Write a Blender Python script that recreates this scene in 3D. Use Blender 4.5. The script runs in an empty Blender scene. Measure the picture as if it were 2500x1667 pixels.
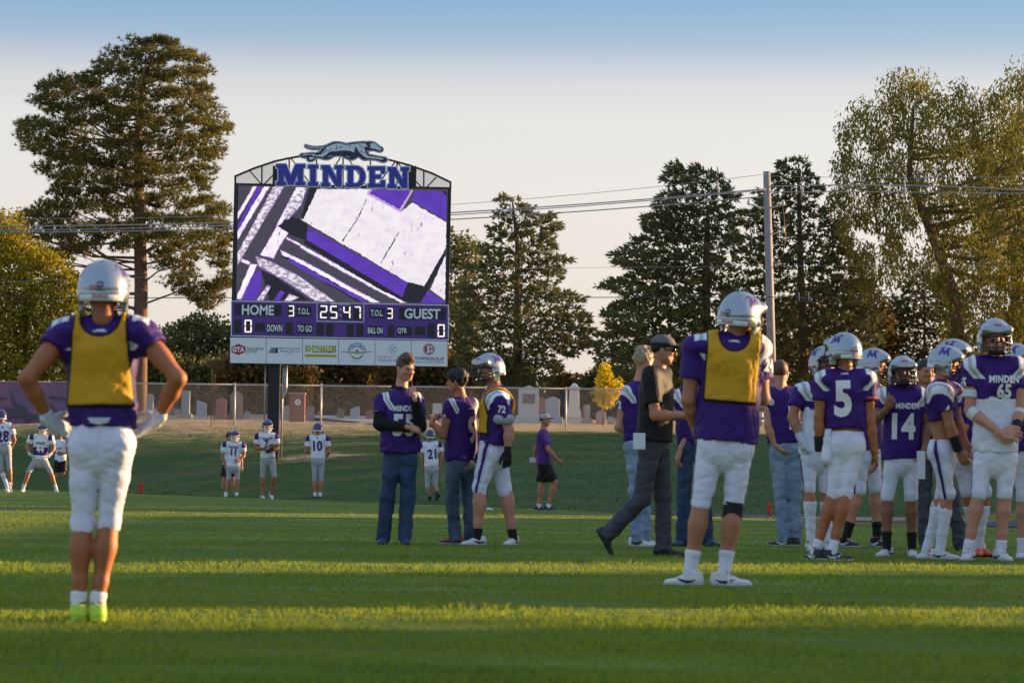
import bpy, bmesh, math, random
import numpy as np
from mathutils import Vector, Matrix
from mathutils.bvhtree import BVHTree
from mathutils.geometry import tessellate_polygon

SC = bpy.context.scene
COL = SC.collection
rng = np.random.default_rng(7)
random.seed(7)

# ------------------------------------------------------------------ camera
CAM_H = 0.72
FPX = 8333.0                      # focal length in photograph pixels (photograph 2500 x 1667)
PITCH = math.atan((1150 - 833.5) / FPX)
ROLL = math.radians(0.7)
cam_d = bpy.data.cameras.new('camera')
cam = bpy.data.objects.new('camera', cam_d)
COL.objects.link(cam)
cam_d.sensor_width = 36.0
cam_d.lens = FPX / 2500.0 * 36.0
cam_d.clip_start = 0.5
cam_d.clip_end = 4000.0
cam_d.dof.use_dof = True
cam_d.dof.focus_distance = 75.0
cam_d.dof.aperture_fstop = 8.0
CM = (Matrix.Translation((0, 0, CAM_H)) @ Matrix.Rotation(math.pi / 2 + PITCH, 4, 'X') @ Matrix.Rotation(ROLL, 4, 'Z'))
cam.matrix_world = CM
SC.camera = cam
CR = np.array(CM.to_3x3())

# ------------------------------------------------------------------ world, sun, exposure
EXPO = 1.3
SUN_EL = math.radians(8.5)
SUN_AZ = math.radians(20.0)       # angle of the sun beyond the +X axis, away from the camera
sun_dir = Vector((math.cos(SUN_EL) * math.cos(SUN_AZ), math.cos(SUN_EL) * math.sin(SUN_AZ), math.sin(SUN_EL)))
w = bpy.data.worlds.new('World')
SC.world = w
w.use_nodes = True
nt = w.node_tree
bg = nt.nodes['Background']
sky = nt.nodes.new('ShaderNodeTexSky')
sky.sky_type = 'NISHITA'
sky.sun_disc = False
sky.sun_elevation = SUN_EL
sky.sun_rotation = math.pi / 2 - SUN_AZ
sky.dust_density = 2.0
tc = nt.nodes.new('ShaderNodeTexCoord')
sep = nt.nodes.new('ShaderNodeSeparateXYZ')
nt.links.new(tc.outputs['Generated'], sep.inputs[0])
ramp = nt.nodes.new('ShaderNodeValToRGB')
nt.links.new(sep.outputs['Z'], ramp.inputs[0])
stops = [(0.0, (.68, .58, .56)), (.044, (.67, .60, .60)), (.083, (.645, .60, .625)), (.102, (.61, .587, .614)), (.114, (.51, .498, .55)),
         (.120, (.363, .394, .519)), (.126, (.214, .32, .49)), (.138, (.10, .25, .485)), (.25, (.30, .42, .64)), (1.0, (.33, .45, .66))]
el = ramp.color_ramp.elements
while len(el) < len(stops):
    el.new(0.5)
for e, (p, c) in zip(el, stops):
    e.position = p
    e.color = (*c, 1)
skm = nt.nodes.new('ShaderNodeVectorMath'); skm.operation = 'SCALE'; skm.inputs['Scale'].default_value = 0.03
nt.links.new(sky.outputs[0], skm.inputs[0])
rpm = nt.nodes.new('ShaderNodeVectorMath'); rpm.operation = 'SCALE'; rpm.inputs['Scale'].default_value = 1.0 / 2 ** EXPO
nt.links.new(ramp.outputs[0], rpm.inputs[0])
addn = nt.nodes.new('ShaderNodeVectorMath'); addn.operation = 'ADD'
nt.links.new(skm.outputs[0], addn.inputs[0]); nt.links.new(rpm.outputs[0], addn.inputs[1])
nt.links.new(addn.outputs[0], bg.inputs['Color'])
bg.inputs['Strength'].default_value = 1.0
sl = bpy.data.lights.new('sun', 'SUN')
sl.energy = 5.0
sl.angle = math.radians(0.6)
sl.color = (1.0, 0.63, 0.30)
sun = bpy.data.objects.new('sun', sl)
COL.objects.link(sun)
sun.rotation_euler = (-sun_dir).to_track_quat('-Z', 'Y').to_euler()
SC.view_settings.view_transform = 'Standard'
SC.view_settings.look = 'None'
SC.view_settings.exposure = EXPO
SC.view_settings.gamma = 1.0
SC.view_settings.use_curve_mapping = False
SC.cycles.use_denoising = True
SC.cycles.max_bounces = 6
SC.cycles.transparent_max_bounces = 8

# ------------------------------------------------------------------ pixel -> place helpers
def ray(px, py):
    v = CR @ np.array([(px - 1250.0) / FPX, (833.5 - py) / FPX, -1.0])
    return v
def at(px, py, Y):
    v = ray(px, py)
    t = Y / v[1]
    return np.array([v[0] * t, Y, CAM_H + v[2] * t])
def ground(px, py):
    v = ray(px, py)
    t = -CAM_H / v[2]
    return np.array([v[0] * t, v[1] * t, 0.0])
Z1 = (0, 600, .6378); Z2 = (540, 320, .38265); Z3 = (880, 820, .35714); Z4 = (1420, 680, .5104)
Z5 = (1840, 740, .43364); Z6 = (300, 900, .2551); Z7 = (0, 900, .26786); Z8 = (700, 330, .15306); ZF = (1080, 900, .34864)
def zp(Z, x, y):
    return Z[0] + x * Z[2], Z[1] + y * Z[2]

# ------------------------------------------------------------------ object helpers
def link(name, me, parent=None, mats=(), loc=None):
    o = bpy.data.objects.new(name, me)
    COL.objects.link(o)
    if me is not None and not me.materials:
        for m in mats:
            me.materials.append(m)
    if parent is not None:
        o.parent = parent
    if loc is not None:
        o.location = loc
    return o
def tag(o, label=None, cat=None, group=None, kind=None):
    if label: o['label'] = label
    if cat: o['category'] = cat
    if group: o['group'] = group
    if kind: o['kind'] = kind
    return o
def empty(name, loc, label=None, cat=None, group=None):
    o = bpy.data.objects.new(name, None)
    o.empty_display_size = 0.1
    COL.objects.link(o)
    o.location = [float(c) for c in loc]
    tag(o, label, cat, group)
    return o
def mk(verts, faces, name='mesh', smooth=False):
    """fast mesh: faces is an (M,3) or (M,4) int array or a list of tuples"""
    me = bpy.data.meshes.new(name)
    verts = np.asarray(verts, dtype=np.float32).reshape(-1, 3)
    if isinstance(faces, np.ndarray):
        M, K = faces.shape
        me.vertices.add(len(verts)); me.vertices.foreach_set('co', verts.ravel())
        me.loops.add(M * K); me.loops.foreach_set('vertex_index', faces.astype(np.int32).ravel())
        me.polygons.add(M); me.polygons.foreach_set('loop_start', np.arange(0, M * K, K, dtype=np.int32))
        me.update(calc_edges=True)
    else:
        me.from_pydata([tuple(map(float, v)) for v in verts], [], faces)
        me.update()
    if smooth:
        me.polygons.foreach_set('use_smooth', np.ones(len(me.polygons), dtype=bool))
    return me
class MB:
    """collects simple shapes into one mesh"""
    def __init__(s): s.v = []; s.f = []; s.m = []
    def add(s, vs, fs, mi=0):
        b = len(s.v)
        s.v += [tuple(map(float, q)) for q in vs]
        s.f += [tuple(b + i for i in q) for q in fs]
        s.m += [mi] * len(fs)
    def box(s, c, h, R=None, mi=0):
        R = np.eye(3) if R is None else np.asarray(R)
        vs = [np.asarray(c) + R @ (np.array(h) * np.array(k)) for k in ((-1,-1,-1),(1,-1,-1),(1,1,-1),(-1,1,-1),(-1,-1,1),(1,-1,1),(1,1,1),(-1,1,1))]
        s.add(vs, [(0,3,2,1),(4,5,6,7),(0,1,5,4),(1,2,6,5),(2,3,7,6),(3,0,4,7)], mi)
    def tube(s, pts, rad, n=6, mi=0, cap=True):
        pts = [np.asarray(p, float) for p in pts]
        if not hasattr(rad, '__len__'): rad = [rad] * len(pts)
        vs = []; fs = []
        ref = np.array([.13, .21, .97])
        for i, p in enumerate(pts):
            t = pts[min(i + 1, len(pts) - 1)] - pts[max(i - 1, 0)]
            t = t / (np.linalg.norm(t) + 1e-9)
            a = np.cross(t, ref)
            if np.linalg.norm(a) < .05: a = np.cross(t, [1, 0, 0])
            a /= np.linalg.norm(a); b = np.cross(t, a)
            for k in range(n):
                q = 2 * math.pi * k / n
                vs.append(p + rad[i] * (math.cos(q) * a + math.sin(q) * b))
        for i in range(len(pts) - 1):
            for k in range(n):
                fs.append((i*n+k, i*n+(k+1) % n, (i+1)*n+(k+1) % n, (i+1)*n+k))
        if cap:
            fs.append(tuple(range(n))[::-1]); fs.append(tuple((len(pts)-1)*n + k for k in range(n)))
        s.add(vs, fs, mi)
    def prism(s, poly, y0, y1, mi=0, O=(0, 0, 0), X=(1, 0, 0), Yv=(0, 0, 1), N=(0, 1, 0)):
        """poly: list of 2d points; extruded along N from y0 to y1"""
        O, X, Yv, N = (np.asarray(q, float) for q in (O, X, Yv, N))
        n = len(poly)
        f = [O + X * p[0] + Yv * p[1] + N * y0 for p in poly]; b = [O + X * p[0] + Yv * p[1] + N * y1 for p in poly]
        tris = tessellate_polygon([[Vector((p[0], p[1], 0)) for p in poly]])
        fs = [tuple(t) for t in tris] + [tuple(n + i for i in t[::-1]) for t in tris]
        fs += [(i, (i + 1) % n, n + (i + 1) % n, n + i) for i in range(n)]
        s.add(f + b, fs, mi)
    def mesh(s, name, smooth=False):
        me = bpy.data.meshes.new(name)
        me.from_pydata(s.v, [], s.f)
        bm = bmesh.new(); bm.from_mesh(me)
        bmesh.ops.recalc_face_normals(bm, faces=bm.faces)
        bm.to_mesh(me); bm.free()
        me.polygons.foreach_set('material_index', np.array(s.m, dtype=np.int32))
        if smooth: me.polygons.foreach_set('use_smooth', np.ones(len(me.polygons), dtype=bool))
        me.update()
        return me
    def build(s, name, mats, parent=None, smooth=False, loc=None):
        if not isinstance(mats, (list, tuple)): mats = [mats]
        return link(name, s.mesh(name, smooth), parent, mats, loc)

# ------------------------------------------------------------------ materials
MATS = {}
def mat(name, col, rough=.7, var=.12, scale=30.0, metal=0.0, bump=0.0, bscale=None, emit=None, coat=0.0, spec=None, sheen=0.0):
    if name in MATS: return MATS[name]
    m = bpy.data.materials.new(name); m.use_nodes = True
    n = m.node_tree; p = n.nodes['Principled BSDF']
    p.inputs['Roughness'].default_value = rough
    p.inputs['Metallic'].default_value = metal
    p.inputs['Coat Weight'].default_value = coat
    p.inputs['Sheen Weight'].default_value = sheen
    if spec is not None: p.inputs['Specular IOR Level'].default_value = spec
    tcn = n.nodes.new('ShaderNodeTexCoord')
    nz = n.nodes.new('ShaderNodeTexNoise'); nz.inputs['Scale'].default_value = scale; nz.inputs['Detail'].default_value = 4
    n.links.new(tcn.outputs['Object'], nz.inputs['Vector'])
    mx = n.nodes.new('ShaderNodeMix'); mx.data_type = 'RGBA'
    n.links.new(nz.outputs['Fac'], mx.inputs['Factor'])
    c = np.array(col)
    mx.inputs['A'].default_value = (*np.clip(c * (1 - var * 1.6), 0, 1), 1)
    mx.inputs['B'].default_value = (*np.clip(c * (1 + var * 1.6), 0, 1), 1)
    n.links.new(mx.outputs['Result'], p.inputs['Base Color'])
    if emit:
        n.links.new(mx.outputs['Result'], p.inputs['Emission Color'])
        p.inputs['Emission Strength'].default_value = emit
    if bump:
        nb = n.nodes.new('ShaderNodeTexNoise'); nb.inputs['Scale'].default_value = bscale or scale; nb.inputs['Detail'].default_value = 5
        n.links.new(tcn.outputs['Object'], nb.inputs['Vector'])
        b = n.nodes.new('ShaderNodeBump'); b.inputs['Strength'].default_value = bump; b.inputs['Distance'].default_value = 0.02
        n.links.new(nb.outputs['Fac'], b.inputs['Height']); n.links.new(b.outputs[0], p.inputs['Normal'])
    MATS[name] = m
    return m
def leafmat(name, c1, c2, scale=.6, trans=.35, rand=.5):
    m = bpy.data.materials.new(name); m.use_nodes = True
    n = m.node_tree; n.nodes.remove(n.nodes['Principled BSDF'])
    out = n.nodes['Material Output']
    tcn = n.nodes.new('ShaderNodeTexCoord')
    nz = n.nodes.new('ShaderNodeTexNoise'); nz.inputs['Scale'].default_value = scale; nz.inputs['Detail'].default_value = 3
    n.links.new(tcn.outputs['Object'], nz.inputs['Vector'])
    ge = n.nodes.new('ShaderNodeNewGeometry')
    mr = n.nodes.new('ShaderNodeMath'); mr.operation = 'MULTIPLY_ADD'
    n.links.new(ge.outputs['Random Per Island'], mr.inputs[0]); mr.inputs[1].default_value = rand
    n.links.new(nz.outputs['Fac'], mr.inputs[2])
    sb = n.nodes.new('ShaderNodeMath'); sb.operation = 'SUBTRACT'; n.links.new(mr.outputs[0], sb.inputs[0]); sb.inputs[1].default_value = rand * .5
    mx = n.nodes.new('ShaderNodeMix'); mx.data_type = 'RGBA'; mx.clamp_factor = True
    n.links.new(sb.outputs[0], mx.inputs['Factor'])
    mx.inputs['A'].default_value = (*c1, 1); mx.inputs['B'].default_value = (*c2, 1)
    d = n.nodes.new('ShaderNodeBsdfDiffuse'); t = n.nodes.new('ShaderNodeBsdfTranslucent')
    n.links.new(mx.outputs['Result'], d.inputs[0]); n.links.new(mx.outputs['Result'], t.inputs[0])
    ms = n.nodes.new('ShaderNodeMixShader'); ms.inputs[0].default_value = trans
    n.links.new(d.outputs[0], ms.inputs[1]); n.links.new(t.outputs[0], ms.inputs[2])
    n.links.new(ms.outputs[0], out.inputs['Surface'])
    MATS[name] = m
    return m
# ================================================================== the setting
def sstep(a, b, x):
    t = np.clip((np.asarray(x, float) - a) / (b - a), 0, 1)
    return t * t * (3 - 2 * t)
def YE(x): return np.clip(104 - 2.396 * (np.asarray(x, float) + 15.6), 42, 112)
def TW(x): return np.clip((np.asarray(x, float) - 1.0) * 1.5, 0, 9)
def zt(x, y):
    y0 = YE(x) + TW(x)
    t = np.clip((np.asarray(y, float) - y0) / (122 - y0), 0, 1)
    return 2.15 * (.6 * t + .4 * t * t * (3 - 2 * t)) + np.clip(np.asarray(y, float) - 122, 0, 18) * .04 + np.clip(np.asarray(y, float) - 140, 0, 40) * .01
def vnoise(x, y, s=1.0, seed=0):
    r = np.random.default_rng(seed); o = 0
    for i in range(6):
        a = r.uniform(0, 6.28); k = s * r.uniform(.6, 1.9); p = r.uniform(0, 6.28, 2)
        o = o + np.sin(k * (math.cos(a) * x + math.sin(a) * y) + p[0] + 1.3 * np.sin(k * .7 * (math.sin(a) * x - math.cos(a) * y) + p[1]))
    return o / 6 * 1.6

def nodemat(name):
    m = bpy.data.materials.new(name); m.use_nodes = True
    return m, m.node_tree, m.node_tree.nodes['Principled BSDF']
def noise(n, vec, scale, detail=4, stretch=None):
    nz = n.nodes.new('ShaderNodeTexNoise'); nz.inputs['Scale'].default_value = scale; nz.inputs['Detail'].default_value = detail
    if stretch:
        mp = n.nodes.new('ShaderNodeMapping'); mp.inputs['Scale'].default_value = stretch
        n.links.new(vec, mp.inputs['Vector']); vec = mp.outputs[0]
    n.links.new(vec, nz.inputs['Vector'])
    return nz.outputs['Fac']
def mixc(n, f, a, b):
    mx = n.nodes.new('ShaderNodeMix'); mx.data_type = 'RGBA'; mx.clamp_factor = True
    if hasattr(f, 'links') or hasattr(f, 'is_linked'): n.links.new(f, mx.inputs['Factor'])
    else: mx.inputs['Factor'].default_value = f
    for k, v in (('A', a), ('B', b)):
        if isinstance(v, tuple): mx.inputs[k].default_value = (*v, 1)
        else: n.links.new(v, mx.inputs[k])
    return mx.outputs['Result']
def rampf(n, f, a, b):
    r = n.nodes.new('ShaderNodeMapRange'); r.inputs['From Min'].default_value = a; r.inputs['From Max'].default_value = b
    n.links.new(f, r.inputs['Value']); return r.outputs[0]

G1, G2, G3 = (.13, .205, .040), (.18, .25, .048), (.225, .265, .054)
fm, n, p = nodemat('field_turf')
tcn = n.nodes.new('ShaderNodeTexCoord').outputs['Object']
c = mixc(n, rampf(n, noise(n, tcn, 24, 6), .3, .7), (.085, .14, .026), G2)
c = mixc(n, rampf(n, noise(n, tcn, .35, 3, (.35, 1, 1)), .45, .7), c, G3)
c = mixc(n, rampf(n, noise(n, tcn, 2.2, 5), .62, .8), c, (.20, .19, .07))
c = mixc(n, rampf(n, noise(n, tcn, 1.3, 5, (.3, 1.6, 1)), .58, .72), c, (.055, .10, .022))
c = mixc(n, rampf(n, noise(n, tcn, .5, 4, (.5, 1.2, 1)), .5, .66), c, (.235, .30, .058))
n.links.new(c, p.inputs['Base Color']); p.inputs['Roughness'].default_value = .9; p.inputs['Specular IOR Level'].default_value = .1
b = n.nodes.new('ShaderNodeBump'); b.inputs['Strength'].default_value = 1.0; b.inputs['Distance'].default_value = .07
n.links.new(noise(n, tcn, 30, 6), b.inputs['Height']); n.links.new(b.outputs[0], p.inputs['Normal'])

# flat playing field, reaching the horizon under everything
xs = np.concatenate([[-1500, -300, -60], np.linspace(-30, 30, 41), [60, 300, 1500]])
ys = np.concatenate([[-300, -40], np.linspace(0, 130, 66), [300, 2500]])
X, Y = np.meshgrid(xs, ys, indexing='ij')
def gridfaces(nx, ny):
    i, j = np.meshgrid(np.arange(nx - 1), np.arange(ny - 1), indexing='ij')
    a = (i * ny + j).ravel()
    return np.stack([a, a + ny, a + ny + 1, a + 1], 1)
o = link('field', mk(np.stack([X, Y, 0 * X], -1).reshape(-1, 3), gridfaces(len(xs), len(ys)), 'field'), None, [fm]); tag(o, kind='structure')

# grass bank and cemetery ground behind it
bm_, n, p = nodemat('bank_turf')
tcn = n.nodes.new('ShaderNodeTexCoord').outputs['Object']
at_ = n.nodes.new('ShaderNodeAttribute'); at_.attribute_name = 'dry'
gn = mixc(n, rampf(n, noise(n, tcn, 2.5, 6), .3, .7), (.040, .074, .018), (.078, .120, .030))
gn = mixc(n, rampf(n, noise(n, tcn, .25, 3), .5, .75), gn, (.12, .12, .045))
dr = mixc(n, rampf(n, noise(n, tcn, 1.7, 6), .3, .7), (.30, .20, .10), (.52, .38, .20))
ad = n.nodes.new('ShaderNodeMath'); ad.operation = 'MULTIPLY_ADD'
n.links.new(noise(n, tcn, 1.1, 6), ad.inputs[0]); ad.inputs[1].default_value = 1.1; n.links.new(at_.outputs['Fac'], ad.inputs[2])
c = mixc(n, rampf(n, ad.outputs[0], .75, 1.25), gn, dr)
n.links.new(c, p.inputs['Base Color']); p.inputs['Roughness'].default_value = .95; p.inputs['Specular IOR Level'].default_value = .1
b = n.nodes.new('ShaderNodeBump'); b.inputs['Strength'].default_value = 1.0; b.inputs['Distance'].default_value = .12
n.links.new(noise(n, tcn, 5, 6), b.inputs['Height']); n.links.new(b.outputs[0], p.inputs['Normal'])
xs = np.concatenate([[-1500, -400, -120, -60, -40], np.linspace(-30, 40, 141), [55, 90, 200, 500, 1500]])
vs = np.concatenate([np.linspace(0, 1, 70), 1 + np.array([.02, .05, .1, .2, .3, .4, .5, .6, .72, .9, 1.2, 1.6, 2.3, 4, 8, 25, 80])])
XX, VV = np.meshgrid(xs, vs, indexing='ij')
y0 = YE(XX) + TW(XX)
YY = np.where(VV <= 1, y0 + VV * (122 - y0), 122 + (VV - 1) * 25)
ZZ = zt(XX, YY) + .05 * vnoise(XX, YY, .8, 3) * sstep(.03, .3, VV) + .02 * vnoise(XX, YY, 3., 5) * sstep(.03, .2, VV)
ZZ = np.where(VV <= 0, -.03, ZZ)
dry = sstep(.94, 1.0, VV)
left = sstep(-1.5, -7, XX)
dry = np.maximum(dry, left * sstep(.45, 1.0, VV) * .58)
dry = np.maximum(dry, .8 * np.exp(-((XX + 5.6) / 1.5) ** 2 - ((YY - 101) / 2.) ** 2))
me = mk(np.stack([XX, YY, ZZ], -1).reshape(-1, 3), gridfaces(len(xs), len(vs)), 'grass_bank', True)
a = me.attributes.new('dry', 'FLOAT', 'POINT'); a.data.foreach_set('value', dry.astype(np.float32).ravel())
o = link('grass_bank', me, None, [bm_]); tag(o, kind='structure')

# asphalt running track at the foot of the bank
am = mat('track_asphalt', (.035, .036, .048), .85, .25, 6, bump=.3, bscale=60)
tx = np.linspace(1.2, 40, 60)
tv = np.linspace(0, 1, 5)
TX, TV = np.meshgrid(tx, tv, indexing='ij')
me = mk(np.stack([TX, YE(TX) - .1 + TV * (TW(TX) - .1), 0 * TX + .012], -1).reshape(-1, 3), gridfaces(60, 5), 'track')
tag(link('track', me, None, [am]), kind='structure')
# far-field strips whose yellowish colour stands in for sun on the grass
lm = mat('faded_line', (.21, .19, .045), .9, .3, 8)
def sun_strip(pts, wd):
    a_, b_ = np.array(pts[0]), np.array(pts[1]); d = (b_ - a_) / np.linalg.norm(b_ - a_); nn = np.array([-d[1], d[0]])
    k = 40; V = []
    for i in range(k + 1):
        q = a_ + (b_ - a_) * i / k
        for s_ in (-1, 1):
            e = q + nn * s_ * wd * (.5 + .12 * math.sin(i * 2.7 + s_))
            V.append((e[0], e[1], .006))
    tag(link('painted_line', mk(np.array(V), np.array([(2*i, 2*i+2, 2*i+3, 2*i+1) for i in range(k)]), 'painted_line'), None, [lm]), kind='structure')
sun_strip((ground(-60, 1244)[:2], ground(2560, 1283)[:2]), .75)
sun_strip((ground(1350, 1252)[:2], ground(2560, 1297)[:2]), .35)
# pale gravel lane in the cemetery
gm = mat('gravel', (.33, .29, .27), .95, .2, 9, bump=.4, bscale=40)
V = []; F = []
lane = [(560, 1023, 3.0, 141), (700, 1027, 3.2, 139.5), (800, 1030, 3.4, 137.5), (860, 1036, 3.6, 134.5), (915, 1044, 3.4, 131), (960, 1052, 3.0, 128), (1010, 1058, 2.6, 126)]
for i, (px, py, wd, Yc) in enumerate(lane):
    q = at(px, py, Yc)
    for k in range(5):
        yy = Yc + (k / 4 - .5) * wd * 1.6; V.append((q[0], yy, zt(q[0], yy) + .05))
F = np.array([(i*5+k, i*5+k+1, (i+1)*5+k+1, (i+1)*5+k) for i in range(len(lane)-1) for k in range(4)])
tag(link('gravel_road', mk(np.array(V), F, 'gravel_road'), None, [gm]), kind='structure')

# grass blades standing on the near field
GLM = leafmat('grass_blade', (.130, .218, .032), (.34, .37, .050), .7, .42, .65)
def blades(N, ya, yb, hmin, hmax, wf, seed, zf=None, spread=1.0):
    r = np.random.default_rng(seed)
    u = r.random(N)
    y = 1 / (1 / ya + u * (1 / yb - 1 / ya)) if zf is None else r.uniform(ya, yb, N)
    x = (r.random(N) * 2 - 1) * (.16 * y + 1.7) * spread
    if zf is not None:
        keep = y > YE(x) + TW(x) + .1; x, y = x[keep], y[keep]
    else:
        keep = (y < YE(x) - .1) & (r.random(N) < 1 - .75 * sstep(26, 90, y)); x, y = x[keep], y[keep]
    N = len(x)
    cl = np.clip(.75 + .45 * vnoise(x, y, 2.2, 11) + .3 * vnoise(x * .3, y, 5., 12), .25, 1.6)
    h = r.uniform(hmin, hmax, N) * cl
    wd = wf * (np.maximum(y, 8) / 11) ** .6 * r.uniform(.7, 1.3, N)
    a = r.uniform(0, 6.28, N); ln = r.normal(0, .45, (N, 2)) * h[:, None]
    dx, dy = np.cos(a) * wd, np.sin(a) * wd
    z0 = (zf(x, y) if zf else 0 * x)
    b1 = np.stack([x - dx, y - dy, z0 - .004], 1); b2 = np.stack([x + dx, y + dy, z0 - .004], 1)
    m1 = np.stack([x + dx * .7 + ln[:, 0] * .35, y + dy * .7 + ln[:, 1] * .35, z0 + h * .6], 1)
    t1 = np.stack([x + ln[:, 0], y + ln[:, 1], z0 + h], 1)
    V = np.stack([b1, b2, m1, t1], 1).reshape(-1, 3)
    k = np.arange(N) * 4
    F = np.concatenate([np.stack([k, k + 1, k + 2], 1), np.stack([k, k + 2, k + 3], 1)])
    return V, F
V, F = blades(235000, 10.5, 100, .014, .036, .0032, 21)
o = link('grass', mk(V, F, 'grass'), None, [GLM]); tag(o, 'short mown grass of the football field', 'grass', kind='stuff')
BLM = leafmat('bank_grass_blade', (.045, .082, .018), (.11, .14, .04), .5, .25, .7)
V, F = blades(60000, 46, 121, .025, .06, .0022, 22, zt)
o = link('bank_grass', mk(V, F, 'bank_grass'), None, [BLM]); tag(o, 'rough grass on the slope behind the field', 'grass', kind='stuff')

# ------------------------------------------------------------------ chain link fence with banner
YF = 124.5
zinc = mat('galvanised', (.50, .50, .50), .45, .12, 5, metal=.4)
def fpt(px, py=1055):
    q = at(px, py, YF); return np.array([q[0], YF, zt(q[0], YF)])
FH = 1.50
posts = [-30, 6, 118, 325, 572, 783, 985, 1185, 1381, 1585, 1790, 1995, 2200, 2405, 2540]
fence = empty('chain_link_fence', (0, YF, 0), 'long galvanised chain link fence along the top of the bank', 'fence')
def rel(q): return (np.asarray(q, float) - np.array([0, YF, 0]))
for px in posts:
    q = rel(fpt(px)); m = MB(); m.tube([q + (0, 0, -.2), q + (0, 0, FH + .02)], .036, 8); m.tube([q + (0, 0, FH + .02), q + (0, 0, FH + .07)], [.045, .01], 8)
    m.build('post', zinc, fence, True)
for i in range(len(posts) - 1):
    a_, b_ = rel(fpt(posts[i])), rel(fpt(posts[i + 1]))
    m = MB(); m.tube([a_ + (0, -.03, FH), b_ + (0, -.03, FH)], .024, 6); m.build('top_rail', zinc, fence, True)
V = []; F = []
xa, xb = fpt(-30)[0], fpt(2540)[0]
def wire(x0, z0, x1, z1, yy):
    r_ = .0033
    bse = len(V)
    for (x_, z_) in ((x0, z0), (x1, z1)):
        g_ = float(zt(x_, YF))
        for dx_, dy_ in ((-r_, 0), (0, -r_), (r_, 0), (0, r_)):
            V.append((x_ + dx_, yy + dy_, g_ + z_))
    for k in range(4): F.append((bse + k, bse + (k + 1) % 4, bse + 4 + (k + 1) % 4, bse + 4 + k))
pt = .095
k = 0
x = xa - FH
while x < xb:
    wire(x, 0, x + FH + .06, FH + .06, -.05); wire(x + FH + .06, 0, x, FH + .06, -.058)
    x += pt * 1.0
link('wire_mesh', mk(np.array(V), np.array(F), 'wire_mesh'), fence, [zinc])
# banner
bn, n, p = nodemat('banner_print')
tcn = n.nodes.new('ShaderNodeTexCoord').outputs['Object']
c = mixc(n, rampf(n, noise(n, tcn, .9, 4, (1, 1, 1.6)), .35, .62), (.145, .095, .20), (.31, .13, .20))
c = mixc(n, rampf(n, noise(n, tcn, 9, 5), .3, .8), c, (.20, .12, .22))
n.links.new(c, p.inputs['Base Color']); p.inputs['Roughness'].default_value = .6
q0, q1 = fpt(-40), fpt(330)
ban = empty('fence_banner', (q0[0], YF - .12, q0[2]), 'purple and pink printed banner tied along the fence', 'banner')
NX, NZ = 40, 10
V = []
for i in range(NX + 1):
    for j in range(NZ + 1):
        u = i / NX; x_ = u * (q1[0] - q0[0]); z_ = j / NZ * 1.64 - .13
        V.append((x_, -.02 * math.sin(u * 47) * math.sin(j / NZ * 3.14) - .015 * math.sin(u * 19 + j), z_ + (zt(q0[0] + x_, YF) - q0[2]) * 1.0))
NXv = np.array(V); 
me = mk(NXv, gridfaces(NX + 1, NZ + 1), 'sheet', True); link('sheet', me, ban, [bn])
dk = mat('banner_dark', (.085, .065, .10), .6, .2, 3)
ZB = (0, 930, .12755)
swirls = [[(230, 200), (245, 300), (290, 380), (350, 440), (440, 460), (500, 520), (540, 600), (620, 640), (740, 640), (820, 700), (900, 800), (760, 760), (640, 720), (560, 740), (640, 800), (760, 850), (840, 900), (700, 880), (560, 830), (470, 760), (420, 690), (280, 690), (120, 720), (0, 720), (-120, 640), (0, 640), (150, 630), (220, 600), (110, 530), (60, 490), (180, 520), (290, 560), (340, 555), (270, 480), (225, 400), (215, 300)],
          [(-60, 300), (60, 305), (165, 345), (60, 340), (-60, 345)],
          [(940, 290), (1100, 300), (1260, 330), (1320, 380), (1200, 350), (1060, 345), (930, 330)],
          [(960, 400), (1040, 500), (1120, 600), (1240, 620), (1400, 640), (1500, 760), (1320, 740), (1180, 710), (1060, 640), (980, 520)],
          [(1500, 200), (1600, 330), (1700, 420), (1900, 500), (2050, 700), (1850, 640), (1650, 560), (1540, 430)]]
for sw in swirls:
    m = MB()
    pl = []
    for (zx, zy) in sw:
        w_ = at(*zp(ZB, zx, zy), YF - .16); pl.append((w_[0] - q0[0], w_[2] - q0[2]))
    m.prism(pl, -.062, -.056)
    m.build('print_swirl', dk, ban)
# tall twin stakes by the fence
stm = mat('old_wood', (.17, .11, .07), .9, .25, 12)
q = at(518, 1060, 123.2); st = empty('wooden_stake_pair', (q[0], 123.2, zt(q[0], 123.2)), 'thin twin wooden stakes standing before the chain link fence', 'stake')
for dx_ in (-.045, .06):
    m = MB(); m.box((dx_, 0, 1.0), (.014, .014, 1.08 if dx_ < 0 else .9)); m.build('stake', stm, st)
m = MB(); m.box((.008, -.02, 2.0), (.06, .006, .012)); m.build('crosspiece', stm, st)

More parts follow.
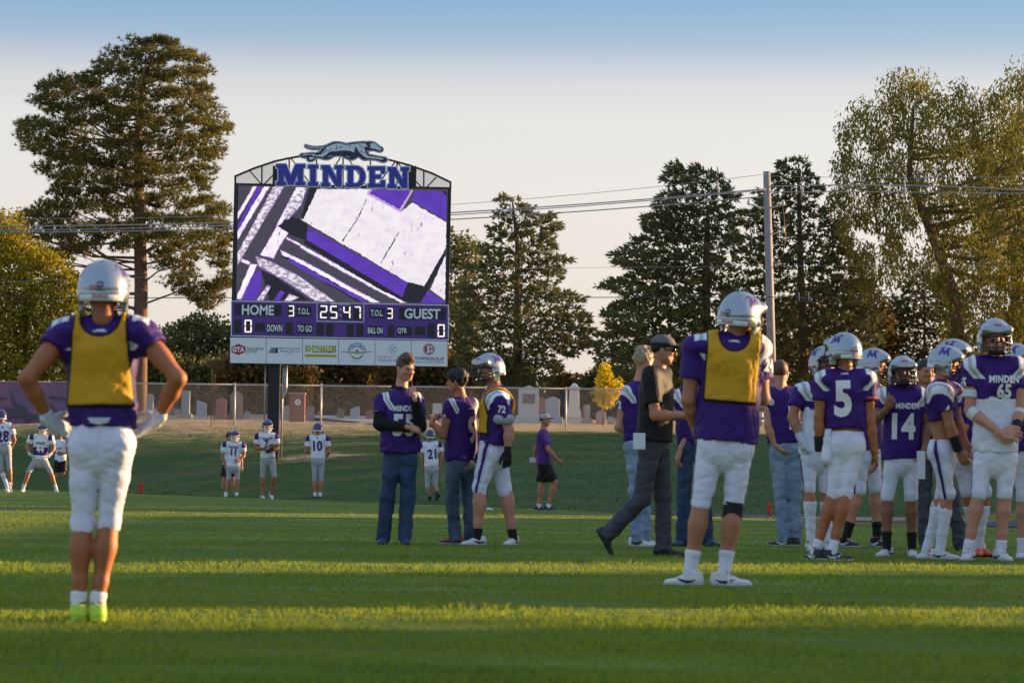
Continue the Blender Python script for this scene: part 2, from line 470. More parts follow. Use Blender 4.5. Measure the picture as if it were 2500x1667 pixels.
# ------------------------------------------------------------------ cemetery stones
def gran(name, col): return mat('granite_' + name, col, .6, .22, 38, bump=.15, bscale=60)
GR = dict(grey=gran('grey', (.30, .30, .31)), pale=gran('pale', (.52, .50, .49)), red=gran('red', (.30, .12, .10)), dark=gran('dark', (.19, .155, .14)),
          pink=gran('pink', (.42, .29, .27)), white=gran('white', (.62, .60, .58)), blue=gran('blue', (.34, .38, .44)), brown=gran('brown', (.26, .18, .15)))
def stone(px0, px1, pt_, pb, Y, kind, m, label, base=None, depth=.3):
    a_, b_ = at(px0, pb, Y), at(px1, pb, Y); tp = at((px0 + px1) / 2, pt_, Y)
    gz = float(zt((a_[0] + b_[0]) / 2, Y))
    xc = (a_[0] + b_[0]) / 2; wd = (b_[0] - a_[0]) / 2; h = tp[2] - gz
    e = empty('headstone', (xc, Y, gz), label, 'headstone', 'headstones in the cemetery')
    bh = .0
    if base:
        c0, c1, ct = base
        A, B = at(c0, pb, Y), at(c1, pb, Y); bh = at(px0, ct, Y)[2] - gz
        mb = MB(); mb.box(((A[0] + B[0]) / 2 - xc, 0, bh / 2 - .1), ((B[0] - A[0]) / 2, depth * .8, bh / 2 + .1))
        bo = mb.build('plinth', GR[m if kind != 'slant' else 'pale'], e); bv = bo.modifiers.new('b', 'BEVEL'); bv.width = .02; bv.segments = 2
    H = h - bh
    if kind == 'flat': pr = [(-wd, 0), (wd, 0), (wd, H), (-wd, H)]
    elif kind == 'round': pr = [(-wd, 0), (wd, 0)] + [(wd * math.cos(t), H - wd * .55 + wd * .55 * math.sin(t)) for t in np.linspace(0, math.pi, 9)]
    elif kind == 'slant': pr = [(-wd, 0), (wd, 0), (wd * .97, H * .82), (-wd, H)]
    elif kind == 'slantr': pr = [(-wd, 0), (wd, 0), (wd * .95, H), (wd * .3, H * .97), (-wd, H * .78)]
    elif kind == 'peak': pr = [(-wd, 0), (wd, 0), (wd, H * .86), (wd * .45, H * .93), (0, H), (-wd * .45, H * .93), (-wd, H * .86)]
    elif kind == 'serp': pr = [(-wd, 0), (wd, 0), (wd, H * .88), (wd * .6, H * .93), (wd * .25, H), (-wd * .25, H), (-wd * .6, H * .93), (-wd, H * .88)]
    if kind == 'pillar':
        mb = MB(); d = wd
        def frus(z0, z1, r0, r1):
            mb.add([(-r0, -r0, z0), (r0, -r0, z0), (r0, r0, z0), (-r0, r0, z0), (-r1, -r1, z1), (r1, -r1, z1), (r1, r1, z1), (-r1, r1, z1)], [(0, 3, 2, 1), (4, 5, 6, 7), (0, 1, 5, 4), (1, 2, 6, 5), (2, 3, 7, 6), (3, 0, 4, 7)])
        frus(bh - .01, bh + H * .22, d, d * .92); frus(bh + H * .22, bh + H * .28, d * .8, d * .76); frus(bh + H * .28, bh + H * .80, d * .74, d * .62); frus(bh + H * .80, bh + H * .88, d * .76, d * .78); frus(bh + H * .88, bh + H, d * .62, d * .16)
        so = mb.build('shaft', GR[m], e)
    else:
        mb = MB(); mb.prism(pr, -depth / 2, depth / 2, O=(0, 0, bh - .01)); so = mb.build('slab', GR[m], e)
    bv = so.modifiers.new('b', 'BEVEL'); bv.width = .018; bv.segments = 2; bv.limit_method = 'ANGLE'
    if kind in ('peak', 'serp', 'flat') and wd > .28:
        mb = MB(); mb.box((0, -depth / 2 - .004, bh + H * .55), (wd * .62, .004, H * .16)); mb.build('inscription_panel', GR['dark' if m != 'dark' else 'pink'], e)
    return e
S = stone
S(358, 374, 961, 1008, 136, 'round', 'grey', 'tall narrow grey headstone close to the pine trunk')
S(412, 427, 994, 1022, 138, 'round', 'dark', 'small dark rounded headstone left of the stepped grey pillar stone')
S(427, 439, 999, 1023, 139, 'flat', 'grey', 'low square grey headstone against the stepped grey pillar stone')
S(443, 463, 953, 1023, 136, 'flat', 'grey', 'tall thin grey pillar headstone on a stepped plinth', (438, 469, 1010))
S(480, 504, 976, 1026, 134, 'slant', 'blue', 'blue grey headstone with a slanted top on a pale plinth', (476, 509, 1017))
S(527, 552, 971, 1028, 133, 'round', 'red', 'red granite headstone with rounded top and rough base', (523, 552, 1014))
S(561, 591, 955, 1030, 133.5, 'serp', 'brown', 'tall brown granite headstone on a wide rough base', (551, 596, 1011))
S(597, 610, 1003, 1024, 135, 'round', 'grey', 'little grey headstone with rounded top beside the wide rough base')
S(690, 706, 990, 1027, 135, 'flat', 'grey', 'plain grey slab headstone left of the brick pillar')
S(748, 767, 989, 1027, 134.5, 'serp', 'brown', 'brown headstone standing right of the brick pillar')
S(823, 840, 996, 1027, 136, 'round', 'dark', 'dark narrow headstone with rounded top beyond the gravel lane')
S(855, 878, 991, 1028, 135, 'slantr', 'blue', 'bluish headstone with its top sloping up to the right')
S(893, 912, 1000, 1028, 136, 'round', 'red', 'small red headstone beyond the gravel lane')
S(1056, 1078, 984, 1032, 133, 'flat', 'pale', 'pale upright slab headstone alone near the gravel lane')
S(1265, 1315, 940, 1027, 134, 'peak', 'pale', 'large pale monument with a peaked top on a stepped base', (1259, 1319, 1014), .5)
S(1308, 1333, 967, 1027, 137, 'peak', 'red', 'dark red headstone with a peaked top behind the grey slab')
S(1331, 1366, 968, 1028, 133, 'serp', 'blue', 'broad grey blue headstone on a long low plinth', (1322, 1373, 1017))
S(1383, 1419, 935, 1026, 134, 'pillar', 'white', 'tall white pillar monument with a pyramid cap', (1379, 1422, 1019))
S(1422, 1434, 989, 1025, 137, 'flat', 'red', 'small reddish stone behind the narrow grey headstone')
S(1427, 1440, 987, 1027, 134, 'flat', 'grey', 'narrow grey headstone beside the white pillar monument', (1418, 1446, 1021))
S(1455, 1479, 1001, 1028, 134, 'peak', 'pink', 'low pinkish headstone with a peaked top beside the yellow sapling')
S(1483, 1502, 1016, 1028, 135, 'slant', 'blue', 'low blue grey marker right of the yellow sapling')
# cross marker with a little iron rail, seen past the players
q = at(1858, 1025, 134); gz = float(zt(q[0], 134)); ir = mat('iron', (.04, .035, .035), .6, .2, 20)
e = empty('iron_cross', (q[0], 134, gz), 'small dark iron cross marker in the cemetery', 'cross')
m = MB(); m.box((0, 0, .42), (.025, .025, .44)); m.build('upright', ir, e)
m = MB(); m.box((0, -.002, .6), (.17, .022, .022)); m.build('crossbar', ir, e)
# brick pillar with number disc
bk, n, p = nodemat('pillar_brick')
tcn = n.nodes.new('ShaderNodeTexCoord').outputs['Object']
mp = n.nodes.new('ShaderNodeMapping'); n.links.new(tcn, mp.inputs['Vector']); mp.inputs['Rotation'].default_value = (math.pi / 2, 0, 0)
br = n.nodes.new('ShaderNodeTexBrick'); n.links.new(mp.outputs[0], br.inputs['Vector'])
br.inputs['Color1'].default_value = (.22, .06, .04, 1); br.inputs['Color2'].default_value = (.30, .085, .055, 1); br.inputs['Mortar'].default_value = (.26, .2, .18, 1)
br.inputs['Scale'].default_value = 1.0; br.inputs['Brick Width'].default_value = .2; br.inputs['Row Height'].default_value = .068; br.inputs['Mortar Size'].default_value = .007
n.links.new(br.outputs['Color'], p.inputs['Base Color']); p.inputs['Roughness'].default_value = .9
b = n.nodes.new('ShaderNodeBump'); b.inputs['Strength'].default_value = .6; b.inputs['Distance'].default_value = .02; b.invert = True
n.links.new(br.outputs['Fac'], b.inputs['Height']); n.links.new(b.outputs[0], p.inputs['Normal'])
Yb = 130.0
A, B = at(707, 1036, Yb), at(744, 1036, Yb); tp = at(725, 962, Yb); gz = float(zt(A[0], Yb)); wd = (B[0] - A[0]) / 2
e = empty('brick_pillar', ((A[0] + B[0]) / 2, Yb, gz), 'square red brick pillar with a white disc numbered 2', 'pillar')
m = MB(); m.box((0, 0, (tp[2] - gz) / 2 - .1), (wd, wd, (tp[2] - gz) / 2 + .1)); m.build('brickwork', bk, e)
m = MB(); m.box((0, 0, tp[2] - gz + .03), (wd + .03, wd + .03, .03)); m.build('cap', mat('capstone', (.34, .28, .25), .8), e)
dz = at(726, 982, Yb)[2] - gz
m = MB(); m.prism([(.115 * math.cos(t), .115 * math.sin(t)) for t in np.linspace(0, 2 * math.pi, 24)[:-1]], -wd - .012, -wd - .002, O=(.03, 0, dz)); m.build('number_disc', mat('disc_white', (.75, .74, .72), .5), e)
PILLAR = (e, wd, dz)

# ------------------------------------------------------------------ trees
def inpoly(poly, x, y):
    ins = np.zeros(len(x), bool); n_ = len(poly); j = n_ - 1
    for i in range(n_):
        xi, yi = poly[i]; xj, yj = poly[j]
        c_ = ((yi > y) != (yj > y)) & (x < (xj - xi) * (y - yi) / (yj - yi + 1e-9) + xi)
        ins ^= c_; j = i
    return ins
def unit(v): return v / (np.linalg.norm(v, axis=-1, keepdims=True) + 1e-9)
def foliage(kind, C, R, r, count, size, AX=None):
    """leaf faces around clump centres C (N,3) with radii R (N,3)"""
    N = len(C)
    idx = np.repeat(np.arange(N), count)
    M = len(idx)
    d = unit(r.normal(size=(M, 3))); rad = r.random(M) ** .5
    off = d * rad[:, None] * R[idx]
    P = C[idx] + off
    out = unit(off / R[idx] + 1e-4)
    V = []; F = []
    hd_ = unit(C * np.array([1, 1, 0.])) if AX is None else AX
    hd_ = hd_[idx]
    if kind == 'needle':
        K = 9
        ax = unit(out * .5 + hd_ * .5 + np.array([0, 0, .6]) + r.normal(0, .25, (M, 3)))
        for k in range(K):
            dr_ = unit(ax + r.normal(0, .75, (M, 3)))
            L = size * r.uniform(.7, 1.2, M)[:, None]
            s_ = unit(np.cross(dr_, r.normal(size=(M, 3)))) * size * .10
            V.append(np.stack([P - s_, P + s_, P + dr_ * L], 1))
        V = np.concatenate(V, 0)
        F = np.arange(len(V) * 3).reshape(-1, 3)
        return V.reshape(-1, 3), F
    if kind == 'spray':
        K = 4
        ax = unit(out * .35 + hd_ * 1.0 + np.array([0, 0, .16]) + r.normal(0, .3, (M, 3)))
        for k in range(K):
            dr_ = unit(ax + r.normal(0, .38, (M, 3)))
            L = size * r.uniform(.6, 1.3, M)[:, None]
            s_ = unit(np.cross(dr_, r.normal(size=(M, 3)))) * size * r.uniform(.09, .2, M)[:, None]
            q_ = P + dr_ * L * .45
            V.append(np.stack([P, q_ - s_, P + dr_ * L, q_ + s_], 1))
        V = np.concatenate(V, 0)
        return V.reshape(-1, 3), np.arange(len(V) * 4).reshape(-1, 4)
    if kind == 'willow':
        dr_ = unit(np.array([0, 0, -1.0]) + r.normal(0, .45, (M, 3)) + out * .25)
        wdt = .17
    else:
        dr_ = unit(r.normal(size=(M, 3)) + np.array([0, 0, -.4])); wdt = .36
    L = size * r.uniform(.6, 1.3, M)[:, None]
    s_ = unit(np.cross(dr_, r.normal(size=(M, 3)))) * L * wdt
    q_ = P + dr_ * L * .45
    V = np.stack([P, q_ - s_, P + dr_ * L, q_ + s_], 1)
    return V.reshape(-1, 3), np.arange(M * 4).reshape(-1, 4)

bark = mat('bark_grey', (.12, .085, .06), .95, .3, 7, bump=.8, bscale=14)
barkr = mat('bark_warm', (.17, .105, .07), .95, .3, 7, bump=.8, bscale=14)
barkd = mat('bark_dark', (.055, .042, .033), .95, .3, 7, bump=.8, bscale=14)
def tree(name, label, cat, poly, Y, trunk, kind, lm_, bm_, spacing, layers, count, size, R, seed, tr=.3, thick=.75, nbranch=.35, group=None, dmul=1.0, holes=(), edge=0):
    """poly: crown outline as seen (photo px); trunk: [(px,py,radius m)...] bottom to top"""
    r = np.random.default_rng(seed)
    s_px = FPX / Y
    poly = [(float(a), float(b_)) for a, b_ in poly]
    xs_ = [p_[0] for p_ in poly]; ys_ = [p_[1] for p_ in poly]
    gz = None
    tb = at(trunk[0][0], trunk[0][1], Y); gz = float(zt(tb[0], Y)); tb[2] = gz - .15
    T = [tb] + [at(a, b_, Y) for a, b_, _ in trunk[1:]]
    rad = [t_[2] for t_ in trunk]
    base = np.array([tb[0], Y, gz])
    # clump centres by dart throwing in the outline, several layers of depth
    C = []
    for l_ in range(layers):
        pts = np.zeros((0, 2)); cand = np.stack([r.uniform(min(xs_), max(xs_), 6000), r.uniform(min(ys_), max(ys_), 6000)], 1)
        cand = cand[inpoly(poly, cand[:, 0], cand[:, 1])]
        for h_ in holes:
            cand = cand[~inpoly(h_, cand[:, 0], cand[:, 1])]
        acc = []
        for c_ in cand[:2500]:
            if not acc or np.min(np.sum((np.array(acc) - c_) ** 2, 1)) > spacing ** 2: acc.append(c_)
        for (px, py) in acc:
            row = [x_ for x_ in np.arange(min(xs_), max(xs_), 12.)]
            ins = inpoly(poly, np.array(row), np.full(len(row), py))
            hw = max(20, ins.sum() * 6.0) / s_px
            dd = (l_ + .5 + r.uniform(-.5, .5)) / layers * 2 - 1
            C.append((px, py, dd * hw * thick))
    C = np.array(C)
    W = np.array([at(px, py, Y) + np.array([0, dy, 0]) for px, py, dy in C])
    W[:, 0] *= (Y + C[:, 2]) / Y; W[:, 2] = CAM_H + (W[:, 2] - CAM_H) * (Y + C[:, 2]) / Y
    W[:, 2] = np.maximum(W[:, 2], gz + .25)
    if kind == 'spray' and name == 'cedar_tree':      # tiers of branches with open air between
        ang = np.arctan2(W[:, 1] - Y, W[:, 0] - base[0]); ph = (W[:, 2] - gz) / 1.05 + .45 * np.sin(ang * 2 + seed) + .22 * np.hypot(W[:, 0] - base[0], W[:, 1] - Y)
        keep = ((ph % 1.0) < .74) | (r.random(len(W)) < .22); W = W[keep]; C = C[keep]
    RR = np.array(R)[None] * r.uniform(.65, 1.35, (len(W), 1))
    zs = np.array([t_[2] for t_ in T]); TX_ = np.interp(W[:, 2], zs, [t_[0] for t_ in T])
    AX = unit(np.stack([W[:, 0] - TX_, W[:, 1] - Y, 0 * TX_], 1))
    V, F = foliage(kind, W - base, RR, r, count, size, AX)
    e = empty(name, base, label, cat, group)
    link('crown', mk(V, F, 'crown'), e, [lm_])
    m = MB(); m.tube([t_ - base for t_ in T], rad, 9); m.build('trunk', bm_, e, True)
    # main limbs leave the trunk towards far clumps; twigs join the other clumps to the nearest limb
    m = MB(); dh_ = np.hypot(W[:, 0] - TX_, W[:, 1] - Y); nodes = []
    order = np.argsort(-dh_ * r.uniform(.5, 1.0, len(W))); mains = []
    for q in order:
        if len(mains) >= int((26 + 40 * nbranch) if kind != 'willow' else 16): break
        if all(np.linalg.norm(W[q] - W[p_]) > 1.1 for p_ in mains): mains.append(q)
    for q in mains:
        c_ = W[q]; dh = dh_[q]; za = np.clip(c_[2] - dh * r.uniform(.02, .45), gz + 1.2, zs[-1] - .15)
        if c_[2] > zs[-1]: za = zs[-1] - r.uniform(.2, 2.5)
        a_ = np.array([np.interp(za, zs, [t_[k] for t_ in T]) for k in range(3)]); a_[2] = za
        m1 = a_ * .66 + c_ * .34 + np.array([0, 0, -.05 * dh]) + r.normal(0, .05 * dh, 3); m2 = a_ * .3 + c_ * .7 + r.normal(0, .05 * dh, 3)
        r0 = min(np.interp(za, zs, rad) * .55, (.014 + dh * .010) * (1.9 if kind == 'willow' else 1))
        pts = [a_, m1, m2, c_]; m.tube([q_ - base for q_ in pts], [r0, r0 * .7, r0 * .42, r0 * .15], 5, cap=False)
        nodes += [m1, m1 * .5 + m2 * .5, m2, m2 * .5 + c_ * .5]
    nodes = np.array(nodes)
    for c_ in W[r.random(len(W)) < nbranch]:
        k_ = np.argmin(np.sum((nodes - c_) ** 2, 1)); a_ = nodes[k_]; dh = np.linalg.norm(a_ - c_)
        m.tube([a_ - base, (a_ + c_) / 2 - base + r.normal(0, .08 * dh, 3), c_ - base], [.013, .010, .004], 4, cap=False)
    m.build('limbs', bm_, e, True)
    return e
L_pine = leafmat('pine_needles', (.075, .092, .034), (.26, .22, .06), .7, .3, .4)
L_ced = leafmat('cedar_foliage', (.085, .110, .050), (.22, .21, .080), .6, .22, .3)
L_wil = leafmat('willow_leaves', (.095, .115, .034), (.31, .27, .055), .8, .4, .4)
L_yel = leafmat('yellowing_leaves', (.14, .15, .024), (.50, .40, .04), .35, .42, .6)
L_dark = leafmat('dark_leaves', (.085, .105, .045), (.21, .20, .07), .35, .25, .45)
L_rust = leafmat('rusty_leaves', (.07, .07, .032), (.30, .18, .06), .45, .32, .6)
L_sap = leafmat('sapling_leaves', (.48, .38, .02), (.78, .62, .04), .8, .45, .5)
pine = [(390, 92), (440, 112), (476, 123), (490, 150), (508, 163), (500, 200), (511, 232), (520, 270), (554, 313), (530, 335), (542, 370), (515, 400), (520, 427), (515, 470), (540, 508), (545, 550), (562, 577), (556, 640), (555, 697), (520, 755), (470, 730), (420, 690), (385, 640), (370, 590), (340, 580), (320, 610), (280, 600), (240, 590), (200, 620), (150, 640), (80, 640), (20, 640), (0, 620), (30, 560), (43, 536), (100, 500), (115, 485), (149, 456), (109, 416), (132, 381), (63, 353), (46, 307), (70, 295), (110, 300), (95, 232), (115, 192), (150, 188), (184, 203), (230, 169), (275, 135), (327, 103)]
tree('pine_tree', 'tall broad crowned pine towering left of the scoreboard', 'pine tree', pine, 150, [(340, 1040, .36), (342, 900, .33), (345, 700, .30), (340, 500, .25), (338, 330, .18), (350, 200, .10), (385, 110, .04)], 'needle', L_pine, barkr, 34, 3, 48, .22, (.60, .60, .28), 1, nbranch=.5, holes=[[(450, 640), (520, 600), (530, 680), (470, 700)], [(200, 330), (240, 310), (250, 350), (210, 370)]])
tree('leafy_tree', 'yellowing leafy tree beneath the left side of the pine', 'tree', [(-60, 520), (-20, 525), (15, 520), (50, 545), (60, 580), (85, 600), (130, 620), (160, 650), (185, 680), (205, 760), (235, 790), (240, 940), (150, 1000), (-60, 1000)], 143, [(60, 1040, .16), (62, 850, .12), (60, 650, .05)], 'leaf', L_yel, bark, 25, 5, 60, .15, (.5, .5, .42), 2, nbranch=.15)
tree('dark_tree', 'dark leafy tree between the pine trunk and the scoreboard', 'tree', [(385, 850), (400, 810), (440, 790), (480, 775), (540, 790), (600, 800), (660, 860), (680, 1000), (380, 1000)], 168, [(520, 1040, .18), (520, 880, .10), (525, 800, .04)], 'leaf', L_dark, barkd, 26, 5, 75, .19, (.62, .62, .5), 3, nbranch=.15)
tree('dark_tree', 'dark leafy tree rising just behind the right edge of the scoreboard', 'tree', [(1060, 600), (1095, 560), (1125, 590), (1150, 585), (1165, 620), (1150, 700), (1165, 780), (1150, 900), (1060, 960), (980, 960), (985, 700)], 171, [(1075, 1040, .2), (1080, 800, .12), (1095, 600, .04)], 'leaf', L_dark, barkd, 28, 4, 60, .2, (.62, .62, .5), 4, nbranch=.2)
cedA = [(1232, 478), (1240, 500), (1258, 478), (1265, 500), (1298, 503), (1285, 530), (1352, 525), (1325, 548), (1368, 548), (1340, 585), (1350, 600), (1345, 625), (1392, 630), (1368, 655), (1380, 668), (1350, 700), (1390, 715), (1425, 728), (1405, 755), (1435, 775), (1430, 790), (1452, 810), (1445, 835), (1420, 850), (1390, 870), (1340, 860), (1370, 900), (1330, 935), (1260, 950), (1180, 940), (1130, 890), (1120, 860), (1140, 830), (1110, 810), (1125, 780), (1110, 745), (1140, 735), (1130, 700), (1165, 690), (1150, 650), (1190, 640), (1180, 600), (1215, 600), (1195, 560), (1225, 545), (1210, 520), (1236, 520), (1225, 490)]
tree('cedar_tree', 'slender layered cedar standing right of the scoreboard', 'cedar tree', cedA, 150, [(1262, 1040, .25), (1264, 800, .19), (1264, 600, .11), (1250, 480, .03)], 'spray', L_ced, bark, 17, 3, 10, .27, (.34, .34, .10), 5, nbranch=.45, group=None, thick=.8)
cedB = [(1630, 432), (1655, 395), (1665, 425), (1685, 425), (1705, 402), (1720, 425), (1745, 415), (1760, 440), (1775, 465), (1798, 488), (1770, 500), (1785, 560), (1800, 580), (1810, 620), (1800, 680), (1815, 760), (1830, 820), (1850, 900), (1800, 960), (1640, 965), (1520, 930), (1480, 900), (1455, 850), (1490, 800), (1480, 770), (1520, 720), (1470, 695), (1535, 680), (1545, 660), (1510, 640), (1500, 625), (1545, 600), (1560, 580), (1590, 560), (1580, 540), (1605, 500), (1620, 480), (1650, 465), (1618, 450)]
tree('cedar_tree', 'broad dark cedar with three pointed leaders and a bare grey stem', 'cedar tree', cedB, 147, [(1720, 1040, .28), (1722, 800, .22), (1726, 600, .15), (1728, 500, .05)], 'spray', L_ced, bark, 18, 4, 11, .27, (.36, .36, .12), 6, nbranch=.35, thick=.85)
cedC = [(1888, 420), (1905, 440), (1912, 395), (1928, 400), (1935, 425), (1950, 385), (1965, 395), (1968, 425), (1992, 425), (1975, 450), (1998, 455), (1990, 480), (1980, 505), (2000, 520), (2012, 505), (2020, 540), (2040, 535), (2050, 560), (2080, 600), (2110, 700), (2140, 800), (2150, 950), (1900, 965), (1830, 950), (1835, 800), (1815, 720), (1840, 640), (1810, 560), (1790, 540), (1800, 520), (1850, 510), (1845, 470), (1880, 470)]
tree('cedar_tree', 'ragged dark cedar standing behind the utility pole', 'cedar tree', cedC, 149, [(1965, 1040, .24), (1962, 850, .2), (1955, 650, .14), (1950, 480, .08), (1950, 400, .03)], 'spray', L_ced, bark, 20, 4, 10, .27, (.36, .36, .11), 7, nbranch=.45, thick=.8)
wil = [(2075, 275), (2100, 270), (2130, 285), (2155, 260), (2170, 210), (2205, 195), (2240, 192), (2275, 205), (2300, 250), (2310, 300), (2325, 240), (2350, 215), (2385, 225), (2400, 260), (2440, 230), (2465, 195), (2500, 180), (2560, 190), (2620, 300), (2640, 600), (2600, 800), (2500, 830), (2440, 800), (2400, 880), (2330, 860), (2290, 700), (2200, 650), (2150, 700), (2100, 690), (2060, 620), (2040, 545), (2030, 460), (2050, 380), (2070, 350), (2055, 310)]
tree('willow_tree', 'large golden willow with drooping foliage and several leaning stems', 'willow tree', wil, 146, [(2350, 1040, .35), (2345, 880, .30), (2330, 720, .26), (2270, 560, .20), (2220, 430, .14), (2230, 260, .06)], 'willow', L_wil, bark, 48, 3, 165, .22, (.60, .60, .85), 8, nbranch=.12, thick=.6, holes=[[(2180, 400), (2215, 380), (2230, 480), (2190, 480)], [(2200, 540), (2260, 530), (2290, 600), (2220, 610)], [(2120, 560), (2180, 560), (2180, 600), (2120, 600)]])
tree('willow_tree', 'golden willow at the end of the tree row beyond the jersey 65 player', 'willow tree', [(2380, 350), (2480, 300), (2600, 320), (2640, 600), (2600, 860), (2520, 780), (2500, 660), (2440, 700), (2370, 620)], 152, [(2445, 1040, .3), (2470, 800, .26), (2490, 650, .2), (2530, 420, .1)], 'willow', L_wil, bark, 48, 3, 165, .22, (.60, .60, .85), 9, nbranch=.12)
# understorey behind the fence
def shrub(label, poly, Y, lm_, seed, count=75, size=.25, layers=3, kind='leaf'):
    xm = sum(p_[0] for p_ in poly) / len(poly); yt = min(p_[1] for p_ in poly)
    tree('shrub', label, 'shrub', poly, Y, [(xm, 1040, .09), (xm, (1040 + yt) / 2, .06), (xm, yt + 25, .02)], kind, lm_, barkd, 25, layers, count, size, (.55, .55, .42), seed, nbranch=.12, thick=.5, group='undergrowth behind the fence')
shrub('dark rusty undergrowth beneath the scoreboard left post', [(540, 880), (620, 860), (700, 870), (760, 880), (770, 1035), (540, 1035)], 158, L_rust, 31)
shrub('dark rusty undergrowth beneath the middle of the scoreboard', [(750, 880), (830, 865), (900, 870), (950, 880), (950, 1035), (750, 1035)], 160, L_rust, 32)
shrub('dense dark undergrowth beneath the scoreboard right post', [(930, 870), (1020, 850), (1100, 870), (1160, 880), (1170, 1030), (930, 1035)], 157, L_rust, 33)
shrub('dark bush at the foot of the layered cedar', [(1150, 900), (1220, 880), (1290, 900), (1310, 1035), (1150, 1035)], 158, L_dark, 34)
shrub('low tawny bush behind the white pillar monument', [(1320, 960), (1360, 915), (1400, 930), (1450, 935), (1460, 1030), (1320, 1030)], 160, L_rust, 35)
shrub('low dark bush behind the yellow sapling', [(1430, 930), (1470, 895), (1540, 910), (1600, 900), (1620, 1030), (1430, 1030)], 156, L_dark, 36)
shrub('dark bush at the foot of the three leadered cedar', [(1600, 900), (1700, 860), (1800, 880), (1820, 1030), (1600, 1030)], 160, L_dark, 37, kind='spray', size=.24, count=34)
shrub('gold tinged cedar undergrowth behind the jersey 5 player', [(1880, 760), (1960, 720), (2060, 690), (2120, 700), (2180, 800), (2180, 1020), (1880, 1020)], 156, L_rust, 38, 20, .26, 3, 'spray')
shrub('dense dark evergreen bush behind the jersey 14 player', [(2160, 760), (2220, 700), (2300, 680), (2350, 740), (2360, 1020), (2150, 1020)], 157, L_ced, 39, 22, .26, 3, 'spray')
shrub('dark bush filling the gap below the willows', [(2340, 900), (2400, 870), (2460, 760), (2520, 760), (2600, 800), (2600, 1020), (2340, 1020)], 160, L_dark, 40)
shrub('dark undergrowth behind the pine trunk', [(240, 900), (330, 870), (420, 880), (560, 890), (560, 1030), (240, 1030)], 160, L_dark, 41)
tree('sapling', 'slim young tree with bright yellow leaves behind the fence', 'sapling', [(1468, 892), (1480, 888), (1492, 920), (1522, 940), (1515, 965), (1490, 985), (1475, 1000), (1450, 970), (1455, 930)], 132, [(1472, 1036, .03), (1474, 960, .025), (1478, 900, .01)], 'leaf', L_sap, bark, 13, 3, 20, .11, (.17, .17, .15), 10, nbranch=.3, thick=.6)

# ------------------------------------------------------------------ utility pole and lines
Yp = 137.0
pm = mat('pole_weathered', (.27, .255, .26), .7, .2, 4, bump=.2, bscale=9)
B0 = at(1884, 900, Yp); T0 = at(1872, 419, Yp); gz = float(zt(B0[0], Yp))
e = empty('utility_pole', (B0[0], Yp, gz), 'tall weathered grey utility pole carrying power lines', 'utility pole')
base = np.array([B0[0], Yp, gz])
up_ = (T0 - B0); foot = B0 + up_ * ((gz - .3 - B0[2]) / up_[2])
m = MB(); m.tube([foot - base, T0 - base], [.19, .145], 12); m.build('shaft', pm, e, True)
brk = mat('bracket_grey', (.45, .45, .47), .5, .1, 5)
for (xa_, ya_, xb_, yb_) in ((1866, 510, 1828, 498), (1868, 575, 1842, 568), (1880, 508, 1912, 500), (1882, 572, 1912, 566)):
    m = MB(); a_, b_ = at(xa_, ya_, Yp - .1), at(xb_, yb_, Yp - .4); m.tube([a_ - base, b_ - base], .03, 6); m.build('bracket', brk, e, True)
    m = MB(); m.tube([b_ - base + (0, 0, -.05), b_ - base + (0, 0, .06), b_ - base + (0, 0, .2)], [.05, .07, .03], 8); m.build('insulator', brk, e, True)
cu = mat('cable_brown', (.16, .10, .07), .6)
for pts in ([(1828, 512), (1834, 580), (1838, 630), (1862, 650)], [(1912, 505), (1918, 580), (1912, 620), (1884, 655)]):
    m = MB(); m.tube([at(a_, b_, Yp - .35) - base for a_, b_ in pts], .018, 5); m.build('jumper_cable', cu, e, True)
cabm = mat('cable_grey', (.30, .30, .33), .5, .1, 3); cabd = mat('cable_black', (.03, .03, .033), .6)
def cable(label, pts, r_, m_, Y=Yp - .3):
    P_ = [at(a_, b_, Y) for a_, b_ in pts]
    # smooth through the points
    xs_ = np.array([q_[0] for q_ in P_]); zs_ = np.array([q_[2] for q_ in P_])
    t = np.linspace(0, 1, 40); xi = xs_[0] + (xs_[-1] - xs_[0]) * t
    co = np.polyfit(xs_, zs_, min(2, len(xs_) - 1)); zi = np.polyval(co, xi)
    b_ = np.array([xi[0], Y, zi[0]])
    m = MB(); m.tube([np.array([x_, Y, z_]) - b_ for x_, z_ in zip(xi, zi)], r_, 5)
    o_ = m.build('power_line', m_, None, True, loc=b_); tag(o_, label, 'cable', 'overhead lines')
cable('thin top wire running left from the head of the utility pole', [(-40, 530), (300, 535), (570, 530), (1100, 497), (1500, 464), (1868, 428)], .011, cabm)
cable('upper thick grey cable left of the utility pole', [(-40, 553), (300, 550), (560, 541), (1100, 522), (1500, 492), (1870, 461)], .026, cabm)
cable('second thick grey cable just below the upper one, left of the pole', [(-40, 563), (300, 559), (560, 549), (1100, 527), (1500, 496), (1870, 464)], .02, cabm, Yp - .6)
cable('lower thick grey cable left of the utility pole', [(-40, 568), (300, 566), (560, 556), (1100, 540), (1500, 508), (1870, 480)], .024, cabm, Yp - .1)
cable('thin top wire running right from the head of the utility pole', [(1876, 430), (2100, 434), (2540, 430)], .010, cabm)
cable('upper thick grey cable right of the utility pole', [(1876, 457), (2000, 451), (2200, 454), (2540, 467)], .026, cabm)
cable('lower thick grey cable right of the utility pole', [(1876, 470), (2000, 468), (2200, 470), (2540, 474)], .022, cabm, Yp - .1)
cable('black communications cable crossing low in front of the trees', [(-40, 722), (560, 736), (1100, 729), (1500, 722), (1960, 718), (2540, 729)], .018, cabd, Yp - 1)
cable('faint thin wire between the two cedars', [(-40, 690), (1380, 655), (1520, 652), (2540, 650)], .007, cabm, Yp + 1)
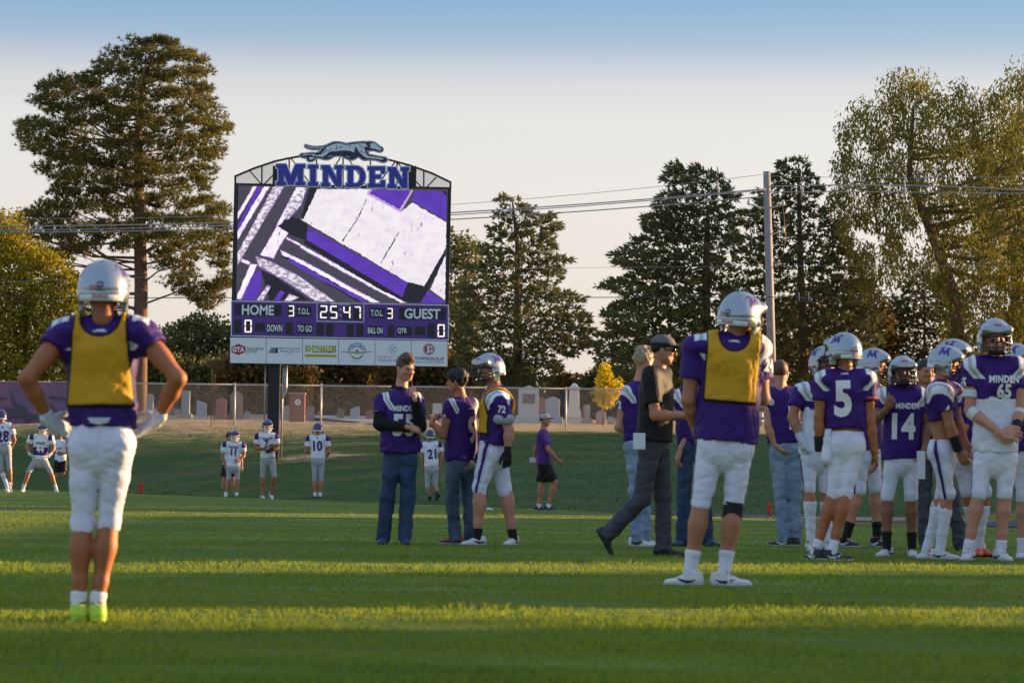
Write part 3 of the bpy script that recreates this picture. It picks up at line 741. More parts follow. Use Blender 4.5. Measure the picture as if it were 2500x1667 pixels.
# splice case hanging on the black cable
q = at(1963, 728, Yp - 1.05)
e = empty('splice_case', q, 'black cylindrical splice case hanging on the low cable', 'splice case')
m = MB(); m.tube([(-.31, 0, -.05), (-.28, 0, -.05), (.28, 0, -.05), (.31, 0, -.05)], [.06, .1, .1, .06], 10); m.build('casing', cabd, e, True)
for dx_ in (-.2, .18):
    m = MB(); m.box((dx_, 0, .06), (.012, .11, .17)); m.build('strap', brk, e)
for k, (px, py) in enumerate(((1246, 508), (1753, 455), (1958, 455), (2209, 455))):
    q = at(px, py + 8, Yp - .45); e = empty('line_spacer', q, ['grey cable spacer above the layered cedar', 'grey cable spacer in front of the three leadered cedar', 'grey cable spacer just right of the utility pole', 'grey cable spacer in front of the willow'][k], 'spacer', 'overhead lines')
    m = MB(); m.tube([(0, 0, -.3), (.02, 0, 0), (-.02, 0, .35)], [.025, .05, .02], 6); m.build('arm', brk, e, True)
    m = MB(); m.tube([(-.07, 0, .02), (.07, 0, .0)], .05, 6); m.build('clamp', brk, e, True)

# ------------------------------------------------------------------ orange pylons
def pylon(px, pyb, wpx, hpx, label):
    q = ground(px, pyb); s_ = q[1] / FPX
    e = empty('end_zone_pylon', q, label, 'pylon', 'orange end zone pylons')
    om = mat('pylon_orange', (.60, .045, .02), .6, .08, 6)
    m = MB(); w_ = wpx * s_ / 2; h_ = hpx * s_; m.box((0, 0, h_ / 2 + .02), (w_, w_, h_ / 2 - .02)); o_ = m.build('body', om, e); bv = o_.modifiers.new('b', 'BEVEL'); bv.width = .012; bv.segments = 2
    m = MB(); m.box((0, 0, .012), (w_ * .7, w_ * .7, .012)); m.build('weighted_base', cabd, e)
pylon(344, 1206, 12.5, 28, 'orange pylon at the field edge beside the player with hands on hips')
pylon(1878, 1261, 11.5, 33, 'orange pylon at the field edge beside the man in pale jeans')

# ------------------------------------------------------------------ unseen grandstands and cedars right of the frame, added to shade field and bank
stand_m = mat('stand_aluminium', (.45, .46, .48), .5, .1, 4); stand_d = mat('stand_panel', (.07, .05, .12), .7)
ta = math.tan(SUN_AZ)
def shade_stand(xc, ya, yb, H, label):
    """ya..yb: span of field (at x=0) that it shades"""
    y0_, y1_ = ya + xc * ta, yb + xc * ta
    e = empty('grandstand', (xc, (y0_ + y1_) / 2, 0), label, 'grandstand', 'bleachers along the sideline')
    L = (y1_ - y0_) / 2
    n_ = max(4, int(H / .42))
    for i in range(n_):
        z_ = (i + 1) * H / (n_ + 2)
        m = MB(); m.box((-(n_ - i) * .6, 0, z_), (.14, L, .02)); m.build('seat_plank', stand_m, e)
        m = MB(); m.box((-(n_ - i) * .6 + .3, 0, z_ - .2), (.26, L, .02)); m.build('foot_plank', stand_m, e)
    m = MB(); m.box((.25, 0, H / 2), (.04, L, H / 2)); m.build('back_panel', stand_d, e)
    for yy in np.linspace(-L + .2, L - .2, max(2, int(L))):
        m = MB(); m.box((.1, yy, H / 2 - .1), (.05, .05, H / 2 - .1)); m.build('support', stand_m, e)
STANDS = [(24, -14, 15.6, 5.6), (24, 17.9, 24.0, 4.8), (24, 26.8, 52, 4.75)]
for k, (xc, ya, yb, H) in enumerate(STANDS):
    shade_stand(xc, ya, yb, H, ['aluminium bleacher at the near end of the sideline', 'short aluminium bleacher in the middle of the sideline', 'long aluminium bleacher at the far end of the sideline'][k])
for k in range(9):  # unseen cedar row, added to throw shade over the bank
    xw = 36 + (k % 2) * 1.5; yw = 60 + k * 6.6 + xw * ta
    g_ = float(zt(xw, yw)); r = np.random.default_rng(90 + k)
    e = empty('windbreak_cedar', (xw, yw, g_), 'bushy cedar of the windbreak row beyond the bleachers', 'cedar tree', 'windbreak cedars beyond the bleachers')
    Hh = 7.2 - g_ + r.uniform(-.4, .4)
    zc = r.uniform(.3, Hh, 300); rr = 3.4 * np.sqrt(np.clip(1 - (zc / (Hh + .5)) ** 3, 0.05, 1)); a_ = r.uniform(0, 6.28, 300); q_ = rr * np.sqrt(r.random(300))
    V, F = foliage('spray', np.stack([q_ * np.cos(a_), q_ * np.sin(a_), zc], 1), np.full((300, 3), .9), r, 6, .9)
    link('crown', mk(V, F, 'crown'), e, [L_ced])
    m = MB(); m.tube([(0, 0, -.2), (0, 0, Hh * .9)], [.2, .05], 7); m.build('trunk', bark, e, True)
# ================================================================== modelling kit: distance fields meshed with surface nets
def nrm(v):
    v = np.asarray(v, float); return v / (np.linalg.norm(v) + 1e-9)
class SDF:
    def __init__(s): s.p = []; s.cuts = []; s.disp = None
    def cone(s, a, b, ra, rb, k=.02, flat=None, cuts=()):
        """tapered capsule; flat=(axis, ratio) squashes it along axis"""
        a = np.asarray(a, float); b = np.asarray(b, float); R = max(ra, rb)
        s.p.append(('c', a, b, ra, rb, k, flat, cuts, np.minimum(a, b) - R, np.maximum(a, b) + R)); return s
    def ell(s, c, r, F=None, k=.02, cuts=()):
        c = np.asarray(c, float); r = np.asarray(r, float); F = np.eye(3) if F is None else np.asarray(F, float)
        ext = np.abs(F) @ r
        s.p.append(('e', c, r, F, None, k, None, cuts, c - ext, c + ext)); return s
    def box(s, c, h, rad, F=None, k=.01, cuts=()):
        c = np.asarray(c, float); h = np.asarray(h, float); F = np.eye(3) if F is None else np.asarray(F, float)
        ext = np.abs(F) @ (h + rad)
        s.p.append(('b', c, h, F, rad, k, None, cuts, c - ext, c + ext)); return s
    def _d(s, q, P):
        t = q[0]
        if t == 'c':
            a, b, ra, rb = q[1], q[2], q[3], q[4]
            x = P - a; ba = b - a
            if q[6] is not None:
                n_, ratio = q[6]
                x = x + (x @ n_)[..., None] * n_ * (1 / ratio - 1)
            h = np.clip((x @ ba) / (ba @ ba + 1e-12), 0, 1)
            d = np.sqrt(np.sum((x - h[..., None] * ba) ** 2, -1)) - (ra + (rb - ra) * h)
            if q[6] is not None: d = d * (.5 + .5 * q[6][1])
        elif t == 'e':
            x = (P - q[1]) @ q[3]
            k0 = np.sqrt(np.sum((x / q[2]) ** 2, -1)); k1 = np.sqrt(np.sum((x / q[2] ** 2) ** 2, -1)) + 1e-9
            d = k0 * (k0 - 1) / k1
        else:
            x = np.abs((P - q[1]) @ q[3]) - q[2]
            d = np.sqrt(np.sum(np.maximum(x, 0) ** 2, -1)) + np.minimum(np.max(x, -1), 0) - q[4]
        for (c_, n_) in q[7]:
            d = np.maximum(d, (P - c_) @ n_)
        return d
    def ev(s, P):
        v = np.full(P.shape[:-1], 1.0)
        for q in s.p:
            d = s._d(q, P); k = q[5]
            h = np.maximum(k - np.abs(v - d), 0) / k
            v = np.minimum(v, d) - h * h * k * .25
        return s.fin(v, P)
    def fin(s, v, P):
        if s.disp is not None: v = v + s.disp(P)
        for c in s.cuts: v = np.maximum(v, c(P))
        return v
    def mesh(s, g, pad=.03, newton=2):
        lo = np.min([q[8] for q in s.p], 0) - pad; hi = np.max([q[9] for q in s.p], 0) + pad
        n = np.maximum(np.ceil((hi - lo) / g).astype(int) + 1, 4)
        ax = [lo[i] + g * np.arange(n[i]) for i in range(3)]
        V = np.full(n, 1.0)
        for q in s.p:
            m = max(3 * g, q[5]) + pad
            sl = []
            for i in range(3):
                a = max(0, int((q[8][i] - m - lo[i]) / g)); b = min(n[i], int((q[9][i] + m - lo[i]) / g) + 2)
                sl.append(slice(a, max(b, a + 1)))
            sl = tuple(sl)
            P = np.stack(np.meshgrid(*[ax[i][sl[i]] for i in range(3)], indexing='ij'), -1)
            d = s._d(q, P); k = q[5]; v = V[sl]
            h = np.maximum(k - np.abs(v - d), 0) / k
            V[sl] = np.minimum(v, d) - h * h * k * .25
        if s.disp is not None or s.cuts:
            near = np.abs(V) < .12
            idx = np.argwhere(V < .08)
            P = lo + idx * g
            V[tuple(idx.T)] = s.fin(V[tuple(idx.T)], P)
        V[0] = V[-1] = 1; V[:, 0] = V[:, -1] = 1; V[:, :, 0] = V[:, :, -1] = 1
        vs, fs = snet(V)
        if not len(vs): return np.zeros((0, 3)), np.zeros((0, 4), int)
        W = lo + vs * g
        for _ in range(newton):
            f = s.ev(W); e = g * .25; G = np.zeros_like(W)
            for i in range(3):
                D = np.zeros(3); D[i] = e
                G[:, i] = (s.ev(W + D) - s.ev(W - D)) / (2 * e)
            g2 = np.sum(G * G, -1)
            st = np.clip(f / np.maximum(g2, .15), -g * .6, g * .6)
            W = W - st[:, None] * G
        return W, fs
EDG = [(0,1),(2,3),(4,5),(6,7),(0,2),(1,3),(4,6),(5,7),(0,4),(1,5),(2,6),(3,7)]
def snet(V):
    S = V < 0
    nx, ny, nz = V.shape
    c = np.zeros((nx-1, ny-1, nz-1), np.int8)
    for dx in (0, 1):
        for dy in (0, 1):
            for dz in (0, 1):
                c += S[dx:nx-1+dx, dy:ny-1+dy, dz:nz-1+dz]
    act = (c > 0) & (c < 8)
    I = np.argwhere(act)
    if not len(I): return np.zeros((0, 3)), np.zeros((0, 4), int)
    idm = np.full(act.shape, -1, np.int64); idm[act] = np.arange(len(I))
    cor = np.array([(k & 1, (k >> 1) & 1, (k >> 2) & 1) for k in range(8)])
    val = np.stack([V[tuple((I + q).T)] for q in cor], 1)
    acc = np.zeros((len(I), 3)); cnt = np.zeros(len(I))
    for a, b in EDG:
        va, vb = val[:, a], val[:, b]; m = (va < 0) != (vb < 0)
        t = np.where(m, va / np.where(m, va - vb, 1), 0)
        acc += m[:, None] * (cor[a] + t[:, None] * (cor[b] - cor[a])); cnt += m
    P = I + acc / cnt[:, None]
    F = []
    for axx in range(3):
        o1, o2 = [(1, 2), (2, 0), (0, 1)][axx]
        sl0 = [slice(None)] * 3; sl1 = [slice(None)] * 3; sl0[axx] = slice(0, -1); sl1[axx] = slice(1, None)
        A, B = S[tuple(sl0)], S[tuple(sl1)]
        E = np.argwhere(A != B)
        E = E[(E[:, o1] >= 1) & (E[:, o2] >= 1)]
        sgn = A[tuple(E.T)]
        d1 = np.zeros(3, int); d1[o1] = 1; d2 = np.zeros(3, int); d2[o2] = 1
        lim = np.array(idm.shape)
        ok = np.all(E < lim, 1); E = E[ok]; sgn = sgn[ok]
        q = np.stack([idm[tuple((E - d1 - d2).T)], idm[tuple((E - d2).T)], idm[tuple(E.T)], idm[tuple((E - d1).T)]], 1)
        q = np.where(sgn[:, None], q, q[:, ::-1])
        F.append(q[np.all(q >= 0, 1)])
    return P, np.concatenate(F)
def wrinkle(amp, freq, seed, ani=(1, 1, 1)):
    r = np.random.default_rng(seed); K = []
    for i in range(5):
        k = nrm(r.normal(size=3) * np.array(ani)) * freq * r.uniform(.6, 1.7); m = nrm(r.normal(size=3)) * freq * r.uniform(.3, .8)
        K.append((k, m, r.uniform(0, 6.28), r.uniform(0, 6.28)))
    def f(P):
        o = 0
        for k, m, a, b in K:
            q_ = np.sin(P @ k + a + 1.6 * np.sin(P @ m + b))
            o = o + .55 * q_ + 1.5 * (1 - np.abs(q_)) ** 4
        return (o - .5) * amp / 3
    return f
def frame(f, u):
    """columns: right, forward, up"""
    f = nrm(f); x = nrm(np.cross(f, u)); z = np.cross(x, f); return np.stack([x, f, z], 1)

# ------------------------------------------------------------------ 2-D letters and marks
def text2d(s, size=1.0, bold=.02, xs=1.0, space=1.0):
    cu = bpy.data.curves.new('t', 'FONT'); cu.body = s; cu.size = 1.0; cu.offset = bold; cu.align_x = 'CENTER'; cu.resolution_u = 3; cu.space_character = space
    ob = bpy.data.objects.new('t', cu)
    me = bpy.data.meshes.new_from_object(ob)
    v = np.array([q.co[:2] for q in me.vertices]) if len(me.vertices) else np.zeros((0, 2))
    me.calc_loop_triangles()
    f = [tuple(t.vertices) for t in me.loop_triangles]
    bpy.data.objects.remove(ob); bpy.data.curves.remove(cu); bpy.data.meshes.remove(me)
    if len(v):
        h = v[:, 1].max() - v[:, 1].min()
        v = v - np.array([(v[:, 0].max() + v[:, 0].min()) / 2, (v[:, 1].max() + v[:, 1].min()) / 2])
        v = v / h * size; v[:, 0] *= xs
    return v, f
def shape2d(poly):
    t = tessellate_polygon([[Vector((p[0], p[1], 0)) for p in poly]])
    return np.array(poly, float), [tuple(q) for q in t]
def join2d(L):
    V = []; F = []; b = 0
    for v, f in L:
        V.append(np.asarray(v)); F += [tuple(i + b for i in q) for q in f]; b += len(v)
    return np.concatenate(V), F
def subdiv2d(vf, step):
    v, f = vf
    bm = bmesh.new()
    vs = [bm.verts.new((x, y, 0)) for x, y in v]
    for q in f:
        try: bm.faces.new([vs[i] for i in q])
        except ValueError: pass
    for ax in (0, 1):
        a, b = v[:, ax].min(), v[:, ax].max()
        for c in np.arange(a + step, b, step):
            co = [0, 0, 0]; no = [0, 0, 0]; co[ax] = c; no[ax] = 1
            bmesh.ops.bisect_plane(bm, geom=bm.verts[:] + bm.edges[:] + bm.faces[:], plane_co=co, plane_no=no)
    bm.verts.index_update()
    V = np.array([q.co[:2] for q in bm.verts]); F = [tuple(q.index for q in p.verts) for p in bm.faces]
    bm.free()
    return V, F
def decal(name, vf, bvh, O, X, U, N, m, parent, off=.004, step=.02):
    """press a flat mark onto a surface: O centre, X right, U up, N outward"""
    v, f = subdiv2d(vf, step)
    O, X, U, N = (np.asarray(q, float) for q in (O, X, U, N))
    W = []; ok = []
    for x, y in v:
        s = O + X * x + U * y + N * .45
        h = bvh.ray_cast(Vector(s), Vector(-N), .9)
        if h[0] is None: W.append((0, 0, 0)); ok.append(False)
        else: W.append(tuple(Vector(h[0]) + Vector(N) * off)); ok.append(True)
    F = [q for q in f if all(ok[i] for i in q)]
    if not F: return None
    used = sorted({i for q in F for i in q}); mp = {a: b for b, a in enumerate(used)}
    me = bpy.data.meshes.new(name); me.from_pydata([W[i] for i in used], [], [tuple(mp[i] for i in q) for q in F]); me.update()
    nv = Vector(N)
    if sum((p.normal.dot(nv) > 0) for p in me.polygons) < len(me.polygons) / 2: me.flip_normals()
    return link(name, me, parent, [m])
DIG = {}
def digits(s):
    if s not in DIG: DIG[s] = text2d(s, 1.0, .045, .78, 1.08)
    return DIG[s]
# running dog mark (traced outline, in its own units)
DOG = [(285,145),(340,165),(400,178),(480,180),(560,172),(620,155),(680,125),(740,103),(810,105),(860,112),(930,132),(1000,120),(1080,108),(1150,105),(1200,98),(1250,103),(1310,97),(1360,105),(1400,120),(1430,145),(1460,172),(1500,190),(1520,215),(1510,240),(1480,255),(1440,250),(1400,235),(1360,230),(1310,230),(1270,225),(1265,240),(1275,280),(1300,305),(1380,320),(1470,340),(1560,350),(1590,375),(1575,405),(1530,420),(1480,410),(1450,395),(1380,380),(1280,378),(1220,385),(1180,370),(1150,340),(1120,330),(1090,355),(1040,380),(980,378),(920,350),(870,325),(800,315),(740,320),(700,345),(640,375),(580,375),(540,360),(480,350),(430,352),(425,385),(390,405),(340,410),(310,390),(305,350),(270,350),(210,335),(195,310),(215,290),(280,290),(340,280),(400,275),(430,285),(470,270),(510,265),(530,230),(560,210),(480,212),(400,215),(330,200),(290,185),(268,165)]
def dog2d(w=1.0):
    return shape2d([((x - 890) / 1400 * w, -(y - 260) / 1400 * w) for x, y in DOG])

# ------------------------------------------------------------------ canonical head, hands, shoes, helmet (metres, x right, y forward, z up)
def head_sdf():
    s = SDF()
    s.ell((0, -.012, .035), (.077, .098, .092), k=.03)
    s.ell((0, .012, -.03), (.066, .078, .085), k=.03)
    s.cone((-.03, .05, -.088), (.03, .05, -.088), .026, .026, k=.03)
    s.cone((0, .088, .012), (0, .108, -.028), .009, .015, k=.016)
    s.cone((-.035, .078, .027), (.035, .078, .027), .012, .012, k=.02)
    s.cone((-.016, .080, -.058), (.016, .080, -.058), .0075, .0075, k=.012)
    for sg in (-1, 1):
        s.ell((sg * .042, .066, -.02), (.022, .02, .018), k=.02)
        s.ell((sg * .079, -.008, -.005), (.011, .02, .032), k=.008)
        s.ell((sg * .061, .01, -.05), (.016, .04, .035), k=.03)
    s.cone((0, -.02, -.06), (0, -.03, -.17), .055, .056, k=.03)
    base = s.ev
    def eye(P):
        d = np.minimum(np.linalg.norm(P - np.array([.031, .096, .006]), axis=-1), np.linalg.norm(P - np.array([-.031, .096, .006]), axis=-1)) - .016
        return -d
    s.cuts = [eye]
    return s
CAN = {}
def canon(key, fn, g):
    if key not in CAN: CAN[key] = fn().mesh(g, .012)
    return CAN[key]
HEAD = canon('head', head_sdf, .0085); HEAD_F = canon('head_f', head_sdf, .013)
def hand_sdf(curl=(.35, .45, .35), spread=.06, thumb=.5, fat=1.0):
    s = SDF()
    s.cone((0, -.035, 0), (0, .02, 0), .028 * fat, .03 * fat, k=.02, flat=(np.array([0, 0, 1.]), .72))
    s.box((0, .055, 0), (.028, .03, .004), .0115 * fat, k=.015)
    for i, (x, L, r) in enumerate(((-.03, .9, .0092), (-.010, 1.0, .0095), (.011, .95, .009), (.030, .76, .0078))):
        p = np.array([x, .092 - abs(x) * .15, 0]); a = 0; yaw = (i - 1.5) * spread
        for j, l in enumerate((.044 * L, .030 * L, .022 * L)):
            a += curl[j] * (1 + .12 * i)
            d = np.array([math.sin(yaw) * math.cos(a), math.cos(yaw) * math.cos(a), -math.sin(a)])
            q = p + d * l; s.cone(p, q, r * fat * (1 - .08 * j), r * fat * (.95 - .1 * j), k=.003 if j else .008); p = q
    a = thumb
    p0 = np.array([-.028, .022, -.006]); p1 = p0 + np.array([-math.sin(a) * .045, math.cos(a) * .04, -.012]); p2 = p1 + np.array([-math.sin(a * .5) * .034, math.cos(a * .5) * .034, -.008]); p3 = p2 + np.array([-.002, .026, -.006])
    s.cone(p0, p1, .016 * fat, .0125 * fat, k=.014).cone(p1, p2, .012 * fat, .0105 * fat, k=.004).cone(p2, p3, .0105 * fat, .0085 * fat, k=.004)
    return s
HP = dict(relax=((.35, .5, .35), .05, .55), hip=((.15, .2, .15), .12, .8), fist=((1.1, 1.5, 1.0), .0, .25), hold=((.45, .55, .4), .12, .7), flat=((.1, .12, .1), .04, .4), grip=((.8, 1.0, .6), .02, .5))
def hand_mesh(pose, glove=False, far=False):
    key = (pose, glove, far)
    if key not in CAN: CAN[key] = hand_sdf(*HP[pose], fat=1.17 if glove else 1.0).mesh(.0105 if far else .0068, .012)
    return CAN[key]
def shoe_sdf():
    s = SDF(); Fz = np.array([0, 0, 1.])
    s.cone((0, -.045, .044), (0, .06, .040), .041, .040, k=.03)
    s.cone((0, .06, .034), (.002, .170, .022), .042, .032, k=.03, flat=(Fz, .8))
    s.cone((0, -.035, .05), (0, -.03, .105), .044, .046, k=.03)
    s.cuts = [lambda P: -(P[..., 2] - .012), lambda P: P[..., 2] - .105 + .15 * np.clip(P[..., 1] - .02, 0, 1)]
    return s
def sole_sdf():
    s = SDF(); Fz = np.array([0, 0, 1.])
    s.cone((0, -.045, .02), (0, .06, .02), .044, .043, k=.03); s.cone((0, .06, .02), (.002, .174, .02), .044, .036, k=.03)
    s.cuts = [lambda P: P[..., 2] - .021 - .05 * np.clip(P[..., 1] - .12, 0, .1) - .01 * (P[..., 1] < -.02), lambda P: -P[..., 2]]
    return s
SHOE = canon('shoe', shoe_sdf, .010); SOLE = canon('sole', sole_sdf, .011); SHOE_F = canon('shoe_f', shoe_sdf, .016); SOLE_F = canon('sole_f', sole_sdf, .016)
def helmet_sdf():
    s = SDF()
    s.ell((0, -.005, .012), (.122, .148, .130), k=.02)
    s.ell((0, -.045, -.035), (.116, .105, .095), k=.04)
    for sg in (-1, 1):
        s.box((sg * .098, .022, -.085), (.004, .045, .042), .014, k=.03)
    s.cone((-.085, .1, .055), (.085, .1, .055), .03, .03, k=.04)
    inner = lambda P: -(np.sqrt(np.sum(((P - np.array([0, -.005, -.01])) / np.array([.104, .130, .118])) ** 2, -1)) - 1) * .1
    def face(P):   # opening for the face
        x, y, z = P[..., 0], P[..., 1], P[..., 2]
        a = y - .048 + .12 * np.clip(-z - .05, 0, 1); b = .028 - z - .25 * np.clip(np.abs(x) - .05, 0, 1)
        return np.minimum(a, b)
    def under(P):  # hollow below
        return np.minimum(.095 - np.abs(P[..., 0]), np.minimum(-.05 - P[..., 2], P[..., 1] + .115))
    def grooves(P):
        z = P[..., 2]; y = P[..., 1]; x = P[..., 0]
        r1 = np.abs(z + .02 - .08 * np.abs(x)) + 1.0 * np.clip(y + .045, 0, 1)         # rear shelf line
        r2 = np.abs(np.abs(x) - .062 - .25 * (z - .1)) + np.clip(.05 - z, 0, 1) + np.clip(np.abs(y + .03) - .07, 0, 1)  # top vents
        r3 = np.sqrt((y - .012) ** 2 + (z + .052) ** 2) - .016                           # ear hole
        r4 = np.abs(z - .075 + .9 * np.clip(y - .06, 0, 1)) + np.clip(.05 - y, 0, 1) + np.clip(np.abs(x) - .07, 0, 1)
        return np.maximum(.0065 - r1, 0) * .7 + np.maximum(.006 - r2, 0) * 1.0 + np.where(r3 < 0, .012, 0) + np.maximum(.004 - r4, 0)
    s.disp = grooves
    s.cuts = [inner, face, under, lambda P: -(P[..., 2] + .118 + .25 * np.clip(-P[..., 1] - .02, 0, 1) * 0 - .05 * (P[..., 1] < -.03))]
    return s
HELM_N = canon('helmet', helmet_sdf, .0082); HELM_F = canon('helmet_f', helmet_sdf, .012)
def mask_mesh():
    m = MB()
    def arc(z, yf, xs, ys, zs=None, n=9):
        zs = z if zs is None else zs
        pts = []
        for t in np.linspace(-1, 1, n):
            k = 1 - abs(t) ** 2.4
            pts.append((t * xs, ys + (yf - ys) * k, zs + (z - zs) * k))
        m.tube(pts, .0062, 6)
    arc(.004, .175, .118, .065, .02); arc(-.035, .192, .112, .06, -.05); arc(-.075, .196, .106, .055, -.075); arc(-.108, .186, .095, .055, -.095)
    for x in (-.028, .028):
        m.tube([(x, .188, -.035), (x, .195, -.075), (x * .8, .184, -.108)], .006, 6)
    for x in (-.07, .07):
        m.tube([(x, .13, .012), (x * .96, .160, -.04), (x * .9, .165, -.078), (x * .8, .150, -.104)], .006, 6)
    return m.mesh('facemask', True)
MASK = mask_mesh()
def bumper_mesh():
    m = MB(); N = 17; V = []
    for i in range(N):
        a = math.pi * (1.16 + .68 * i / (N - 1))
        for z, r in ((-.066, 1.0), (-.062, 1.035), (-.036, 1.045), (-.031, 1.0)):
            V.append((.117 * r * math.cos(a), -.038 + .114 * r * math.sin(a), z))
    F = [(i*4+k, (i+1)*4+k, (i+1)*4+k+1, i*4+k+1) for i in range(N-1) for k in range(3)]
    m.add(V, F); return m.mesh('bumper', True)
BUMP = bumper_mesh()
def hair_sdf(style):
    s = SDF()
    if style == 'crop':
        s.ell((0, -.016, .042), (.083, .1, .094), k=.02); disp = .003
        cut = lambda P: np.clip(.052 + 1.05 * (P[..., 1] - .05), -.062, .055) - P[..., 2]
    elif style == 'messy':
        s.ell((0, -.012, .044), (.083, .101, .095), k=.02); s.ell((.012, .045, .11), (.058, .055, .04), k=.03); s.ell((-.02, -.02, .125), (.055, .07, .035), k=.03); disp = .009
        cut = lambda P: np.clip(.056 + 1.05 * (P[..., 1] - .06), -.062, .06) - P[..., 2]
    else:  # mop
        s.ell((0, -.015, .035), (.095, .115, .112), k=.02); s.ell((0, .06, .06), (.07, .05, .05), k=.03); disp = .013
        cut = lambda P: np.clip(.03 + 1.2 * (P[..., 1] - .07), -.075, .03) - P[..., 2]
    w1 = wrinkle(disp, 90, 5, (1, 1, .35)); w2 = wrinkle(disp * .6, 220, 9)
    s.disp = lambda P: w1(P) + w2(P); s.cuts = [cut]
    return s
def canon_mesh(key, vf, smooth=True):
    if ('me', key) not in CAN:
        CAN[('me', key)] = mk(vf[0], vf[1], key, smooth)
    return CAN[('me', key)].copy()
# ================================================================== people: materials
def mth(n, op, a, b=None, c=None):
    q = n.nodes.new('ShaderNodeMath'); q.operation = op
    for i, v in enumerate((a, b, c)):
        if v is None: continue
        if isinstance(v, (int, float)): q.inputs[i].default_value = v
        else: n.links.new(v, q.inputs[i])
    return q.outputs[0]
def band(n, x, a, b):
    return mth(n, 'MULTIPLY', mth(n, 'GREATER_THAN', x, a), mth(n, 'LESS_THAN', x, b))
def cloth(name, base, marks=None, rough=.62, folds=.55, attr='lco', mesh_scale=260, sheen=0, slant=0.0, front=False):
    m, n, p = nodemat(name)
    tcn = n.nodes.new('ShaderNodeTexCoord').outputs['Object']
    c = mixc(n, rampf(n, noise(n, tcn, 7, 5), .25, .75), tuple(np.array(base) * .86), tuple(np.clip(np.array(base) * 1.1, 0, 1)))
    if marks:
        a = n.nodes.new('ShaderNodeAttribute'); a.attribute_name = attr
        sp = n.nodes.new('ShaderNodeSeparateXYZ'); n.links.new(a.outputs['Vector'], sp.inputs[0])
        ax = mth(n, 'ABSOLUTE', sp.outputs[0])
        if attr == 'lco': ax = mth(n, 'ADD', ax, mth(n, 'MULTIPLY', mth(n, 'MAXIMUM', mth(n, 'MULTIPLY', sp.outputs[2], -1.0), 0.0), slant))
        for (x0, x1, z0, z1, col) in marks:
            f = mth(n, 'MULTIPLY', band(n, ax, x0, x1), band(n, sp.outputs[2], z0, z1))
            if front: f = mth(n, 'MULTIPLY', f, mth(n, 'GREATER_THAN', sp.outputs[1], -.10))
            c = mixc(n, f, c, col)
    n.links.new(c, p.inputs['Base Color']); p.inputs['Roughness'].default_value = rough
    p.inputs['Sheen Weight'].default_value = sheen; p.inputs['Specular IOR Level'].default_value = .3
    b = n.nodes.new('ShaderNodeBump'); b.inputs['Strength'].default_value = folds; b.inputs['Distance'].default_value = .02
    n.links.new(noise(n, tcn, 16, 3, (1, 1, .6)), b.inputs['Height'])
    b2 = n.nodes.new('ShaderNodeBump'); b2.inputs['Strength'].default_value = .12; b2.inputs['Distance'].default_value = .004
    n.links.new(noise(n, tcn, mesh_scale, 2), b2.inputs['Height']); n.links.new(b.outputs[0], b2.inputs['Normal'])
    n.links.new(b2.outputs[0], p.inputs['Normal'])
    return m
PUR = (.042, .008, .150); WHT = (.78, .78, .80); SIL = (.42, .44, .48)
stripes = [(.165, .195, -.085, 1, WHT), (.195, .222, -.085, 1, SIL), (.222, .252, -.085, 1, WHT)]
M_home = cloth('purple_jersey', PUR, stripes, slant=.85, front=True)
M_homeL = cloth('purple_jersey_loose', PUR, [(.138, .158, -.10, 1, WHT), (.158, .177, -.10, 1, SIL), (.177, .197, -.10, 1, WHT)], slant=.6, front=True)
M_away = cloth('white_jersey', (.80, .80, .86), [(.195, .30, -.055, 1, PUR)])
M_awayP = cloth('white_purple_jersey', (.80, .80, .86), [(.195, .30, -.055, 1, PUR), (0, .2, -.46, -.245, PUR)])
M_tee = cloth('purple_tee', (.085, .018, .18)); M_polo = cloth('black_polo', (.006, .006, .007), sheen=0); M_hood = cloth('black_hoodie', (.012, .012, .014), rough=.9)
M_wshirt = cloth('white_undershirt', (.76, .76, .86)); M_bib = cloth('yellow_pinnie', (.66, .34, .012), rough=.7)
def smudge(m):
    n = m.node_tree; p = n.nodes['Principled BSDF']; src = p.inputs['Base Color'].links[0].from_socket
    tcn = n.nodes.new('ShaderNodeTexCoord').outputs['Object']
    n.links.new(mixc(n, rampf(n, noise(n, tcn, 5.5, 5, (1, 1, 1.6)), .56, .86), src, (.26, .12, .012)), p.inputs['Base Color'])
smudge(M_bib); M_trim = cloth('black_binding', (.012, .012, .015))
M_pants = cloth('white_pants', (.76, .755, .87), [(0, .017, -9, 9, PUR), (.017, .024, -9, 9, WHT), (.024, .029, -9, 9, (.3, .3, .38))], attr='st')
M_pantsP = cloth('plain_white_pants', (.76, .755, .87)); M_gpants = cloth('grey_pants', (.40, .40, .43))
def denim(name, a, b_):
    m, n, p = nodemat(name)
    tcn = n.nodes.new('ShaderNodeTexCoord').outputs['Object']
    c = mixc(n, rampf(n, noise(n, tcn, 5, 4, (1, 1, .5)), .35, .68), a, b_)
    n.links.new(c, p.inputs['Base Color']); p.inputs['Roughness'].default_value = .85
    b = n.nodes.new('ShaderNodeBump'); b.inputs['Strength'].default_value = .5; b.inputs['Distance'].default_value = .02
    n.links.new(noise(n, tcn, 14, 4), b.inputs['Height']); n.links.new(b.outputs[0], p.inputs['Normal'])
    return m
M_jeanD = denim('dark_denim', (.018, .035, .085), (.045, .075, .15)); M_jeanM = denim('mid_denim', (.035, .06, .11), (.11, .16, .22)); M_jeanL = denim('light_denim', (.16, .24, .36), (.32, .41, .52))
M_slack = cloth('grey_slacks', (.055, .058, .068)); M_black = cloth('black_shorts', (.012, .012, .014)); M_sockW = cloth('white_sock', (.76, .76, .84)); M_sockB = cloth('black_sock', (.010, .010, .011), sheen=0)
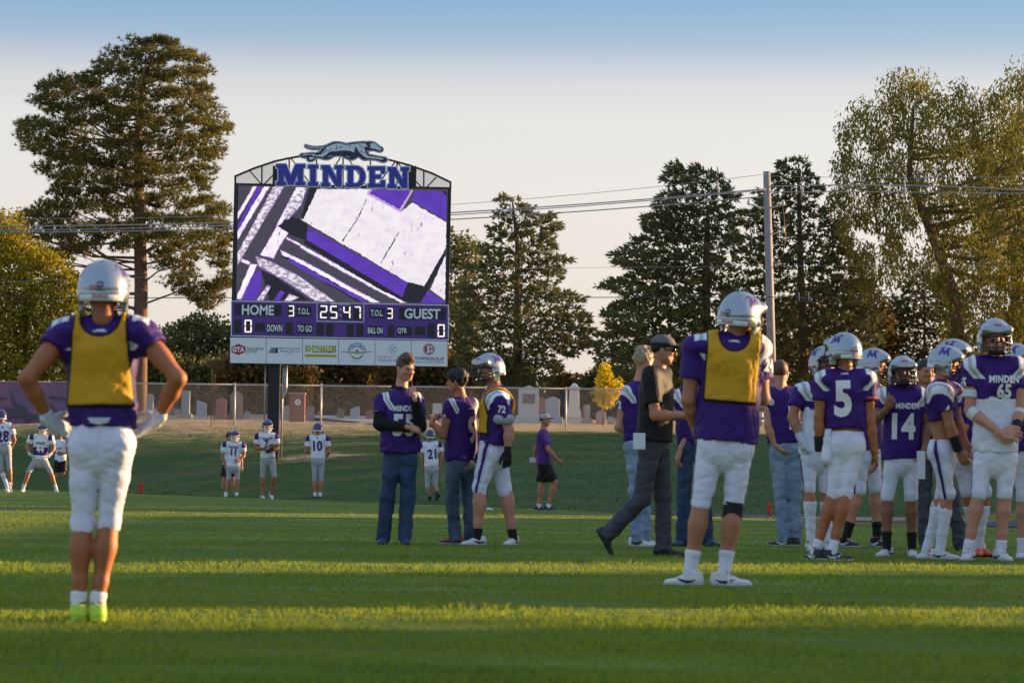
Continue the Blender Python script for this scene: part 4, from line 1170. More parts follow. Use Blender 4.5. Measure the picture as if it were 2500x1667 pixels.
M_gloveW = cloth('white_glove', (.62, .64, .68)); M_gloveB = cloth('black_glove', (.015, .015, .017)); M_band = cloth('white_band', (.74, .76, .76))
def skinmat(name, c):
    m = mat(name, c, .55, .10, 14, bump=.1, bscale=60)
    m.node_tree.nodes['Principled BSDF'].inputs['Subsurface Weight'].default_value = .08
    m.node_tree.nodes['Principled BSDF'].inputs['Subsurface Radius'].default_value = (.02, .008, .005)
    return m
SK = dict(tan=skinmat('skin_tan', (.39, .130, .048)), fair=skinmat('skin_fair', (.55, .25, .16)), mid=skinmat('skin_mid', (.44, .18, .095)), brown=skinmat('skin_brown', (.27, .115, .058)))
M_shW = mat('shoe_white', (.66, .65, .66), .55, .12, 18); M_shN = mat('shoe_neon', (.50, .72, .04), .5, .1, 12); M_shB = mat('shoe_black', (.015, .015, .017), .5, .2, 12); M_shR = mat('shoe_red', (.20, .015, .012), .6); M_shO = mat('shoe_orange', (.75, .09, .02), .55); M_shU = mat('shoe_blue', (.02, .06, .16), .6)
M_soleW = mat('sole_white', (.42, .42, .43), .6); M_soleB = mat('sole_black', (.02, .02, .02), .6)
M_silver = mat('helmet_silver', (.36, .39, .42), .30, .03, 20, metal=.85, coat=.3); M_hpur = mat('helmet_purple', (.028, .016, .085), .2, .1, 20, coat=.7)
M_maskD = mat('facemask_dark', (.012, .013, .02), .35); M_maskW = mat('facemask_white', (.75, .75, .75), .35); M_bumpW = mat('bumper_white', (.74, .74, .76), .35); M_redT = mat('bumper_red', (.48, .03, .03), .5); M_empu = mat('emblem_purple', (.055, .015, .22), .4); M_navy = mat('mark_navy', (.02, .025, .07), .5)
M_num = mat('number_white', (.80, .80, .80), .6, .04); M_numP = mat('number_purple', (.060, .022, .20), .6, .06); M_numT = mat('number_tan', (.66, .52, .42), .6, .06); M_grey = mat('mark_grey', (.35, .37, .42), .5); M_flag = mat('flag_red', (.55, .16, .2), .5)
H_br = mat('hair_brown', (.09, .045, .022), .6, .5, 90); H_dk = mat('hair_black', (.008, .007, .007), .5, .3, 90); H_bl = mat('hair_blond', (.30, .22, .13), .6, .8, 60)
M_eye = mat('eye_dark', (.03, .02, .018), .3); M_lens = mat('sunglass_lens', (.008, .008, .01), .12); M_capG = mat('cap_grey', (.14, .13, .135), .9, .2, 40); M_capB = mat('cap_black', (.012, .012, .014), .8); M_capL = mat('cap_heather', (.42, .42, .43), .9, .2, 40); M_capP = mat('cap_purple', (.07, .025, .22), .8); M_paper = mat('paper_white', (.72, .74, .80), .8, .03); M_glass = mat('clear_lens', (.55, .60, .65), .1, .05)

EMB = {}
def emblem2d():
    """angular block letter with shards, the mark on the silver helmets"""
    if 'e' not in EMB:
        L = [[(-.05, -.035), (-.03, .03), (-.012, .03), (.0, -.002), (.014, .03), (.034, .03), (.046, -.035), (.027, -.035), (.021, -.002), (.008, -.03), (-.006, -.03), (-.019, -.002), (-.03, -.035)], [(-.058, .036), (-.03, .052), (.0, .046), (-.022, .036)], [(.012, .037), (.03, .058), (.052, .04), (.034, .034)]]
        EMB['e'] = join2d([shape2d(q) for q in L])
    return EMB['e']
def put(name, vf, M3, o, sc, mats, parent, smooth=True, mirror=False, key=None):
    v, f = vf
    v = np.array(v) * sc
    if mirror: v = v * np.array([-1, 1, 1]); f = f[:, ::-1]
    return link(name, mk(v @ np.asarray(M3).T + np.asarray(o), f, name, smooth), parent, mats)

def _shoe_marks():
    bv = BVHTree.FromPolygons([tuple(q) for q in SHOE[0]], [tuple(map(int, q)) for q in SHOE[1]])
    V = []; F = []
    path = [(-.05, .050, .004), (-.02, .036, .008), (.02, .034, .011), (.06, .046, .009), (.085, .058, .003)]
    for sg in (-1, 1):
        b0 = len(V)
        for y, z, w_ in path:
            for dz in (-w_, w_):
                h = bv.ray_cast(Vector((sg * .2, y, z + dz)), Vector((-sg, 0, 0)))
                q = h[0] if h[0] is not None else Vector((sg * .04, y, z + dz)); V.append((q.x + sg * .003, y, z + dz))
        for i in range(len(path) - 1): F.append([b0 + 2*i, b0 + 2*i + 2, b0 + 2*i + 3, b0 + 2*i + 1])
    m = MB()
    for y in (.03, .052, .074, .096):
        pts = []
        for x in (-.022, 0, .022):
            h = bv.ray_cast(Vector((x, y, .3)), Vector((0, 0, -1))); q = h[0] if h[0] is not None else Vector((x, y, .07)); pts.append((x, y, q.z + .002))
        m.tube(pts, .0035, 4)
    n_ = len(V) // 2; k_ = len(F) // 2
    return ((np.array(V[:n_]), np.array(F[:k_])), (np.array(V[n_:]), np.array(F[k_:]) - n_)), (np.array(m.v), np.array([q for q in m.f if len(q) == 4]))
SWOOSH, LACES = _shoe_marks()
CAMV = np.array([0, -1., 0])
PEOPLE = {}
def person(label, Z, fy, J, face=(0, -1, 0), Y0=None, top='pads', tm=None, sleeve=.62, hem=.06, bottom='fb', bm=None, knee=.09, under=None, skin='tan', head='silver', hair=None, shoe=(None, None), sock=None, glove=(None, None), hp=('relax', 'relax'), pn=(None, None), bib=0, nums=(), bulk=1.0, s=None, cat='person', group=None, tilt=0.0, emblem=True, wr=1.0, extra=None, waist=.13, hscale=1.0, loosen=0.0):
    fx = np.mean([J['al'][0], J['ar'][0]])
    if Y0 is None: Y0 = ground(*zp(Z, fx, fy))[1]
    S = FPX / Y0
    def pt(v):
        dy = v[2] if len(v) > 2 else 0.0
        return at(*zp(Z, v[0], v[1]), Y0 + dy)
    base = at(*zp(Z, fx, fy), Y0); base[2] = 0
    if s is None: s = ((fy - J['hd'][1]) * Z[2] / S) / 1.74
    g = .0105 if S > 330 else (.0145 if S > 200 else .024)
    far = S < 160
    HELM = HELM_F if far else HELM_N; HD_M = HEAD_F if (far or head in ('silver', 'purple')) else HEAD
    Q = {k: pt(v) - base for k, v in J.items()}
    e = empty('person', base, label, cat, group)
    for sd in 'lr':
        if len(J['a' + sd]) < 4: Q['a' + sd][2] = .095 * s
    P0 = (Q['pl'] + Q['pr']) / 2; NK = Q['nk']
    U = nrm(NK - P0); R = Q['sr'] - Q['sl']; R = nrm(R - U * (R @ U)); F = np.cross(U, R)
    T = np.stack([R, F, U], 1); TL = np.linalg.norm(NK - P0)
    Rh = Q['pr'] - Q['pl']; Rh[2] = 0; Rh = nrm(Rh); Fh = np.cross([0, 0, 1.], Rh)
    fc = nrm(face); hz = nrm(np.array([0, 0, 1.]) + R * tilt); HF = frame(fc, hz); HD = Q['hd']
    hc = HD - (HF[:, 2] * .012 * s if head in ('silver', 'purple') else 0)
    b = bulk * s
    shz = float((((Q['sl'] + Q['sr']) / 2 - P0) @ U))
    # ---------------- body: one skin surface
    B = SDF()
    lg = .72 if bottom in ('jeans', 'slacks') else 1.0
    B.cone(P0 + U * .0, P0 + U * TL * .62, .112 * b, .135 * b, k=.05, flat=(F, .70))
    B.cone(P0 + U * (shz - .06 * s) - R * .10 * b, P0 + U * (shz - .06 * s) + R * .10 * b, .075 * b, .075 * b, k=.06)
    B.cone(NK - U * .06, hc - HF[:, 2] * .07 * s - HF[:, 1] * .02, .063 * b, .055 * s, k=.04)
    for sd, sg in (('l', -1), ('r', 1)):
        sh, el_, wr_ = Q['s' + sd], Q['e' + sd], Q['w' + sd]
        hp_, kn, an = Q['p' + sd], Q['k' + sd], Q['a' + sd]
        B.cone(NK - U * .08, sh, .06 * s, .052 * b, k=.05)
        B.cone(sh, el_, .054 * b, .041 * b, k=.02); md = el_ + (wr_ - el_) * .32
        B.ell((sh + (el_ - sh) * .5), np.array([.05, .05, .09]) * b, frame(nrm(el_ - sh) + 1e-3, R)[:, [0, 2, 1]], k=.02)
        B.cone(el_, md, .0405 * b, .043 * b, k=.02); B.cone(md, wr_, .043 * b, .027 * s, k=.02)
        B.cone(hp_, kn, .066 * b * lg, .050 * b * lg, k=.02); cv = kn + (an - kn) * .30
        bk = -Fh if abs(nrm(an - kn) @ Fh) < .9 else np.array([0, 0, -1.])
        B.cone(kn, cv, .052 * b * lg, .053 * b * lg, k=.02); B.cone(cv, kn + (an - kn) * .72, .053 * b * lg, .039 * b, k=.02); B.cone(kn + (an - kn) * .72, an, .039 * b, .036 * s, k=.02)
        B.ell(cv + bk * .018 * s * lg, np.array([.048, .046, .11]) * b * lg, frame(bk, kn - an), k=.03)
        B.cone(an, an + np.array([0, 0, -.03]), .037 * s, .036 * s, k=.02)
    vs, fs = B.mesh(g)
    VV = [vs]; FF = [fs]; nb = len(vs)
    def app(v, f):
        nonlocal nb
        VV.append(v); FF.append(f + nb); nb += len(v)
    app((HD_M[0] * s * .98) @ HF.T + hc, HD_M[1])
    for i, (sd, sg) in enumerate((('l', -1), ('r', 1))):
        y = nrm(Q['h' + sd] - Q['w' + sd]); z = pn[i]
        z = R * sg if z is None else -nrm(z)
        if abs(z @ y) > .93: z = z + F * .6
        x = nrm(np.cross(y, z)); z = np.cross(x, y); M3 = np.stack([x, y, z], 1)
        v, f = hand_mesh(hp[i], glove[i] is not None, far)
        v = v * s * 1.04 * hscale
        if sd == 'l': v = v * np.array([-1, 1, 1]); f = f[:, ::-1]
        v = v @ M3.T + Q['w' + sd]
        if glove[i] is None: app(v, f)
        else:
            go = link('glove', mk(v, f, 'glove', True), e, [glove[i]])
            q = SDF(); d = nrm(Q['e' + sd] - Q['w' + sd]); q.cone(Q['w' + sd] - d * .01, Q['w' + sd] + d * .045, .033 * s, .036 * s, k=.01); v, f = q.mesh(.009)
            link('cuff', mk(v, f, 'cuff', True), go, [glove[i]])
    link('body', mk(np.concatenate(VV), np.concatenate(FF), 'body', True), e, [SK[skin]])
    # ---------------- upper garments
    seed = int(abs(base[0]) * 991 + abs(base[1]) * 77) % 9999
    def shirt(kind, m, sl, hm, inf=0.0, name='jersey', sm=1.0, amp=.007):
        q = SDF(); lo = P0 + U * hm * s; cut = [(lo, -U)]
        tw = (.158 + loosen) * b + inf
        q.cone(P0 + U * (hm - .14) * s, P0 + U * TL * .55, tw * (1.12 if hm < .2 else 1.04), tw * 1.07, k=.06, flat=(F, .70), cuts=cut)
        if kind == 'pads':
            q.ell(P0 + U * TL * .74, np.array([.185 * b + inf, .135 * b + inf, .16 * s]), T, k=.05, cuts=cut)
            q.cone(P0 + U * (shz + .01) - R * .13 * b, P0 + U * (shz + .01) + R * .13 * b, .088 * b, .088 * b, k=.05, flat=(F, 1.0))
            for sh, sg in ((Q['sl'], -1), (Q['sr'], 1)):
                q.ell(sh + U * .012 - R * sg * .02, np.array([.098 * b, .115 * b, .072 * b]), T, k=.04)
        else:
            q.ell(P0 + U * TL * .72, np.array([.172 * b + inf, .118 * b + inf, .17 * s]), T, k=.05, cuts=cut)
            q.cone(P0 + U * (shz - .02) - R * .10 * b, P0 + U * (shz - .02) + R * .10 * b, .074 * b + inf, .074 * b + inf, k=.06)
        for sd in 'lr':
            sh, el_, wr_ = Q['s' + sd], Q['e' + sd], Q['w' + sd]; d = nrm(el_ - sh); L = np.linalg.norm(el_ - sh)
            r0, r1 = (.080 * b, .077 * b) if kind == 'pads' else (.066 * b + inf, .064 * b + inf)
            if sl <= 1:
                q.cone(sh, sh + d * (L * sl + .06), r0, r1, k=.035, cuts=[(sh + d * L * sl, d)])
            else:
                q.cone(sh, el_, r0, .056 * b, k=.035); d2 = nrm(wr_ - el_); q.cone(el_, wr_ + d2 * .03, .055 * b, .042 * s, k=.02, cuts=[(wr_, d2)])
        for sh in (Q['sl'], Q['sr']):
            q.cone(NK - U * (.045 if kind == 'pads' else .065) * s, sh - U * .02, (.062 if kind == 'pads' else .062) * s, (.07 if kind == 'pads' else .05) * s, k=.04)
        w1 = wrinkle(amp * wr, 26, seed, (1, 1, 1.4)); w2 = wrinkle(amp * .22 * wr, 60, seed + 1)
        zh = float((lo @ U))
        q.disp = lambda P: (w1(P) + w2(P)) * (.65 + 1.3 * np.exp(-np.abs((P @ U) - zh) / (.13 * s)))
        v, f = q.mesh(g)
        me = mk(v, f, name, True)
        a = me.attributes.new('lco', 'FLOAT_VECTOR', 'POINT'); l = (v - P0) @ T / s; l[:, 2] -= shz / s
        a.data.foreach_set('vector', l.astype(np.float32).ravel())
        o = link(name, me, e, [m])
        return o, q, v, f
    info = dict(e=e, Q=Q, P0=P0, T=T, s=s, HF=HF, hc=hc, shz=shz, base=base, S=S, TL=TL, b=b)
    if under:
        um, usl, uhem = under
        shirt('loose', um, usl, uhem, .004, 'undershirt')
    nm = {'pads': 'jersey', 'loose': 'jersey'}.get(top, 'shirt')
    jo, jq, jv, jf = shirt('pads' if top == 'pads' else 'loose', tm, sleeve, hem, 0.012 if under and top != 'pads' else 0.006, nm if tm not in (M_tee, M_polo) else 'shirt')
    bv = BVHTree.FromPolygons([tuple(q) for q in jv], [tuple(map(int, q)) for q in jf])
    info['jersey'] = jo; info['bvh'] = bv
    tgt = bv; par = jo
    if bib:
        def region(wid, low, sc, wt, rx):
            def f(P):
                l = (P - P0) @ T / s; x, y, z = np.abs(l[..., 0]), l[..., 1], l[..., 2]; zs = shz / s
                d = np.maximum(x - wid - (wt - wid) * np.clip((z - low) / (zs + .06 - low), 0, 1), low - z)
                sco = (1 - np.sqrt((x / (rx - sc)) ** 2 + ((z - zs - .085) / (.105 - sc)) ** 2)) * .11
                d = np.maximum(d, np.where(y < 0, sco, sco + .0))
                return np.maximum(d, np.where(np.abs(y) < .02, (.02 - np.abs(y)) * np.where(z < zs - .04, 1, -1), -1))
            return f
        wb = wrinkle(.005, 30, seed + 40, (1.3, .6, .7))
        for k_, (m_, inf, wid, low, sc) in enumerate(((M_trim, .008, bib[2] + .011, bib[0] - .012, .010), (M_bib, .013, bib[2], bib[0], 0.0))):
            q = SDF(); q.p = jq.p; w0 = jq.disp; q.disp = (lambda w0, inf: (lambda P: w0(P) * .7 + wb(P) - inf - .010 * np.clip(1 - ((P - P0) @ U / s - bib[0]) / .16, 0, 1)))(w0, inf); q.cuts = [region(wid, low, sc, bib[1] + (0 if k_ else .011), bib[3])]
            v, f = q.mesh(g if k_ == 0 else g * .9)
            po = link('pinnie' if k_ else 'pinnie_binding', mk(v, f, 'pinnie', True), e, [m_])
        info['pinnie'] = po
    for (txt, where, size, dz, dx, m_) in nums:
        if where in ('back', 'front'):
            N = -F if where == 'back' else F
            O = P0 + U * (shz * .58 + dz)
        else:
            sg = -1 if where[-1] == 'l' else 1; sd = where[-1]
            N = nrm(R * sg + CAMV * .9); O = Q['s' + sd] + nrm(Q['e' + sd] - Q['s' + sd]) * (.07 + dz) * s
        if where in ('back', 'front') and N @ CAMV < .5: N = nrm(N + CAMV * .35)
        X = nrm(np.cross(U, N)); U2 = np.cross(N, X)
        vf = dog2d(1.0) if txt == 'DOG' else digits(txt)
        vf = (vf[0] * size * s, vf[1])
        decal('number' if txt.isdigit() else ('emblem' if txt == 'DOG' else 'lettering'), vf, bv, O + X * dx * s, X, U2, N, m_, jo, .005, .03 if far else .02)
    # ---------------- lower garments
    q = SDF()
    if bottom in ('fb', 'shorts'):
        wc = [(P0 + np.array([0, 0, waist * s]), np.array([0, 0, 1.]))]
        lo = .006 if bottom == 'fb' else .028
        q.cone(P0 + np.array([0, 0, -.01]), P0 + U * (waist + .1) * s, .156 * b + lo * .4, .144 * b + lo * .4, k=.05, flat=(Fh, .74), cuts=wc)
        for sd, sg in (('l', -1), ('r', 1)):
            hp_, kn, an = Q['p' + sd], Q['k' + sd], Q['a' + sd]; d = nrm(an - kn)
            q.ell(hp_ - Fh * .045 * s + np.array([0, 0, .0]), np.array([.078, .068, .09]) * b, np.stack([Rh, Fh, [0, 0, 1.]], 1), k=.04)
            if bottom == 'fb':
                q.cone(hp_, kn, .092 * b, .059 * b, k=.018)
                nn = nrm(d + Fh * .25)
                q.cone(kn, kn + d * (knee + .06) * s, .059 * b, .055 * b, k=.02, cuts=[(kn + d * knee * s, nn)])
                q.ell(kn + Fh * .03 * s - d * .015, np.array([.044, .034, .062]) * b, np.stack([Rh, Fh, [0, 0, 1.]], 1), k=.03, cuts=[(kn + d * knee * s, nn)])
            else:
                dd = nrm(kn - hp_); L = np.linalg.norm(kn - hp_)
                q.cone(hp_, hp_ + dd * (L * knee + .06), .115 * b, .108 * b, k=.02, cuts=[(hp_ + dd * L * knee, dd)])
        amp = .006 if bottom == 'fb' else .010
        nme = 'pants' if bottom == 'fb' else 'shorts'
    else:
        lo = .012
        wc = [(P0 + np.array([0, 0, waist * s]), np.array([0, 0, 1.]))]
        q.cone(P0 + np.array([0, 0, -.01]), P0 + U * (waist + .1) * s, .136 * b, .130 * b, k=.05, flat=(Fh, .76), cuts=wc)
        for sd, sg in (('l', -1), ('r', 1)):
            hp_, kn, an = Q['p' + sd], Q['k' + sd], Q['a' + sd]; d = nrm(an - kn)
            q.ell(hp_ - Fh * .04 * s, np.array([.078, .07, .09]) * b, np.stack([Rh, Fh, [0, 0, 1.]], 1), k=.04)
            q.cone(hp_, kn, .090 * b, .071 * b, k=.02)
            q.cone(kn, an + d * .10 * s, .070 * b, .070 * s, k=.03, cuts=[(an + d * .055 * s, d)])
        amp = .012; nme = 'jeans' if bottom == 'jeans' else 'trousers'
    w3 = wrinkle(amp * wr, 24, seed + 5, (.5, .5, 1.5)); w4 = wrinkle(amp * .25 * wr, 60, seed + 6, (.6, .6, 1.3))
    zk = (Q['pl'] + Q['pr'])[2] / 2
    def crease(P):      # seat seam and the folds below the seat
        l = P - P0; x = l @ Rh; y = l @ Fh; z = P[..., 2] - zk
        d = .007 * np.exp(-(x / .007) ** 2) * np.clip(1 - np.abs(z - .01) / .11, 0, 1)
        for (z0, sl_) in ((-.085, .35), (-.112, .22), (-.02, -.5)):
            d = d + .005 * np.exp(-((z - z0 + sl_ * (np.abs(x) - .07)) / .007) ** 2) * np.clip(1 - np.abs(np.abs(x) - .07) / .07, 0, 1) * (y < .03)
        return d
    q.disp = lambda P: w3(P) + w4(P) + crease(P)
    v, f = q.mesh(g)
    me = mk(v, f, nme, True)
    st = np.full((len(v), 3), 1.0, np.float32)
    kl_, kr_ = Q['kl'], Q['kr']
    for sd, sg in (('l', -1), ('r', 1)):
        hp_, kn = Q['p' + sd], Q['k' + sd]; d = kn - hp_
        h = np.clip(((v - hp_) @ d) / (d @ d), -.5, 1.2); rl = v - (hp_ + h[:, None] * d)
        an_ = np.abs(np.arctan2(rl @ Fh, (rl @ Rh) * sg)) * .085
        oth = Q['p' + ('r' if sd == 'l' else 'l')]
        mine = np.linalg.norm(v - (hp_ + h[:, None] * d), axis=1)
        d2 = Q['k' + ('r' if sd == 'l' else 'l')] - oth; h2 = np.clip(((v - oth) @ d2) / (d2 @ d2), -.5, 1.2)
        ot = np.linalg.norm(v - (oth + h2[:, None] * d2), axis=1)
        st[:, 0] = np.where(mine <= ot, an_, st[:, 0])
    st[:, 2] = 0
    a = me.attributes.new('st', 'FLOAT_VECTOR', 'POINT'); a.data.foreach_set('vector', st.ravel())
    po = link(nme, me, e, [bm]); info['bottom'] = po
    # ---------------- socks and shoes
    for i, (sd, sg) in enumerate((('l', -1), ('r', 1))):
        kn, an = Q['k' + sd], Q['a' + sd]
        if sock:
            sm_, tp = sock if not isinstance(sock[0], tuple) else sock[i]
            if sm_ is not None:
                q = SDF(); q.p = [p_ for p_ in B.p]; d = nrm(an - kn)
                c0 = an + (kn - an) * tp
                q = SDF(); cv = kn + (an - kn) * .30
                cc = [(c0, -d)]
                q.cone(cv, kn + (an - kn) * .72, .060 * b, .044 * b, k=.02, cuts=cc); q.cone(kn + (an - kn) * .72, an + d * .03, .044 * b, .042 * s, k=.02, cuts=cc)
                bk = -Fh
                if tp > .5: q.ell(cv + bk * .018 * s, np.array([.051, .049, .112]) * b, frame(bk, kn - an), k=.03, cuts=cc)
                q.disp = wrinkle(.003, 60, seed + 9 + i, (.3, .3, 1.5))
                v, f = q.mesh(g * .8); link('sock', mk(v, f, 'sock', True), e, [sm_])
        td = Q['t' + sd] - an
        up = np.array([0, 0, 1.])
        if len(J['a' + sd]) < 4:
            td[2] = 0; d = nrm(td); o = np.array([an[0], an[1], 0.0]) - d * .01
        else:
            d = nrm(td); Mx = frame(d, up); o = an - Mx[:, 2] * .09 * s
        Mx = frame(d, up)
        sc = s * np.array([.95, .92, .9])
        so = put('shoe', SHOE_F if far else SHOE, Mx, o, sc, [shoe[0]], e, mirror=(sd == 'l'))
        put('sole', SOLE_F if far else SOLE, Mx, o, sc, [shoe[1] or M_soleW], so, mirror=(sd == 'l'))
        if S > 200 and bottom != 'slacks' and shoe[0] in (M_shW, M_shB, M_shN):
            for sw_ in SWOOSH: put('side_stripe', sw_, Mx, o, sc, [M_shB if shoe[0] is not M_shB else M_bumpW], so, mirror=(sd == 'l'))
            put('laces', LACES, Mx, o, sc, [M_grey if shoe[0] is M_shW else M_bumpW], so, mirror=(sd == 'l'))
    # ---------------- head
    hs = s * (1.06 if head in ('silver', 'purple') else .98)
    if head in ('silver', 'purple'):
        hm_ = M_silver if head == 'silver' else M_hpur
        ho = put('helmet', HELM, HF, hc, hs, [hm_], e)
        hv = HELM[0] * hs @ HF.T + hc
        mv = np.array([q_.co for q_ in MASK.vertices]); mf = [tuple(p_.vertices) for p_ in MASK.polygons]
        def pm(name, src, m_):
            me = src.copy(); v = np.array([q_.co[:] for q_ in src.vertices]) * hs @ HF.T + hc
            me.vertices.foreach_set('co', v.astype(np.float32).ravel()); me.materials.clear(); me.update()
            return link(name, me, ho, [m_])
        pm('facemask', MASK, M_maskD if head == 'silver' else M_maskW)
        pm('bumper', BUMP, M_bumpW)
        hb = BVHTree.FromPolygons([tuple(q_) for q_ in hv], [tuple(map(int, q_)) for q_ in HELM[1]])
        info['hb'] = hb; info['helmet'] = ho
        if head == 'silver' and emblem:
            for sg in (-1, 1):
                N = nrm(HF @ np.array([sg, -.25, .55])); X = nrm(np.cross(HF[:, 2], N)); U2 = np.cross(N, X)
                if N @ CAMV > -.35:
                    ev_ = emblem2d(); decal('emblem', (ev_[0] * 1.0 * s, ev_[1]), hb, hc + HF[:, 2] * .03 * s, X, U2, N, M_empu, ho, .002, .02)
            if -HF[:, 1] @ CAMV > .3:   # rear markings
                N = -HF[:, 1]; X = HF[:, 0]; U2 = HF[:, 2]
                decal('bumper_lettering', (lambda t: (t[0] * .020 * s, t[1]))(text2d('Riddell', 1, .02, 1.05)), BVHTree.FromPolygons([tuple((np.array(q_.co) * hs) @ HF.T + hc) for q_ in BUMP.vertices], [tuple(p_.vertices) for p_ in BUMP.polygons]), hc - HF[:, 2] * .048 * s, X, U2, N, M_redT, ho, .003, .02)
                L = [shape2d([(x_ + .007 * math.cos(t), y_ + .007 * math.sin(t)) for t in np.linspace(0, 6.28, 8)[:-1]]) for x_, y_ in ((0, .012), (-.013, .005), (.014, .004), (0, -.012), (-.011, -.012), (.013, -.011), (.002, -.024))]
                decal('sticker', (join2d(L)[0] * s, join2d(L)[1]), hb, hc + HF[:, 2] * .015 * s, X, U2, N, M_navy, ho, .002, .03)
                decal('flag_sticker', (shape2d([(-.056, -.024), (-.018, -.024), (-.018, -.004), (-.056, -.004)])[0] * s, shape2d([(-.056, -.024), (-.018, -.024), (-.018, -.004), (-.056, -.004)])[1]), hb, hc + HF[:, 2] * .015 * s, X, U2, N, M_flag, ho, .0025, .03)
                decal('vent', (shape2d([(.008 * math.cos(t), .006 * math.sin(t)) for t in np.linspace(0, 6.28, 9)[:-1]])[0] * s, shape2d([(math.cos(t), math.sin(t)) for t in np.linspace(0, 6.28, 9)[:-1]])[1]), hb, hc + HF[:, 2] * .10 * s, X, U2, nrm(N + HF[:, 2] * .6), M_navy, ho, .002, .03)
            if HF[:, 1] @ CAMV > .3:
                N = nrm(HF[:, 1] + HF[:, 2] * .35); X = nrm(np.cross(HF[:, 2], N)); U2 = np.cross(N, X)
                decal('front_sticker', (shape2d([(-.03, -.008), (.03, -.008), (.03, .008), (-.03, .008)])[0] * s, shape2d([(-.03, -.008), (.03, -.008), (.03, .008), (-.03, .008)])[1]), hb, hc + HF[:, 2] * .05 * s, X, U2, N, M_redT, ho, .003, .03)
        # chin strap
        q = SDF(); q.cone((-.05, .085, -.112), (.05, .085, -.112), .018, .018, k=.01); v, f = q.mesh(.008)
        put('chin_strap', (v, f), HF, hc, hs, [M_maskD if head == 'silver' else M_maskW], ho)
    if hair:
        st_, m_ = hair
        vf = canon('hair_' + st_, lambda: hair_sdf(st_), .008)
        put('hair', vf, HF, hc, hs * 1.04, [m_], e)
    if HF[:, 1] @ CAMV > -.3:
        m = MB()
        for sg in (-1, 1):
            c = np.array([sg * .031, .083, .006]); V = []; n_ = 8
            for t in np.linspace(0, 2 * math.pi, n_ + 1)[:-1]: V.append(hc + HF @ ((c + np.array([.013 * math.cos(t), .001, .0065 * math.sin(t)])) * hs))
            V.append(hc + HF @ ((c + np.array([0, .005, 0])) * hs))
            m.add(V, [(i, (i + 1) % n_, n_) for i in range(n_)])
        m.build('eyes', M_eye, e, True)
        if not far and head not in ('silver', 'purple'):
            m = MB()
            for sg in (-1, 1): m.tube([hc + HF @ (np.array([sg * .048, .081, .026]) * hs), hc + HF @ (np.array([sg * .03, .092, .031]) * hs), hc + HF @ (np.array([sg * .013, .093, .027]) * hs)], [.003, .0045, .003], 5)
            m.build('eyebrows', hair[1] if hair else H_dk, e, True)
    if extra: extra(info)
    return info
def strap(info, name, a, b, ra, rb, m_, g=.009, k=.01):
    q = SDF(); d = nrm(b - a); q.cone(a - d * .03, b + d * .03, ra, rb, k=k, cuts=[(a, -d), (b, d)]); v, f = q.mesh(g)
    return link(name, mk(v, f, name, True), info['e'], [m_])
# ================================================================== the people, posed from the photograph
GH = 'home team players in purple'; GA = 'visiting players in white'
W = M_num; A_ = (0, 1, 0); CSTEP = None
def P_(*a, **k): return person(*a, **k)
def ex_left(i):
    # loose white tail of an undershirt showing below the pinnie
    T, s, P0 = i['T'], i['s'], i['P0']
    decal('shirt_tail', (shape2d([(-.06, .018), (.06, .018), (.045, -.008), (0, -.018), (-.045, -.008)])[0] * s, shape2d([(-.06, .018), (.06, .018), (.045, -.008), (0, -.018), (-.045, -.008)])[1]), i['bvh'], P0 + T[:, 2] * .115 * s, T[:, 0], T[:, 2], -T[:, 1], M_gloveW, i['jersey'], .004, .02)
P_('player in yellow pinnie and neon shoes standing hands on hips, seen from behind', Z1, 1440,
   dict(hd=(398, 155), nk=(392, 280, .02), sl=(246, 340), sr=(548, 340), el=(103, 508, -.10), er=(682, 508, -.10), wl=(192, 672, .02), wr=(600, 668, .02), hl=(260, 712, .10), hr=(525, 715, .10),
        pl=(328, 760), pr=(452, 760), kl=(316, 1060, .02), kr=(418, 1058, .02), al=(299, 1395), ar=(372, 1395), tl=(292, 1420, .2), tr=(360, 1420, .2)),
   A_, tm=M_home, hem=.085, bm=M_pantsP, knee=.035, skin='tan', shoe=(M_shN, M_shN), sock=(M_sockW, .16), glove=(M_gloveW, M_gloveW), hp=('hip', 'hip'), pn=((1, .3, -.2), (-1, .3, -.2)), bib=(.20, .130, .168, .108), nums=[('DOG', 'back', .075, .225, 0, W)], waist=.14, bulk=1.0, extra=ex_left, sleeve=.31)
def ex_mid(i):
    Q, s = i['Q'], i['s']; d = nrm(Q['ar'] - Q['kr'])
    strap(i, 'knee_sleeve', Q['kr'] - d * .01, Q['kr'] + d * .15, .067 * s, .061 * s, M_gloveB)
P_('player in yellow pinnie with one black knee sleeve and white shoes, seen from behind', Z4, 1472,
   dict(hd=(762, 165), nk=(728, 268), sl=(545, 335), sr=(840, 338), el=(512, 580, .0), er=(868, 575, .06), wl=(545, 730, .12), wr=(806, 520, .30), hl=(560, 790, .22), hr=(770, 470, .35),
        pl=(618, 800), pr=(755, 800), kl=(572, 1075), kr=(728, 1075), al=(518, 1412), ar=(682, 1412), tl=(425, 1455, .06), tr=(775, 1465, .0)),
   (.55, .83, 0), tm=M_home, hem=.03, bm=M_pants, knee=.01, skin='mid', shoe=(M_shW, M_soleW), sock=(M_sockW, .30), bib=(.285, .165, .160, .10), nums=[('24', 'sleever', .085, .03, .0, W), ('DOG', 'back', .075, .31, 0, W)], extra=ex_mid, tilt=.12, waist=.12, bulk=1.06, sleeve=.6, loosen=.012)
